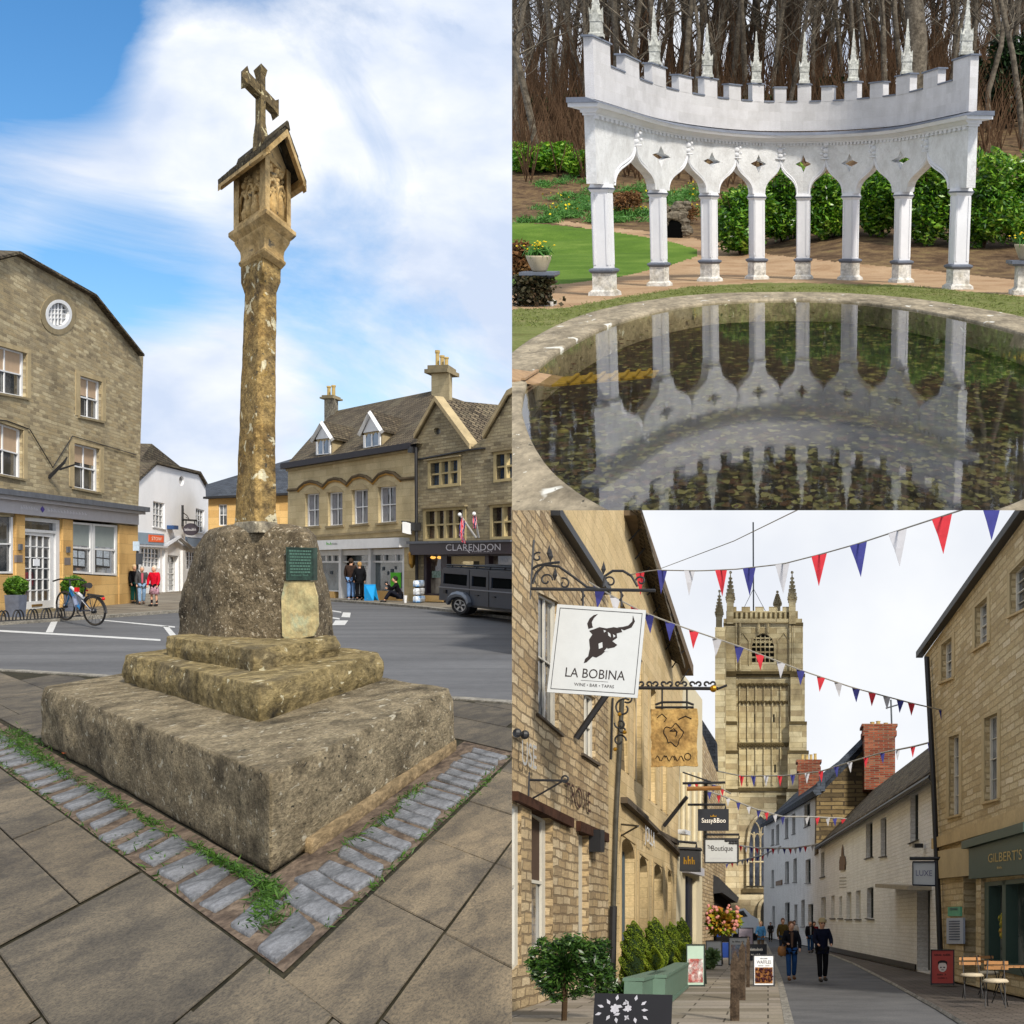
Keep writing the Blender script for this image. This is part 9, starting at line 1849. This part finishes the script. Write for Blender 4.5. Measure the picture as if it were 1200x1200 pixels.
bunt('second bunting string, sloping down from the La Bobina sign to the right building', [(690, 682), (720, 700), (755, 718), (800, 735), (865, 757), (940, 786), (1000, 806), (1068, 824), (1130, 838), (1160, 846)], fl([702, 720, 745, 760, 785, 813, 840, 866, 890, 915, 938, 962, 982, 1003, 1022, 1039, 1055, 1068, 1104, 1117, 1128, 1139, 1150], 'bwrbbrwbrwbrwbrwbrbrwbr', lambda x: 6.5 - (x - 700) * .006, lambda x: 24 - (x - 700) * .025), 30, 40)
bunt('long low bunting string running across in front of the church tower base', [(838, 903), (869, 909.5), (920, 909), (962, 904), (996, 893), (1034, 882), (1070, 875), (1113, 864), (1160, 850)], fl([869, 883, 898, 914, 929, 946, 962, 980, 996, 1015, 1034, 1052, 1070, 1090, 1113, 1134, 1155], 'rbwrbwrbwrbwrbwrb', 3.0, 13), 90, 44)
bunt('short bunting string dipping from the awning shop towards the white gable', [(826, 926), (850, 934), (885, 948), (917, 957), (946, 957), (985, 959), (1002, 961)], fl([831, 842, 853, 865, 877, 889, 898, 908, 917, 946, 958, 970, 978, 988, 999], 'brwbwbrwbwrwbrw', 2.8, 10), 70, 82)
bunt('small bunting string crossing in front of the church window', [(860, 990), (890, 994), (930, 994), (960, 989), (985, 976), (1010, 958)], fl([868, 874, 881, 887, 893, 900, 906, 912, 919, 926, 932, 938, 944, 952, 960, 970, 980, 990, 1000], 'rwbrwb', 2.1, 7.5), 100, 80)
bunt('smallest farthest bunting string low in front of the church window', [(848, 1013), (870, 1008), (895, 1002), (915, 992)], fl([852, 858, 864, 870, 876, 882, 888, 894, 900, 906], 'brwwbr', 1.8, 6), 110, 120)
bunt('bunting string looping between the hanging signs at left', [(806, 918), (820, 916), (838, 920), (856, 930)], fl([808, 816, 826, 836, 846], 'brwbr', 2.6, 9), 55, 60)
t_ = thing('overhead_wire', 'thin overhead wire rising across the sky above the bunting', 'wire', 3, onp(780, 664, 60)); m = MB(); m.tube([onp(775, 666, 60), onp(860, 634, 45), onp(950, 590, 32)], .018, 4); part('cable', m, cord, t_)
# ================================================================ finish: keep each place inside its own field of view
def seam_planes(p):
 c = V((0, 0, CAMZ)); a = V((1, -(600 - XP) / F, 0)).normalized(); b = V((0, -(YP - 598) / F, 1)).normalized()
 return {1: [(c, a)], 2: [(c, -a), (c, -b)], 3: [(c, -a), (c, b)]}[p]
def clip_all():
 for o in list(MW):
  if o.type != 'MESH': continue
  me = o.data; n = len(me.vertices)
  if n == 0: continue
  co = np.empty(n * 3, np.float32); me.vertices.foreach_get('co', co); co = co.reshape(-1, 3)
  m = np.array(MW[o]); w = co @ m[:3, :3].T + m[:3, 3]
  for c, nn in seam_planes(PAN[o]):
   d = (w - np.array(c)) @ np.array(nn)
   if d.max() <= 1e-5: continue
   if d.min() >= 0: DEAD.append(o); break
   if me.users > 1: me = me.copy(); o.data = me
   bm = bmesh.new(); bm.from_mesh(me); inv = MW[o].inverted(); lc = inv @ c; ln = (MW[o].to_3x3().transposed() @ nn).normalized()
   r = bmesh.ops.bisect_plane(bm, geom=bm.verts[:] + bm.edges[:] + bm.faces[:], plane_co=lc, plane_no=ln, clear_outer=True, dist=1e-6)
   if n < 6000:
    es = [e for e in r['geom_cut'] if isinstance(e, bmesh.types.BMEdge)]
    try: bmesh.ops.holes_fill(bm, edges=es, sides=0)
    except Exception: pass
   bm.to_mesh(me); bm.free(); n = len(me.vertices)
   if n == 0: DEAD.append(o); break
   co = np.empty(n * 3, np.float32); me.vertices.foreach_get('co', co); co = co.reshape(-1, 3); w = co @ m[:3, :3].T + m[:3, 3]
DEAD = []
clip_all()
dead = set(DEAD)
def prune(o):
 ks = [k for k in KIDS[o]]
 for k in ks: prune(k)
 KIDS[o] = [k for k in KIDS[o] if k not in gone]
 if o in dead and not KIDS[o]:
  gone.add(o)
 elif o in dead:
  for k in KIDS[o]: k.parent = o.parent
  gone.add(o)
 elif o.type == 'EMPTY' and not KIDS[o]: gone.add(o)
gone = set()
for o in [o for o in MW if o.parent is None]: prune(o)
for o in gone: bpy.data.objects.remove(o, do_unlink=True)
# ---------------------------------------------------------------- camera, sun, sky
cam = bpy.data.cameras.new('camera'); co_ = bpy.data.objects.new('camera', cam); COL.objects.link(co_)
co_.location = (0, 0, CAMZ); co_.rotation_euler = (R(90), 0, 0); cam.sensor_width = 36; cam.lens = 36 * F / 1200
cam.shift_x = (600 - XP) / 1200; cam.shift_y = (YP - 600) / 1200; cam.clip_end = 6000; cam.clip_start = .1
sc.camera = co_
SUN_EL, SUN_AZ = R(38), R(146)          # sun to the right and a little behind the camera (azimuth from +Y towards +X)
sd = V((math.sin(SUN_AZ) * math.cos(SUN_EL), math.cos(SUN_AZ) * math.cos(SUN_EL), math.sin(SUN_EL)))
sl = bpy.data.lights.new('sun', 'SUN'); sl.energy = 2.7; sl.angle = R(7); sl.color = (1, .93, .82)
so = bpy.data.objects.new('sun', sl); COL.objects.link(so); so.rotation_euler = sd.to_track_quat('Z', 'Y').to_euler()
w = bpy.data.worlds.new('World'); sc.world = w; w.use_nodes = True; t = w.node_tree; t.nodes.clear()
def wn(ty, **k):
 nd = t.nodes.new(ty)
 for a, b in k.items():
  if a in nd.bl_rna.properties: setattr(nd, a, b)
  else: nd.inputs[a.replace('_', ' ')].default_value = b
 return nd
L = t.links.new
sky = wn('ShaderNodeTexSky', sky_type='NISHITA', sun_disc=False, sun_elevation=SUN_EL, sun_rotation=SUN_AZ, air_density=1.0, dust_density=.6, ozone_density=2.5)
bg1 = wn('ShaderNodeBackground', Strength=.085); hs_n = wn('ShaderNodeHueSaturation', Saturation=1.3); L(sky.outputs[0], hs_n.inputs['Color']); L(hs_n.outputs[0], bg1.inputs[0])
tc = wn('ShaderNodeTexCoord'); mp = wn('ShaderNodeMapping'); L(tc.outputs['Generated'], mp.inputs[0]); mp.inputs['Scale'].default_value = (1, 1, 1.9); mp.inputs['Location'].default_value = SKYLOC
n1 = wn('ShaderNodeTexNoise', Scale=3.1, Detail=10.0, Roughness=.62, Distortion=.55); L(mp.outputs[0], n1.inputs['Vector'])
n2 = wn('ShaderNodeTexNoise', Scale=7.0, Detail=6.0, Roughness=.55, Distortion=.2); L(mp.outputs[0], n2.inputs['Vector'])
# more cloud to the right and low down, more open blue to the upper left
sx = wn('ShaderNodeSeparateXYZ'); L(tc.outputs['Generated'], sx.inputs[0])
mr = wn('ShaderNodeMapRange'); L(sx.outputs['X'], mr.inputs[0]); mr.inputs[1].default_value = -.5; mr.inputs[2].default_value = -.15; mr.inputs[3].default_value = .08; mr.inputs[4].default_value = .24
ad = wn('ShaderNodeMath', operation='ADD'); L(n1.outputs[0], ad.inputs[0]); L(mr.outputs[0], ad.inputs[1])
for x_, y_, r_, a_ in ((20, 30, 5.5, .26), (150, 320, 4, .10), (390, 280, 3.5, .12), (110, 130, 4, -.05), (250, 110, 4, -.12), (250, 470, 5, -.16), (500, 130, 8, -.12)):
 d_ = V(((x_ - XP) / F, 1, (YP - y_) / F)).normalized(); dt = wn('ShaderNodeVectorMath', operation='DOT_PRODUCT'); L(tc.outputs['Generated'], dt.inputs[0]); dt.inputs[1].default_value = d_
 m_ = wn('ShaderNodeMapRange', interpolation_type='SMOOTHSTEP'); L(dt.outputs['Value'], m_.inputs[0]); m_.inputs[1].default_value = math.cos(R(r_)); m_.inputs[2].default_value = 1.0; m_.inputs[3].default_value = 0; m_.inputs[4].default_value = -a_
 a2 = wn('ShaderNodeMath', operation='ADD'); L(ad.outputs[0], a2.inputs[0]); L(m_.outputs[0], a2.inputs[1]); ad = a2
my = wn('ShaderNodeMapRange'); L(sx.outputs['Y'], my.inputs[0]); my.inputs[1].default_value = .75; my.inputs[2].default_value = .1; my.inputs[3].default_value = 0; my.inputs[4].default_value = .3; a3 = wn('ShaderNodeMath', operation='ADD'); L(ad.outputs[0], a3.inputs[0]); L(my.outputs[0], a3.inputs[1]); ad = a3   # added unseen cloud behind the camera, for neutral fill light
mz = wn('ShaderNodeMapRange'); L(sx.outputs['X'], mz.inputs[0]); mz.inputs[1].default_value = -.9; mz.inputs[2].default_value = -.62; mz.inputs[3].default_value = .3; mz.inputs[4].default_value = 0; a4 = wn('ShaderNodeMath', operation='ADD'); L(ad.outputs[0], a4.inputs[0]); L(mz.outputs[0], a4.inputs[1]); ad = a4  # added unseen cloud far left, to neutralise blue light on the walls
rp = wn('ShaderNodeValToRGB'); rp.color_ramp.elements[0].position = .44; rp.color_ramp.elements[0].color = (0, 0, 0, 1); rp.color_ramp.elements[1].position = .70; rp.color_ramp.elements[1].color = (1, 1, 1, 1); L(ad.outputs[0], rp.inputs[0])
cr = wn('ShaderNodeValToRGB'); e = cr.color_ramp.elements; e[0].position = .36; e[0].color = (.58, .67, .84, 1); e[1].position = .72; e[1].color = (1, 1, 1, 1); L(n2.outputs[0], cr.inputs[0])
bg2 = wn('ShaderNodeBackground', Strength=.66); L(cr.outputs[0], bg2.inputs[0])
mx = wn('ShaderNodeMixShader'); L(rp.outputs[0], mx.inputs[0]); L(bg1.outputs[0], mx.inputs[1]); L(bg2.outputs[0], mx.inputs[2])
wo = wn('ShaderNodeOutputWorld'); L(mx.outputs[0], wo.inputs[0])
vs_ = sc.view_settings; vs_.view_transform = 'Standard'; vs_.look = 'None'; vs_.exposure = 0.8; vs_.gamma = 1.0; vs_.use_curve_mapping = False
sc.cycles.max_bounces = 6; sc.cycles.transparent_max_bounces = 12; sc.cycles.use_denoising = True
